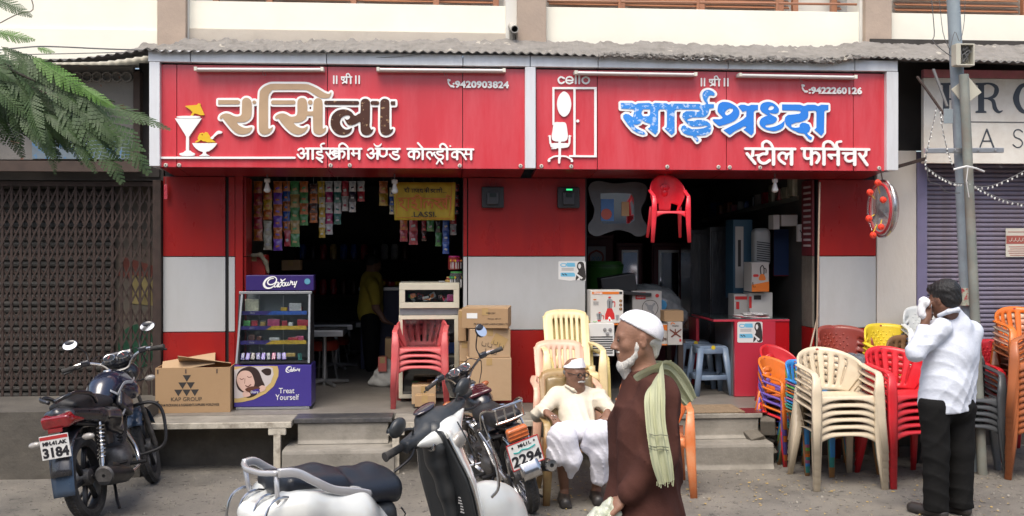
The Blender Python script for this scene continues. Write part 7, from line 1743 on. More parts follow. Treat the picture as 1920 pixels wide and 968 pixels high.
# ---- snack packets in hanging strips
def strip(px, w_, top, bot, n, cols, d, label):
 p = PD(px, top, d); t = thing('snack_strip', label, 'snack packets', p, 0, 'strips of snack packets hanging in the shop opening')
 H_ = (bot-top)/F*d; h = H_/n; W_ = w_/F*d
 for k in range(n):
  q = MB(); c = cols[k % len(cols)]
  q.grid(lambda u, v: ((u-.5)*W_*(1-.12*math.sin(v*math.pi)), -.018*math.sin(u*math.pi)*math.sin(v*math.pi)**.6-.004*math.sin(u*19+v*13+k), -h*(k+v)), 6, 6)
  q.grid(lambda u, v: ((u-.5)*W_*(1-.12*math.sin(v*math.pi)), .014*math.sin(u*math.pi)*math.sin(v*math.pi)**.6+.001, -h*(k+v)), 4, 4)
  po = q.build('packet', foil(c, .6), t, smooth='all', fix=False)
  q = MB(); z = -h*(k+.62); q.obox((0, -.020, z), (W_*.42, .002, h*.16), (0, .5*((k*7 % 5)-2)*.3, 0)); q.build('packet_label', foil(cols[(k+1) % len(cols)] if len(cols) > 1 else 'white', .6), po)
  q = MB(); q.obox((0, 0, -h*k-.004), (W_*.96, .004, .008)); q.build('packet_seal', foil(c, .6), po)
 q = MB(); q.tube([(0, 0, 0), (0, 0, (top-338)/F*d+.03)], .002, 4); q.build('string', m_wire, t)
dS = 9.25
SL = [(484, 17, 340, 452, 5, ['orange','red'], 'orange'), (502, 17, 356, 412, 3, ['orange','yellow'], 'amber'), (502, 16, 414, 469, 2, ['cream'], 'pale twin'), (521, 17, 340, 470, 6, ['orange','violet'], 'orange and violet'),
      (537, 14, 340, 434, 5, ['orange','blue'], 'orange and blue'), (539, 12, 432, 462, 1, ['red'], 'short red and white'), (553, 18, 340, 463, 5, ['green','gold'], 'green'), (570, 16, 340, 423, 4, ['orange','green'], 'orange and green'), (588, 15, 345, 418, 4, ['choc','orange'], 'copper'),
      (602, 14, 340, 383, 2, ['yellow'], 'yellow'), (604, 12, 370, 446, 4, ['cream','yellow'], 'white and yellow twin'), (617, 14, 340, 440, 5, ['white','magenta'], 'white and magenta twin'), (633, 14, 340, 421, 4, ['white','teal'], 'white and teal twin'), (647, 13, 340, 396, 2, ['red','white'], 'red and white'),
      (661, 13, 340, 398, 3, ['white','dark'], 'grey'), (677, 14, 340, 378, 2, ['white','red'], 'short pale'), (719, 17, 340, 386, 2, ['orange','yellow'], 'wide orange'), (735, 10, 352, 402, 3, ['cream','blue'], 'narrow cream and blue'),
      (757, 15, 410, 453, 2, ['orange','red'], 'orange and red below the banner'), (775, 17, 408, 459, 2, ['red'], 'plain red below the banner'), (795, 9, 414, 452, 2, ['red','choc'], 'thin red below the banner'), (807, 14, 411, 434, 1, ['green'], 'single green below the banner'),
      (822, 12, 411, 462, 2, ['black','green'], 'black below the banner'), (836, 13, 411, 476, 3, ['blue'], 'blue below the banner'), (850, 12, 400, 441, 2, ['red','white'], 'red and silver at the pillar'), (857, 9, 345, 402, 4, ['red','dark'], 'dark red right of the banner')]
for px, w_, top, bot, n, cs_, nm in SL: strip(px, w_, top, bot, n, cs_, dS+.02*(n % 3), '%s snack packet strip hanging in the ice cream shop opening' % nm)
# ---- lassi banner
dB = 8.95; p = PD(795, 345, dB); t = thing('cloth_banner', 'yellow cloth banner with the word LASSI hanging in the shop opening', 'banner', p)
ub = lambda px, py: Vector(((px-795)/F*dB, 0, (345-py)/F*dB))
q = MB(); q.grid(lambda u, v: ub(738+(116-4*v)*u+2*v, 342+71*v)+Vector((0, .008*math.sin(u*17+v*2)+.006*math.sin(u*31), 0)), 30, 8); q.build('cloth', mat('yellow_cloth', (.52,.36,.03), .6, .12, 8, tl=.25), t, solid=.002, smooth='all')
fB = lambda px, py: ub(px, py)+Vector((0, -.016, 0)); SB = 6.91
bl = mat('banner_ink', (.02,.015,.01), .6); br = mat('banner_orange', (.45,.11,.02), .6)
ltext(t, '.LASSI.', fB(795, 407), .048, bl, sx=1.25, offset=.001)
big = [('s', [(325,258),(640,252)], 7), ('c', [(340,290),(375,280),(385,310),(350,340),(400,380),(440,415)], 9), ('s', [(455,262),(455,380)], 9), ('c', [(500,265),(545,290),(500,320),(560,330),(540,380),(500,360),(590,410)], 9), ('s', [(620,255),(620,375)], 9), ('c', [(530,250),(570,212),(615,245)], 7),
       ('s', [(650,260),(1010,262)], 7), ('c', [(665,380),(660,320),(700,300),(715,350),(735,300),(765,330),(755,385)], 9), ('c', [(800,270),(860,290),(830,320),(790,310),(890,395)], 9), ('c', [(880,290),(930,290),(900,330),(950,390)], 9), ('s', [(945,262),(945,390)], 9), ('s', [(1000,262),(1000,395)], 9), ('c', [(945,255),(960,215),(1000,250)], 7)]
cut_letters(big, (0.0,), fB, .33, SB, (700, 335), (.002,), (br,), t, ('large_script',), 0, .05, world=False)
smk = [('s', [(400,135),(470,135)], 4), ('s', [(460,135),(460,180)], 5), ('c', [(405,150),(430,145),(415,165),(440,178)], 5), ('c', [(440,130),(445,112),(462,132)], 4), ('s', [(488,138),(640,138)], 4), ('s', [(505,138),(505,180)], 5), ('s', [(530,138),(530,180)], 5), ('c', [(550,140),(550,165),(575,165),(575,140)], 4.5), ('s', [(590,138),(590,182)], 5), ('c', [(605,150),(625,145),(610,165),(635,180)], 5), ('s', [(640,138),(640,182)], 5), ('s', [(655,138),(722,138)], 4), ('c', [(665,165),(685,150),(700,165),(680,172)], 5), ('s', [(690,138),(690,182)], 5), ('s', [(716,138),(716,182)], 5), ('c', [(690,132),(700,115),(716,132)], 4),
       ('s', [(738,140),(892,140)], 4), ('c', [(765,145),(745,155),(770,165),(750,180)], 5), ('c', [(790,150),(780,165),(800,185)], 5), ('s', [(825,140),(825,182)], 5), ('c', [(840,150),(860,150),(850,180)], 5), ('s', [(885,140),(885,182)], 5), ('c', [(860,135),(870,115),(885,135)], 4), ('s', [(905,180),(907,180)], 5), ('s', [(922,180),(924,180)], 5), ('s', [(940,180),(942,180)], 5)]
cut_letters(smk, (0.0,), fB, .25, SB, (700, 335), (.002,), (bl,), t, ('small_script',), 0, .05, world=False)
for a, b in (((744, 347), (744, 405)), ((847, 347), (843, 405)), ((744, 408), (843, 410))):
 q = MB(); q.bar(fB(*a), fB(*b), .004, .002, up=(0,1,0)); q.build('border_line', br, t)
# ---- bulbs
def bulb(px, py, d, label):
 p = PD(px, py, d); t = thing('light_bulb', label, 'bulb', p, 0, 'unlit bulbs under the sign soffit')
 q = MB(); q.lathe([(0,-.045),(.016,-.043),(.028,-.032),(.030,-.018),(.024,0),(.016,.03),(.014,.045)], 18); q.build('glass', m_bulb, t, smooth=True)
 q = MB(); q.lathe([(.022,.045),(.026,.05),(.026,.075),(.018,.08),(.0,.08)], 16); q.build('holder', mat('holder_white', (.5,.48,.45), .4), t, smooth=True)
 q = MB(); q.tube([(0,0,.08),(0,0,.13)], .005, 6); q.build('cord', m_wire, t)
bulb(501, 352, 8.75, 'unlit bulb at the left end of the ice cream shop opening'); bulb(740, 354, 8.75, 'unlit bulb hanging just left of the yellow banner'); bulb(1453, 352, 8.9, 'unlit bulb at the right end of the furniture shop opening')
# ---- white glass counter
dG = 9.1; p = PD(806, 760, dG); ug = lambda px: (px-806)/F*dG; vg = lambda py: (764-py)/F*dG
t = thing('display_counter', 'cream framed glass display counter with snacks, behind the faded red chairs', 'counter', (p.x, p.y, ZF))
def ring(nm, x0, x1, z0, z1, w_, y, m):
 for a in ((x0, z0, x1, z0+w_), (x0, z1-w_, x1, z1), (x0, z0+w_+.001, x0+w_, z1-w_-.001), (x1-w_, z0+w_+.001, x1, z1-w_-.001)):
  bx(nm, t, ((a[0]+a[2])/2, y, (a[1]+a[3])/2), (a[2]-a[0], .03, a[3]-a[1]), m, .003)
ring('upper_frame', ug(749), ug(861), vg(588), vg(543), .052, 0, m_creamp); ring('lower_frame', ug(748), ug(859), vg(757), vg(602), .035, .02, m_creamp)
bx('steel_band', t, (ug(804), .03, vg(595)), (ug(859)-ug(750), .03, vg(589)-vg(601)), m_steel, .002)
bx('top', t, (ug(805), .22, vg(542)), (ug(861)-ug(749), .44, .012), m_creamp, .003); bx('back', t, (ug(805), .44, vg(650)), (ug(861)-ug(749), .012, vg(543)-vg(757)), m_brownD, 0)
for px in (750, 860): bx('side', t, (ug(px), .23, vg(650)), (.012, .42, vg(543)-vg(757)), m_creamp, 0)
bx('shelf', t, (ug(805), .22, vg(583)), (ug(858)-ug(752), .40, .012), m_creamp, 0); bx('shelf', t, (ug(805), .22, vg(680)), (ug(858)-ug(752), .38, .012), m_creamp, 0)
bx('upper_glass', t, (ug(805), .01, vg(565)), (ug(852)-ug(758), .004, vg(552)-vg(578)), m_glass, 0); bx('lower_glass', t, (ug(805), .03, vg(680)), (ug(850)-ug(756), .004, vg(610)-vg(748)), m_glass, 0)
for k in range(26):
 px = rr.uniform(762, 836); c = rr.choice(['white','gold','orange','green','white','choc','red','white','dark'])
 bx('packet', t, (ug(px), rr.uniform(.04, .15), vg(579)+.02+rr.random()*.05), (rr.uniform(.03, .07), .012, rr.uniform(.02, .05)), foil(c), .004, (rr.uniform(-.6, .6), rr.uniform(-.6, .6), rr.uniform(-1, 1)))
bx('packet', t, (ug(846), .06, vg(570)), (.08, .05, .07), foil('magenta'), .01)
for k in range(14):
 bx('packet', t, (ug(rr.uniform(765, 850)), rr.uniform(.08, .3), vg(rr.choice([676, 748]))+.05), (rr.uniform(.05, .1), .04, rr.uniform(.05, .12)), foil(rr.choice(['blue','red','green','orange','white'])), .006)
def jar(px, ptop, pbot, w_, label, m, fill, d=9.25):
 p = PD(px, pbot, d); W_ = w_/F*d/2; h = (pbot-ptop)/F*d; t = thing('sweet_jar', label, 'jar', p, 0, 'jars on the display counter')
 q = MB(); q.lathe([(0,0),(W_*.9,0),(W_,.01),(W_,h*.86),(W_*.85,h*.93)], 20); q.build('jar_body', m, t, smooth=True)
 q = MB(); q.lathe([(W_*.9,h*.90),(W_*.92,h),(0,h)], 18); q.build('lid', foil(fill[0]), t, smooth=True)
 for k in range(10):
  a = rr.uniform(0, 6.28); x, y = W_*1.04*math.cos(a), -abs(W_*1.04*math.sin(a)); q = MB(); q.tube([(x, y, h*.08), (x*1.02, y*1.02, h*.55)], .003, 4); so = q.build('stick', m_paper, t); q = MB(); q.lathe([(0,-.014),(.012,-.006),(.012,.006),(0,.014)], 8, (x*1.03, y*1.03, h*.65)); q.build('lollipop', foil(fill[k % len(fill)]), so, smooth=True)
jar(852, 480, 506, 24, 'clear tub of bright lollipops on top of the other jar', col('tub_red', (.35,.03,.03), trans=.3), ['magenta','yellow','red','orange'])
jar(856, 509, 541, 26, 'tall clear jar of green and white straws on the counter', mat('jar_plastic', (.3,.3,.3), .1, .1, trans=.7), ['green','dark','yellow','teal'])
jar(829, 527, 541, 14, 'small black and white tub with a white lid on the counter', col('tub_black', (.03,.03,.03)), ['white'])
jar(841, 519, 541, 8, 'narrow jar with a tan lid between the tubs', col('tub_red', (.35,.03,.03)), ['gold'])
# ---- cartons by the middle pillar
dZ = 8.55
carton('large plain carton at the bottom of the stack by the middle motorcycle', 876, 959, 672, 752, dZ-.1, .38, m_card2, 0, print_=0)
c_, w_, h_ = carton('taped carton with scrawled black letters, second from the top of the stack', 879, 956, 617, 671, dZ-.08, .36, m_card2, R(2))
for k, (x, z) in enumerate(((-.05, .12), (.0, .11), (.05, .13), (-.02, .06), (.04, .05), (.10, .10))): q = MB(); q.tube(smooth_pts3([(x-.015, -.182, z+.02), (x-.02, -.182, z-.01), (x+.01, -.182, z-.02), (x+.015, -.182, z+.005)]), .0022, 4); q.build('scrawl', m_print, c_)
bx('tape', c_, (.08, -.1815, .14), (.12, .001, .10), m_tape, 0, (0, .5, 0))
c_, w_, h_ = carton('printed carton with a white label on top of the stack', 872, 959, 578, 616, dZ-.1, .40, m_card, R(-8))
bx('label', c_, (-w_*.28, -.2015, h_*.62), (.09, .001, .045), m_paper, 0); ltext(c_, 'PELICAN ALKEM LABORATORIES LTD', Vector((.05, -.2025, h_*.18)), .014, m_print, sx=.9); ltext(c_, 'KEEP DRY', Vector((.05, -.2025, h_*.72)), .013, m_print); ltext(c_, 'FRAGILE  NET WT', Vector((.08, -.2025, h_*.45)), .010, m_print)
carton('small carton with red and white labels leaning in behind the top box', 861, 876, 583, 640, dZ+.1, .25, m_card, R(-4))
carton('narrow carton behind the lettered one, left of the stack', 862, 880, 640, 678, dZ+.12, .3, m_card2); carton('tall narrow carton at the left back of the stack', 862, 880, 679, 752, dZ+.12, .3, m_card)
carton('low cut carton standing before the stack under the handlebars', 884, 922, 755, 786, dZ-.42, .22, m_card2)
carton('brown carton on the floor under the display counter', 772, 817, 724, 758, 8.72, .22, m_card2, group='cartons under the display counter'); carton('short carton in front of the brown one under the counter', 778, 815, 742, 763, 8.50, .12, m_card, group='cartons under the display counter')
# ---- red box and cloth behind the fridge
c_, w_, h_ = carton('red metal box behind the top of the purple fridge', 455, 497, 478, 520, 9.2, .2, col('red_box', (.42,.02,.015)), group=None)
c_, w_, h_ = carton('brown box on a shelf behind the fridge header', 528, 562, 488, 507, 10.3, .2, m_card, group=None)
S = SDF(.02); S.chain([(-.10,0,0),(.05,0,.01),(.10,0,-.06),(.12,0,-.15)], [.015,.02,.02,.015]); o = new_obj('cloth_cover', S.mesh('cloth_cover', .008, mat('drab_cloth', (.22,.20,.13), .9))); o.location = PD(478, 480, 9.15); tag(o, 'drab cloth draped over the red box', 'cloth')
# ---- steel tables and red stools
def table(px, py, d, label):
 p = PD(px, py, d); t = thing('steel_table', label, 'table', (p.x, p.y, ZF), 0, 'steel topped tables in the ice cream shop'); z = p.z-ZF
 bx('table_top', t, (0, 0, z), (.62, .5, .06), m_steel, .004); q = MB(); q.tube([(.1,0,0),(.1,0,z-.03)], .022, 10); q.build('post', m_steel, t, smooth=True)
 for a in range(4): q = MB(); q.tube([(.1,0,.05),(.1+.26*math.cos(a*1.57+.5),.26*math.sin(a*1.57+.5),.025)], .018, 6); q.build('foot', m_steel, t)
table(590, 622, 10.2, 'nearest steel table edge right of the purple fridge'); table(614, 611, 11.6, 'middle steel table in the ice cream shop'); table(640, 607, 13.0, 'farthest steel table in the ice cream shop')
def rstool(px, py, d, label):
 p = PD(px, py, d); t = thing('round_stool', label, 'stool', (p.x, p.y, ZF), 0, 'round red stools in the ice cream shop'); z = p.z-ZF
 q = MB(); q.lathe([(0,z),(.15,z),(.165,z-.02),(.165,z-.08),(.15,z-.10),(0,z-.10)], 24); q.build('cushion', col('red_vinyl', (.30,.03,.015)), t, smooth=True)
 for a in range(4): q = MB(); q.tube([(.10*math.cos(a*1.57+.4),.10*math.sin(a*1.57+.4),z-.1),(.16*math.cos(a*1.57+.4),.16*math.sin(a*1.57+.4),0)], .01, 6); q.build('leg', m_steel, t)
rstool(605, 638, 10.4, 'nearer round red stool beside the purple fridge'); rstool(630, 630, 12.0, 'farther round red stool under the steel table')
# sack and small box in the doorway
S = SDF(.05); S.ell((0,0,.10), (.12,.11,.11)).ell((.02,0,.20), (.07,.07,.08)).ell((-.04,0,.04), (.13,.10,.05)); o = new_obj('sack', S.mesh('sack', .011, mat('white_sack', (.50,.50,.47), .7, .08, bump=.5), disp=lambda X,Y,Z: .007*np.sin(X*50+Z*30)*np.sin(Z*45)+.004*np.sin(Y*90)))
p = PG(722, 724, ZF); o.location = (p.x, p.y, ZF); tag(o, 'crumpled white sack on the floor left of the faded red chairs', 'sack')
carton('small red and white box behind the white sack', 709, 725, 670, 697, 10.0, .15, col('box_redwhite', (.5,.12,.1)), group=None)
c_, w_, h_ = carton('tan crate top behind the red and white box', 722, 735, 635, 690, 10.2, .2, m_card, group=None)
# dark counter and shelf goods deep in the ice cream shop
t = thing('blue_counter', 'dark blue counter with a pale top deep in the ice cream shop', 'counter', (PD(735, 700, 11.8).x, PD(735, 700, 11.8).y, ZF))
bx('body', t, (0, 0, .45), (.7, .5, .9), col('navy_panel', (.02,.025,.07)), .01); bx('worktop', t, (0, 0, .925), (.74, .54, .04), m_steel, .004)
for k in range(7): bx('snack_pile', t, (-.3+.09*k, -.05, .98), (.08, .15, .06), foil(rr.choice(['orange','yellow','red','white'])), .02, (0, 0, rr.random()))
sh = thing('back_shelf', 'dim shelf of jars along the back wall of the ice cream shop', 'shelf', (PD(620, 560, 12.8).x, 3.9, 1.2))
bx('board', sh, (0, 0, 0), (2.2, .3, .03), m_brownD, 0); bx('board', sh, (0, 0, .45), (2.2, .3, .03), m_brownD, 0)
for k in range(16):
 for z in (0, .45): q = MB(); q.lathe([(0,0),(.045,0),(.05,.02),(.05,.17),(.03,.2),(0,.2)], 10, (-1.0+.13*k, 0, z+.017)); q.build('jar', foil(rr.choice(['choc','dark','gold','red','blue','white'])), sh, smooth=True)
# ================================================================ furniture shop goods
def goods(label, cat, px0, px1, ptop, pbot, d, depth, m, rz=0.0, group='boxed goods in the furniture shop', name='product_box'):
 p = PD((px0+px1)/2, pbot, d); w_ = (px1-px0)/F*d; h = (pbot-ptop)/F*d
 t = thing(name, label, cat, (p.x, p.y+depth/2, p.z), rz, group); bx('carton', t, (0, 0, h/2), (w_, depth, h), m, .004)
 f = lambda px, py: Vector(((px-(px0+px1)/2)/F*d, -depth/2-.0012, (pbot-py)/F*d)); return t, f
m_ora = col('orange_print', (.62,.16,.02)); m_redp = col('red_print', (.5,.02,.02)); m_wp = col('white_carton', (.56,.54,.50)); m_greyp = col('grey_print', (.25,.25,.25)); m_bluep = col('blue_print', (.06,.28,.50)); m_dp = m_print
def dec(t, f, elems, m, nm, lift=0, step=.4, scale=8.068, origin=(1100, 540)): cut_letters(elems, (0.0,), f, step, scale, origin, (.001,), (m,), t, (nm,), lift, .08, world=False)
t, f = goods('white mixer grinder box with an orange header, left in the furniture shop opening', 'box', 1107, 1169, 545, 606, 8.9, .25, m_wp)
dec(t, f, [('p', [(80,58),(490,58),(490,96),(80,96)])], m_ora, 'orange_band'); dec(t, f, [('p', [(495,58),(540,58),(540,96),(495,96)])], m_dp, 'corner_mark')
ltext(t, 'Orange', f(1121, 551.2)+Vector((0,-.0015,0)), .018, m_paper, offset=.0006, sx=1.0)
dec(t, f, [('p', [(312,310),(382,310),(420,400),(425,470),(400,478),(275,478),(280,400)]), ('P', [(330,135),(365,135),(362,155),(332,155)]), ('c', [(390,215),(425,215),(425,285)], 7), ('p', [(162,485),(215,485),(210,508),(166,508)]), ('c', [(225,420),(258,425),(252,470)], 5), ('P', [(180,368),(208,368),(208,382),(180,382)])], m_redp, 'mixer_print')
dec(t, f, [('p', [(302,195),(398,195),(382,308),(315,308)]), ('P', [(310,193),(345,160),(392,193)])], m_alu, 'jar_print'); dec(t, f, [('p', [(145,388),(230,388),(215,484),(162,484)])], m_alu, 'jar_print'); dec(t, f, [('p', [(440,410),(490,410),(478,490),(450,490)])], m_alu, 'jar_print'); dec(t, f, [('p', [(340,200),(352,200),(350,306),(342,306)]), ('p', [(186,392),(196,392),(194,480),(188,480)])], m_dp, 'jar_shade', .001)
dec(t, f, [('P', [(330,445),(350,435),(370,470),(390,505),(310,505),(325,475)])], m_paper, 'mixer_knob_plate', .001); dec(t, f, [('s', [(347,480),(347,492)], 12)], m_redp, 'mixer_knob', .002)
for y in (198, 260, 320): dec(t, f, [('s', [(515,y),(517,y)], 22)], mat('badge_brown', (.15,.05,.02), .5), 'badge'); dec(t, f, [('s', [(515,y-6),(515,y+6)], 5)], m_gold, 'badge_mark', .001)
dec(t, f, [('p', [(100,168),(145,168),(145,184),(100,184)])], m_ora, 'tag_print')
for k in range(5): dec(t, f, [('s', [(98,207+k*12),(180,207+k*12)], 1.6)], m_greyp, 'small_print')
dec(t, f, [('c', [(95,505),(120,515),(150,505)], 4)], P_green, 'green_mark'); dec(t, f, [('p', [(95,538),(480,538),(480,562),(95,562)])], m_ora, 'lower_band')
# cooler below it
t, f = goods('white air cooler with knobs and black louvres under the mixer box', 'air cooler', 1104, 1152, 607, 668, 8.85, .25, col('cooler_white', (.62,.62,.60)), group=None, name='air_cooler')
for k in range(8): bx('louvre', t, f(1128, 632+k*4.3)+Vector((0,.001,0)), (.20, .004, .010), m_black, 0)
for px, py in ((1134, 618), (1144, 618), (1139, 626)): q = MB(); q.lathe([(0,-.012),(.014,-.01),(.016,0)], 14, f(px, py), (0,1,0)); q.build('knob', m_greyp, t, smooth=True)
# fan box
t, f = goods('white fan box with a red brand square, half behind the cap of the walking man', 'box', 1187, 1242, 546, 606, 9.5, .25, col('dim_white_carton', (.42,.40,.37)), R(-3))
dec(t, f, [('p', [(748,66),(902,66),(902,174),(748,174)])], m_redp, 'brand_square'); ltext(t, 'COMFORT', f(1202.3, 559)+Vector((0,-.0015,0)), .014, m_paper, sx=.8); dec(t, f, [('s', [(1076,118),(1078,118)], 28)], m_redp, 'seal')
dec(t, f, [('c', [(970,185),(1050,210),(1090,300),(1050,400),(970,430),(890,400),(850,300),(890,210),(970,185)], 4)], m_dp, 'fan_ring'); dec(t, f, [('s', [(905,240),(940,280)], 16), ('s', [(1035,240),(1000,280)], 16), ('s', [(1020,380),(985,330)], 16), ('s', [(970,300),(972,300)], 45)], m_greyp, 'fan_blades', .001)
# dolphin fan box, brown carton, orange side box
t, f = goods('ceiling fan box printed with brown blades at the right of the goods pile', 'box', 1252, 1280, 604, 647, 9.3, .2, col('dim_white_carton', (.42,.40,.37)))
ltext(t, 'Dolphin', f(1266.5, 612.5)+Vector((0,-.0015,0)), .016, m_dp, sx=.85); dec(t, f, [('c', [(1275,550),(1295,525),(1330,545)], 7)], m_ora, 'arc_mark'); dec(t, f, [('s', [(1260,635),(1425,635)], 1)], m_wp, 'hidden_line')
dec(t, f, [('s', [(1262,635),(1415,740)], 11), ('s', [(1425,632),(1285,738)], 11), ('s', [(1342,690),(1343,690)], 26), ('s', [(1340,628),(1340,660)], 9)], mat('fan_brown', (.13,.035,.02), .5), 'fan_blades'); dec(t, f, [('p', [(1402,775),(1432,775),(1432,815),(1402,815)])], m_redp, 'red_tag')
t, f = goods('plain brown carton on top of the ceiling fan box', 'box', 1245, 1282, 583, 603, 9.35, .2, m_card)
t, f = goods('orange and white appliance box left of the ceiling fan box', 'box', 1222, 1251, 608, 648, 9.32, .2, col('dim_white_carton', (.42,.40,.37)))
dec(t, f, [('p', [(1070,558),(1222,558),(1222,600),(1222,650),(1180,640),(1150,600),(1070,580)])], m_ora, 'orange_print'); dec(t, f, [('p', [(1050,850),(1222,850),(1222,868),(1050,868)])], m_ora, 'orange_band'); dec(t, f, [('s', [(1110,775),(1112,775)], 20), ('s', [(1150,760),(1152,760)], 20), ('s', [(1190,775),(1192,775)], 20), ('s', [(1150,795),(1152,795)], 16)], mat('pan_print', (.10,.07,.06), .5), 'pan_print')
dk = thing('dark_bench', 'dark low bench under the boxed goods in the furniture shop', 'bench', (PD(1205, 680, 9.6).x, PD(1205, 680, 9.6).y+.3, ZF))
bx('bench_top', dk, (0, 0, .50), (.84, .6, .03), m_brownD, .004)
for sx in (-1, 1):
 for sy in (-1, 1): bx('leg', dk, (sx*.38, sy*.25, .24), (.05, .05, .48), m_brownD, .003)
# wrapped plastic bowl / sheet, green drum, black bags
t = thing('wrapped_tubs', 'stack of tubs wrapped in clear film behind the fan box', 'tubs', PD(1215, 592, 9.9)); S = SDF(.03); S.ell((0,0,.10), (.33,.25,.22)).ell((.1,0,.0), (.30,.25,.15)); new_obj('film', S.mesh('film', .016, mat('cloudy_film', (.16,.17,.17), .2, .3, 12, bump=.8, bs=22, spec=.9), disp=lambda X,Y,Z: .008*np.sin(X*40+Z*30)*np.sin(Z*50)), None, t)
q = MB(); q.lathe([(0,-.003),(.05,-.003),(.05,0)], 16, (.08,-.255,.12), (0,1,0)); q.build('blue_sticker', m_bluep, t)
t = thing('green_drum', 'green plastic drum behind the mixer box', 'drum', PD(1132, 600, 10.2)); q = MB(); q.lathe([(0,0),(.17,0),(.19,.50),(.20,.52),(.20,.56),(.17,.60),(0,.60)], 28); q.build('drum_body', col('drum_green', (.035,.13,.02)), t, smooth=True); q = MB(); q.lathe([(.185,.54),(.205,.545),(.205,.565),(.185,.57)], 28); q.build('rim', col('drum_green_dark', (.02,.08,.012)), t, smooth=True)
t = thing('black_case', 'black slanted case lying on the goods behind the mixer box', 'case', PD(1160, 545, 9.6)); bx('case', t, (0, .1, .06), (.34, .25, .17), m_black, .012, (0, R(-9), 0)); bx('flap', t, (.08, .0, -.02), (.42, .3, .03), m_black, .005, (0, R(4), 0))
# wrapped mirror frame hanging by the hanging chair
dM = 9.15; p = PD(1157, 390, dM); t = thing('framed_mirror', 'dark grey wavy framed mirror hanging in the furniture shop opening', 'mirror', p)
fm = lambda px, py: Vector(((px-1157)/F*dM, 0, (390-py)/F*dM)); S9 = 3.228
fr_ = [('P', [(40,100),(90,65),(200,80),(330,70),(395,100),(385,180),(360,230),(370,290),(400,345),(380,390),(330,398),(290,375),(220,360),(150,378),(90,398),(45,375),(38,330),(65,290),(75,230),(55,180)]), ('x', [(112,140),(210,136),(300,140),(320,165),(318,300),(290,320),(130,322),(112,300)])]
cut_letters(fr_, (0.0,), fm, .4, S9, (1090, 320), (.03,), (mat('grey_frame', (.055,.058,.062), .45, .2, 6),), t, ('frame',), 0, .08, world=False)
q = MB(); q.prism([fm(1124, 362)+Vector((0,-.012,0)), fm(1190, 362)+Vector((0,-.012,0)), fm(1190, 420)+Vector((0,-.012,0)), fm(1124, 420)+Vector((0,-.012,0))], (0,0,0), (0,.006,0)); q.build('mirror_glass', mat('dim_mirror', (.55,.58,.6), .06, .03, metal=1.0), t)
q = MB(); q.obox(fm(1138, 394)+Vector((0,-.018,0)), (.12, .006, .20)); po = q.build('backing_card', col('card_blue', (.04,.12,.28)), t); q = MB(); q.lathe([(0,-.003),(.05,-.003),(.05,0)], 20, fm(1136, 402)+Vector((0,-.022,0)), (0,1,0)); q.build('red_swirl', col('swirl', (.3,.06,.04)), po); q = MB(); q.obox(fm(1172, 392)+Vector((0,-.018,0)), (.07, .006, .13)); q.build('backing_card', m_card, t)
# wardrobes at the back, wrapped cupboards
def wardrobe(px0, px1, ptop, d, label, m, mirror=True):
 p = PD((px0+px1)/2, 700, d); w_ = (px1-px0)/F*d; z = CH-d*(ptop-HY)/F-ZF
 t = thing('wardrobe', label, 'wardrobe', (p.x, p.y, ZF), 0, 'wardrobes along the back of the furniture shop')
 bx('carcass', t, (0, .25, z/2), (w_, .45, z), m, .01); bx('door', t, (0, .01, z/2), (w_*.92, .03, z*.94), m, .008)
 if mirror: bx('door_mirror', t, (0, -.008, z*.62), (w_*.55, .006, z*.6), mat('dim_mirror', (.55,.58,.6)), .002); bx('mirror_frame', t, (0, -.0055, z*.62), (w_*.62, .004, z*.64), m_steel, 0)
 bx('handle', t, (w_*.38, -.02, z*.5), (.02, .02, .14), m_steel, .004)
m_mar = col('maroon_steel', (.10,.012,.02)); m_filmw = mat('film_wrapped_steel', (.05,.055,.065), .15, .4, 9, bump=1.0, bs=24, spec=1.0, coat=.6, stretch=(1,1,.35))
wardrobe(1100, 1152, 440, 11.8, 'maroon wardrobe at the left back of the furniture shop', m_mar, False); wardrobe(1156, 1206, 455, 11.7, 'maroon wardrobe with a narrow mirror, second from the left', m_mar); wardrobe(1222, 1286, 455, 11.6, 'wider maroon wardrobe with a film covered mirror', m_mar)
wardrobe(1296, 1330, 430, 10.9, 'plastic wrapped dark cupboard, left of the two by the side wall', m_filmw, False); wardrobe(1332, 1372, 425, 10.5, 'plastic wrapped dark cupboard, right of the two by the side wall', m_filmw, False)
t, f = goods('white round clock box print pinned on the first wardrobe', 'poster', 1102, 1136, 462, 503, 11.6, .02, col('pale_poster', (.42,.45,.50)), group=None, name='printed_card'); dec(t, f, [('c', [(1118,470),(1128,475),(1131,485),(1125,496),(1114,499),(1105,490),(1106,477),(1118,470)], 1.8)], col('swirl', (.3,.06,.04)), 'ring_print', 0, .4, 1.0, (0, 0)); ltext(t, 'XW', f(1118, 489)+Vector((0,-.002,0)), .05, m_bluep)
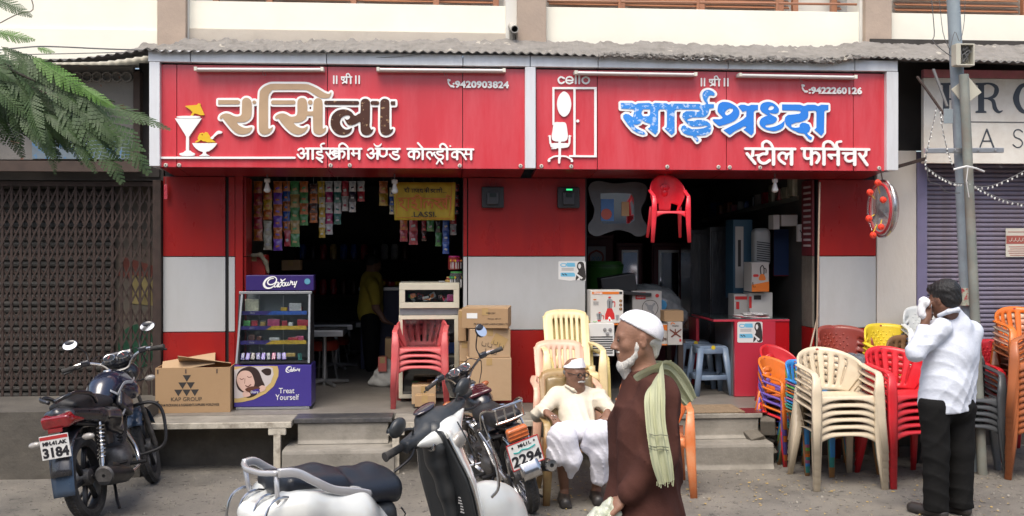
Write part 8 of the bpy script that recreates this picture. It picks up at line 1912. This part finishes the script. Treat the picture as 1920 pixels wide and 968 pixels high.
# loft shelf along the right side wall with goods
xs_ = PY(1500, 400, .4).x; sh = thing('loft_shelf', 'grey loft shelf high on the right wall of the furniture shop', 'shelf', (xs_-.2, 1.6, 2.22))
q = MB(); q.add([(PY(1508,350,.45).x, .45, 2.30), (PY(1508,350,.45).x, .45, 2.345), (PY(1330,412,3.6).x-.1, 3.6, 2.19), (PY(1330,412,3.6).x-.1, 3.6, 2.145), (PY(1508,350,.45).x+.5, .45, 2.30), (PY(1508,350,.45).x+.5, .45, 2.345), (PY(1508,350,.45).x+.5, 3.6, 2.19), (PY(1508,350,.45).x+.5, 3.6, 2.145)], [(0,1,2,3),(4,7,6,5),(0,4,5,1),(1,5,6,2),(2,6,7,3),(0,3,7,4)]); q.build('board', col('shelf_grey', (.20,.20,.17)), sh, True)
for k in range(13):
 y = .7+k*.22; px_ = 1500-(y-.45)*56; p = PY(px_, 400, y); h = rr.uniform(.10, .20); zb = 2.345-(y-.45)*.049
 c = rr.choice(['white','red','white','orange','blue','cream','dark'])
 t = thing('shelf_goods', '%s wrapped item number %s along the loft shelf' % (c, ['one','two','three','four','five','six','seven','eight','nine','ten','eleven','twelve','thirteen'][k]), 'package', (p.x+.05, y, zb), 0, 'wrapped goods on the loft shelf')
 t['label'] = '%s film wrapped package on the loft shelf, %s' % (c, ['at the near end', 'beside the near end', 'third from the near end', 'fourth from the near end', 'fifth from the near end', 'sixth from the near end', 'near its middle', 'just past its middle', 'ninth from the near end', 'fifth from the far end', 'fourth from the far end', 'before the last', 'at the far end'][k])
 bx('package', t, (0, 0, h/2), (.16, .17, h), mat('wrapped_'+c, tuple(x*.6 for x in colr[c]), .2, .3, 10, bump=.8, bs=40, spec=.9, coat=.5), .02, (0, 0, rr.uniform(-.3, .3)))
# tall goods on and behind the red counter
t, f = goods('tall blue printed carton wrapped in film behind the red counter', 'box', 1372, 1410, 412, 560, 10.0, .2, col('dim_blue_carton', (.035,.09,.14)), R(6)); dec(t, f, [('p', [(1376,425),(1392,425),(1392,540),(1376,540)])], col('dim_white_carton', (.42,.40,.37)), 'white_panel', 0, .5, 1, (0,0)); dec(t, f, [('p', [(1381,450),(1387,450),(1387,500),(1381,500)])], m_dp, 'product_print', .001, .5, 1, (0,0))
t = thing('tower_cooler', 'white rounded tower cooler with dark slats standing above the printed box', 'cooler', PD(1430, 500, 9.85)); q = MB(); S = SDF(.03); S.box((0,.06,.19), (.085,.08,.19), .05); new_obj('cooler_body', S.mesh('cooler_body', .01, col('cooler_dim', (.34,.35,.34))), None, t)
for k in range(9): bx('slat', t, (0, -.022, .06+.022*k), (.13, .012, .009), m_black, 0, (0, .12, 0))
t, f = goods('mixer box with orange base stripe above the red counter', 'box', 1407, 1441, 492, 547, 9.6, .2, col('dim_white_carton', (.42,.40,.37)), R(5)); dec(t, f, [('p', [(1407,534),(1441,528),(1441,547),(1407,547)])], m_ora, 'orange_print', 0, .4, 1, (0,0)); dec(t, f, [('P', [(1424,515),(1431,515),(1434,525),(1421,525)])], m_ora, 'mixer_base', 0, .3, 1, (0,0)); dec(t, f, [('c', [(1425,514),(1424,503),(1428,498),(1431,504),(1431,514)], 1.0), ('c', [(1431,503),(1435,505),(1435,512)], .9), ('c', [(1409,530),(1410,538),(1414,538)], .9)], m_dp, 'mixer_print', 0, .3, 1, (0,0)); dec(t, f, [('s', [(1412,517),(1418,517)], 2.5)], m_redp, 'tomato_print', 0, .3, 1, (0,0))
t, f = goods('red and white appliance carton, left on the counter back', 'box', 1376, 1403, 552, 600, 9.75, .2, col('dim_white_carton', (.42,.40,.37))); dec(t, f, [('p', [(1378,556),(1401,556),(1401,562),(1378,562)]), ('p', [(1380,566),(1386,566),(1386,580),(1380,580)])], m_redp, 'red_print', 0, .4, 1, (0,0))
t, f = goods('tall white carton with a small dark window, right on the counter back', 'box', 1405, 1449, 549, 600, 9.7, .2, col('pale_white_carton', (.50,.49,.46))); dec(t, f, [('p', [(1413,554),(1427,554),(1427,562),(1413,562)])], m_dp, 'window_print', 0, .4, 1, (0,0)); dec(t, f, [('p', [(1404,556),(1409,556),(1409,578),(1404,578)])], m_redp, 'red_print', 0, .4, 1, (0,0))
t, f = goods('small white box on the high side shelf by the pillar', 'box', 1465, 1496, 403, 424, 9.7, .15, col('dim_white_carton', (.42,.40,.37))); t, f = goods('narrow white box beside the small one on the side shelf', 'box', 1450, 1462, 403, 430, 9.7, .15, col('dim_white_carton', (.42,.40,.37)))
t, f = goods('small white clock box hanging by the maroon notice', 'box', 1497, 1510, 421, 453, 9.6, .06, col('pale_white_carton', (.50,.49,.46)), group=None); dec(t, f, [('c', [(1500,432),(1503,438),(1503,446)], .8), ('c', [(1507,432),(1503,438)], .8)], m_dp, 'clock_hands', 0, .3, 1, (0,0))
t, f = goods('blue and red cloth banner hanging deep behind the counter', 'banner', 1450, 1515, 430, 518, 10.1, .02, col('dim_red_cloth', (.17,.012,.015)), group=None, name='cloth_banner'); dec(t, f, [('p', [(1450,430),(1480,430),(1480,516),(1450,516)])], col('dim_blue_cloth', (.015,.04,.12)), 'blue_half', 0, .5, 1, (0,0))
# red counter
dR = 9.4; p = PD(1405, 742, dR); t = thing('red_counter', 'bright red shop counter with a salon poster stuck on its front', 'counter', (p.x, p.y, ZF)); ur = lambda px: (px-1405)/F*dR; vr = lambda py: (743-py)/F*dR
m_rc = mat('pink_red_laminate', (.48,.035,.06), .22, .05, 1.5, spec=.7); bx('front_panel', t, ((ur(1377)+ur(1455))/2, .02, vr(672)), (ur(1455)-ur(1377), .04, vr(602)-vr(742)), m_rc, .002); bx('corner_panel', t, ((ur(1456)+ur(1483))/2, .04, vr(672)), (ur(1483)-ur(1456), .04, vr(602)-vr(742)), mat('deep_red_laminate', (.42,.008,.012), .25, .05), .002)
bx('side_panel', t, (ur(1378), .35, vr(672)), (.03, .58, vr(602)-vr(742)), col('grey_laminate', (.12,.12,.125), rough=.2), .002); bx('side_panel', t, (ur(1482), .35, vr(672)), (.03, .56, vr(602)-vr(742)), m_rc, .002)
bx('inner_leg', t, (ur(1338), .75, vr(672)), (.03, .3, vr(606)-vr(742)), m_rc, .002); bx('counter_top', t, (ur(1410), .42, vr(600)), (ur(1484)-ur(1338), .82, .02), m_rc, .003); bx('glass_top', t, (ur(1410), .42, vr(600)+.0145), (ur(1482)-ur(1340), .80, .008), mat('dark_glass_top', (.03,.04,.04), .05), .001)
bk = thing('magazines', 'loose pile of magazines and papers on the red counter', 'magazines', (p.x+ur(1420), p.y+.15, ZF+vr(600)+.019))
for k in range(6): bx('magazine', bk, (rr.uniform(-.03, .03), 0, .004+.008*k), (.30-.03*k, .22, .006), foil(['white','red','white','choc','white','white'][k]) if k % 2 else m_paper, 0, (0, 0, rr.uniform(-.3, .3)))
def poster(label, px0, px1, py0, py1, fn, tear=False):
 t = thing('poster', label, 'poster', fn(px0, py1), 0); o = Vector(t.location); f2 = lambda x, y: fn(px0+(px1-px0)*x, py0+(py1-py0)*y)-o
 def pc(el, m, nm, lift): cut_letters(el, (0.0,), lambda x, y: f2(x/100, y/100), 1.2, 1.0, (0,0), (.0008,), (m,), t, (nm,), lift, .3, world=False)
 pc([('p', [(0,2),(4,0),(97,0),(100,4),(100,100),(70,96),(40,100),(15,95),(0,92)] if tear else [(0,5),(5,0),(95,0),(100,5),(100,97),(95,100),(5,100),(0,96)])], m_paper, 'sheet', 0)
 pc([('p', [(30,8),(60,8),(62,28),(32,28)]), ('p', [(8,58),(60,58),(62,78),(8,78)])], col('sky_print', (.16,.48,.68)), 'blue_print', .0008); pc([('c', [(8,18),(14,12),(28,14),(26,26),(12,26),(8,18)], 2)], col('sky_print', (.16,.48,.68)), 'scroll_print', .0008)
 pc([('P', [(72,8),(82,2),(92,8),(96,30),(99,55),(98,94),(80,96),(78,80),(64,98),(66,70),(74,50),(68,30)])], m_print, 'figure_print', .0008); pc([('P', [(74,16),(80,14),(83,26),(78,38),(73,30)]), ('p', [(50,50),(57,52),(90,84),(84,92)])], m_paper, 'face_print', .0016)
 for k in range(3): pc([('s', [(12,36+k*5),(56,36+k*5)], 1.0)], m_greyp, 'small_print', .0008)
 pc([('s', [(14,64),(20,70)], 2), ('s', [(24,64),(30,70)], 2)], m_print, 'number_print', .0016)
poster('torn blue and white salon poster on the white middle panel', 1047, 1098, 490, 527, lambda x, y: PY(x, y, -.0015), True)
poster('blue and white salon poster stuck on the red counter', 1382, 1430, 602, 641, lambda x, y: Vector((p.x+ur(x), p.y-.0015, ZF+vr(y))))
# rods leaning at the right opening edge
for (a, b), l in ((((1537, 342, 8.93), (1531, 670, 8.75)), 'thin pale rod standing upright at the right edge of the opening'), (((1534, 590, 8.9), (1508, 700, 8.6)), 'brown rod leaning left beside the pale rod')):
 q = MB(); q.tube([PD(*a), PD(*b)], .008, 8); o = q.build('rod', mat('rod_tan', (.30,.22,.16), .5) if 'pale' in l else m_brownD); tag(o, l, 'rod')
# ================================================================ hanging toy wheel
wt = thing('toy_wheel', 'film wrapped steering wheel toy with red knobs hanging off the sign corner', 'toy', PD(1655, 392, 8.75));
M_ = Matrix.Rotation(R(92), 4, 'Z')
def wv(x, z, y=0): return M_ @ Vector((x, y, z))
q = MB(); q.tube([wv(.22*math.cos(a), .245*math.sin(a)) for a in [k*math.pi/20 for k in range(40)]], .014, 8, closed=True); q.build('rim', b_chr, wt, smooth=True)
q = MB(); q.tube([wv(.19*math.cos(a), .215*math.sin(a), .02) for a in [k*math.pi/20 for k in range(40)]], .012, 8, closed=True); q.build('inner_ring', P_red, wt, smooth=True)
q = MB(); q.lathe([(0,-.03),(.07,-.02),(.08,.01),(0,.03)], 18, (0,0,0), tuple(M_ @ Vector((0,1,0)))); q.build('hub', m_greyp, wt, smooth=True)
for a in (90, 210, 330): q = MB(); q.bar((0,0,0), wv(.2*math.cos(R(a)), .22*math.sin(R(a))), .05, .012, up=(0,1,0)); q.build('spoke', m_steel, wt)
q = MB(); q.lathe([(0,-.04),(.23,-.035),(.25,0),(.23,.035),(0,.04)], 26, (0,0,0), tuple(M_ @ Vector((0,1,0)))); q.build('wrapping_film', mat('clear_film', (.9,.9,.9), .08, .02, trans=.95, alpha=.35), wt, smooth=True)
for px, py in ((1646, 343), (1631, 361), (1656, 375), (1629, 410), (1652, 426), (1637, 441)):
 c = PD(px, py, 8.6)-Vector(wt.location); q = MB(); q.lathe([(0,-.03),(.008,-.03),(.010,-.022),(.024,-.018),(.030,0),(.022,.02),(0,.024)], 16, c, (0,1,0)); q.build('red_knob', mat('knob_orange_red', (.75,.06,.03), .3, .05), wt, smooth=True); q = MB(); q.tube([c+Vector((0,.02,0)), c.lerp(Vector((0,0,0)), .4)], .004, 5); q.build('knob_stem', P_yellow, wt)
q = MB(); q.tube([(0,0,.24), PD(1651, 318, 8.6)-Vector(wt.location)], .006, 5); q.build('hanger', m_wire, wt)
tt = thing('hanging_packet', 'small red packet dangling at the far left end of the red sign', 'packet', PD(311, 360, 8.75)); q = MB(); q.tube([(0,0,.20),(0,0,.06)], .002, 4); q.build('string', m_wire, tt); bx('packet', tt, (0,0,0), (.03,.01,.13), foil('red'), .004)
# ================================================================ poles, wires, fairy lights
dP = 8.2
pl = thing('utility_pole', 'tall blue grey steel pole leaning slightly, behind the standing man', 'pole', PG(1828, 882))
q = MB(); a, b = PD(1784, -60, dP), PD(1806, 360, dP-.0); c_ = PD(1828, 882, dP); c_.z = 0; q.tube([a, b], [.050, .056], 20); q.build('pole_shaft', m_pole, pl, True, smooth=True)
q = MB(); q.tube([b+Vector((0,0,.03)), c_], [.061, .065], 20); q.build('lower_sleeve', m_pole, pl, True, smooth=True)
q = MB(); q.tube([PD(1815, 540, dP-.04), PD(1817, 572, dP-.04)], .0665, 20); q.build('sticker_band', mat('handbill', (.42,.45,.35), .6, .3, 30, spots=(.4,.08,.08), st=.55, ss=25), pl, True, smooth=True)
dQ = 8.05
p2 = thing('iron_pipe', 'grey green iron pipe tied against the blue grey pole', 'pole', PG(1842, 890)); a, b = PD(1807, 140, dQ), PD(1842, 890, dQ); b.z = 0; q = MB(); q.tube([a, b], .038, 16); q.build('pipe', m_pole2, p2, True, smooth=True)
q = MB(); q.tube([PD(1788, 318, dQ-.07), PD(1812, 312, dQ-.10), PD(1830, 316, dQ-.07), PD(1845, 322, dQ)], .008, 6); q.tube([PD(1815, 314, dQ-.10), PD(1812, 340, dQ-.09), PD(1817, 370, dQ-.06)], .004, 5); q.build('white_tie', m_paper, p2, True)
br_ = thing('cross_bracket', 'galvanised horizontal bracket bolted across the pole', 'bracket', PD(1806, 283, dP-.1)); q = MB(); q.bar(PD(1733, 283, dP-.08), PD(1881, 282, dP-.08), .03, .04); q.build('bar', m_steel, br_, True, bevel=.004)
for px in (1792, 1820, 1836, 1868): q = MB(); q.lathe([(0,-.012),(.012,-.012),(.012,.0)], 6, PD(px, 283, dP-.11), (0,1,0)); q.build('bolt', m_steel, br_, True)
jb = thing('junction_box', 'open cream junction box full of wires on the pole', 'box', PD(1806, 104, dP-.12)); M2 = Euler((0, R(-6), R(8)))
for c, s in (((-.06,0,0),(.04,.08,.17)), ((0,.04,0),(.15,.008,.17)), ((.07,0,0),(.012,.08,.17)), ((0,0,.083),(.15,.08,.012)), ((0,0,-.083),(.15,.08,.012))): bx('case', jb, c, s, mat('aged_cream_plastic', (.46,.44,.36), .6, .1), .004)
q = MB()
for k in range(12): q.tube(smooth_pts3([(rr.uniform(-.03,.05), rr.uniform(-.03,.02), rr.uniform(-.07,.07)) for _ in range(4)]), .003, 4)
o = q.build('wires', m_wire, jb); o['kind'] = 'stuff'
sp = thing('square_plate', 'small tilted cream plate fixed on the pole under the junction box', 'plate', PD(1808, 172, dP-.06)); bx('plate', sp, (0,-.03,0), (.17,.012,.17), mat('aged_cream_plastic', (.46,.44,.36)), .004, (0, R(52), R(-10)))
ar = thing('pole_bracket_arm', 'rusty angled bracket arm on the pole with chains hanging', 'bracket', PD(1760, 205, dP)); q = MB(); q.bar(PD(1720, 144, dP+.2), PD(1775, 222, dP-.05), .025, .012); q.build('arm', m_rust, ar, True); q = MB(); q.bar(PD(1750, 130, dP+.15), PD(1776, 200, dP-.05), .02, .012); q.build('arm', m_wire, ar, True); bx('arm_plate', ar, PD(1778, 218, dP-.06)-Vector(ar.location), (.08, .01, .12), m_pole, .003)
def light_string(pts, n, label, d):
 t = thing('fairy_lights', label, 'string lights', PD(pts[0][0], pts[0][1], d), 0, 'strings of small lights hung from the pole'); o = Vector(t.location); P3 = [PD(x, y, d)-o for x, y in smooth_pts(pts, False, 8)]
 q = MB(); q.tube(P3, .0035, 5); q.build('cord', m_wire, t)
 q = MB(); q.lathe([(0,-.013),(.006,-.009),(.0075,.0),(.005,.008),(0,.010)], 8); bm_ = q.mesh('bulb', m_bulb, smooth=True)
 for k in range(n):
  u = (k+.5)/n*(len(P3)-1); i = int(u); c = P3[i].lerp(P3[min(i+1, len(P3)-1)], u-i); o2 = new_obj('bulb', bm_, None, t); o2.location = c+Vector((rr.uniform(-.006,.006), 0, -.014)); o2.rotation_euler = (rr.uniform(-.5,.5), rr.uniform(-.5,.5), 0)
light_string([(1735, 312), (1760, 330), (1785, 342), (1806, 345), (1850, 350), (1890, 336), (1925, 318)], 26, 'upper string of small bulbs swagged across the purple shutter', dP-.15)
light_string([(1812, 338), (1840, 356), (1880, 374), (1925, 384)], 17, 'lower string of small bulbs sloping down to the right', dP-.18)
light_string([(1756, 202), (1748, 240), (1740, 275), (1735, 308)], 12, 'left hanging strand of small bulbs beside the white sign', dP-.1)
light_string([(1762, 205), (1768, 245), (1776, 280), (1784, 305)], 12, 'right hanging strand of small bulbs beside the pole', dP-.1)
def cable(pts, d, r, label, d2=None):
 n = len(pts); P3 = [PD(x, y, d+(0 if d2 is None else (d2-d)*i/(n-1))) for i, (x, y) in enumerate(pts)]; q = MB(); q.tube(smooth_pts3(P3), r, 5); o = q.build('cable', m_wire, None, smooth='all'); tag(o, label, 'cable')
cable([(1745, -20), (1752, 60), (1750, 78), (1775, 100), (1788, 108)], dP-.08, .004, 'loose black cable dropping to the junction box from the upper left'); cable([(1760, -20), (1768, 60), (1782, 95)], dP-.07, .003, 'thin cable just left of the pole top'); cable([(1810, -20), (1808, 40), (1800, 78), (1790, 60), (1780, 100)], dP-.1, .003, 'cable looping round the pole top')
cable([(1738, 314), (1742, 340), (1760, 346), (1775, 360), (1800, 362)], dP-.1, .003, 'thin loose wire hanging below the fairy lights')
cable([(-20, 96), (60, 88), (110, 88), (200, 92), (300, 95)], 8.3, .006, 'upper black cable sagging along the left wall'); cable([(-20, 104), (70, 102), (160, 100), (290, 97)], 8.3, .004, 'lower thin cable along the left wall')
cable([(496, 100), (540, 110), (580, 121), (640, 112), (680, 100)], 8.42, .0025, 'slack wire hanging over the silver band of the ice cream sign'); cable([(560, 100), (600, 118), (650, 106), (720, 108), (790, 102)], 8.42, .002, 'fine slack wire crossing the silver band to the right')
# ================================================================ tree on the left
tree = thing('tree', 'feathery leaved tree whose drooping fronds hang in from the left', 'tree', (-4.6, -4.6, 0))
m_leaf = mat('feathery_leaf', (.055,.10,.030), .55, .35, 5, tl=.25, dirt=(.03,.06,.035), da=.5, ds=9); m_leaf2 = mat('bright_leaf', (.10,.22,.035), .5, .25, 6, tl=.35); m_bark = mat('grey_bark', (.12,.10,.08), .9, .3, 8, bump=1.0, bs=30)  # second leaf colour is a brighter green for some traced fronds
q = MB(); q.tube([(0,0,0),(.05,.0,1.2),(.0,.05,2.4),(.2,0,3.4),(.3,0,4.6)], [.16,.13,.11,.09,.05], 12); q.build('trunk', m_bark, tree, smooth=True)
def frond_mesh(nm, m, L, n, droop, seed):
 r3 = random.Random(seed); q = MB(); pts = []
 for i in range(n+1): u = i/n; pts.append(Vector((L*u, .02*math.sin(u*3+seed), -droop*L*u*u)))
 q.tube(pts, [.0035*(1-.7*i/n) for i in range(n+1)], 4)
 for i in range(1, n):
  u = i/n; p = pts[i]; d = (pts[i+1]-pts[i]).normalized(); pl_ = .105*math.sin(math.pi*(u**.75)*.92+.12)*(L/.5)
  for s in (-1, 1):
   lat = Vector((0, s, 0)); dr = (d*.62+lat*.78+Vector((0,0,-.12-.25*r3.random()))+d*r3.uniform(-.15,.15)).normalized(); up = Vector((0,0,1)); wd__ = dr.cross(up).normalized()*(L/n*.44)
   k = 5; prev = None
   for j in range(k):   # each pinna: small leaflet blocks with gaps at its rim
    a, b = p+dr*pl_*j/k, p+dr*pl_*(j+.86)/k; w1 = wd__*(1-.55*(j/k)**2); dz = Vector((0,0,-.006*(j/k)**2*8*pl_))
    q.add([a-w1+dz, b-w1*.9+dz, b+w1*.9+dz, a+w1+dz], [(0,1,2,3)])
 return q.mesh(nm, m, fix=False)
FM = [frond_mesh('frond', m_leaf, .52, 24, .28, 1), frond_mesh('frond', m_leaf, .46, 22, .45, 2), frond_mesh('frond', m_leaf2, .42, 20, .3, 3), frond_mesh('frond', m_leaf, .38, 20, .7, 4)]
def frond(p, az, el, roll, k, s=1.0):
 o = new_obj('frond', FM[k], None, tree); M = Matrix.Translation(Vector(p)-Vector(tree.location)) @ Matrix.Rotation(az, 4, 'Z') @ Matrix.Rotation(-el, 4, 'Y') @ Matrix.Rotation(roll, 4, 'X') @ Matrix.Scale(s, 4); o.matrix_basis = M
rt = random.Random(11)
# limbs run in from the trunk
tips = [((-80, 115), (95, 165)), ((-80, 140), (165, 205)), ((-80, 160), (110, 225)), ((-80, 95), (20, 125)), ((-60, 180), (60, 225)), ((-80, 130), (70, 180))]
for i, (a, b) in enumerate(tips):
 d = 5.5+.12*i; A = Vector(tree.location)+Vector((.05, 0, 2.2+.2*i)); Bp = PD(a[0], a[1], d); Cp = PD(b[0], b[1], d-.1*i)
 q = MB(); q.tube([p-Vector(tree.location) for p in [A, Bp, Bp.lerp(Cp, .5)+Vector((0,0,.04)), Cp]], [.035, .018, .010, .004], 7); q.build('branch', m_bark, tree, smooth=True)
 for k in range(11):
  u = k/10; p = Bp.lerp(Cp, u); az = rt.uniform(-.9, .5) if k % 2 else rt.uniform(-1.3, .2); frond(p+Vector((0, rt.uniform(-.12, .12), rt.uniform(-.05, .05))), az, rt.uniform(-.75, .05), rt.uniform(-.5, .5)+.9*(1 if rt.random() > .5 else .3), rt.choice([0, 1, 0, 3]), rt.uniform(.6, .9))
# the long fronds traced from the photograph's outline
def tf(a, b, k, d=5.4, roll=.9, s=None):
 A, B_ = PD(a[0], a[1], d), PD(b[0], b[1], d-.08); v = B_-A; L = v.length; az = math.atan2(v.y, v.x); el = math.atan2(v.z+.12*L, math.hypot(v.x, v.y)); frond(A, az, el, roll, k, L/(.50 if k != 2 else .41)*.9)
for a, b, k, r_ in (((130, 165), (282, 318), 0, .9), ((110, 175), (235, 335), 0, .8), ((60, 108), (175, 172), 2, .9), ((60, 125), (205, 205), 1, 1.0), ((20, 100), (140, 175), 0, .9), ((95, 185), (190, 290), 1, .7), ((60, 200), (110, 260), 3, .8), ((150, 160), (208, 198), 2, 1.0), ((-10, 60), (55, 72), 2, 1.2), ((-20, 0), (50, 26), 0, 1.1), ((0, 140), (100, 215), 1, .9), ((30, 160), (55, 300), 3, .3), ((90, 240), (118, 335), 3, .3), ((70, 90), (95, 95), 2, 1.0), ((0, 90), (80, 150), 0, .9), ((60, 150), (170, 215), 0, .9), ((160, 215), (235, 262), 1, .8), ((80, 215), (150, 265), 0, .8), ((130, 200), (215, 270), 0, 1.0), ((120, 230), (190, 318), 1, .7), ((20, 200), (100, 290), 0, .8)): tf(a, b, k, roll=r_)
q = MB(); q.tube(smooth_pts3([PD(-30, 60, 5.5)-Vector(tree.location), PD(30, 28, 5.5)-Vector(tree.location), PD(62, 18, 5.5)-Vector(tree.location), PD(52, -20, 5.5)-Vector(tree.location)]), .003, 5); q.build('twig', m_bark, tree)
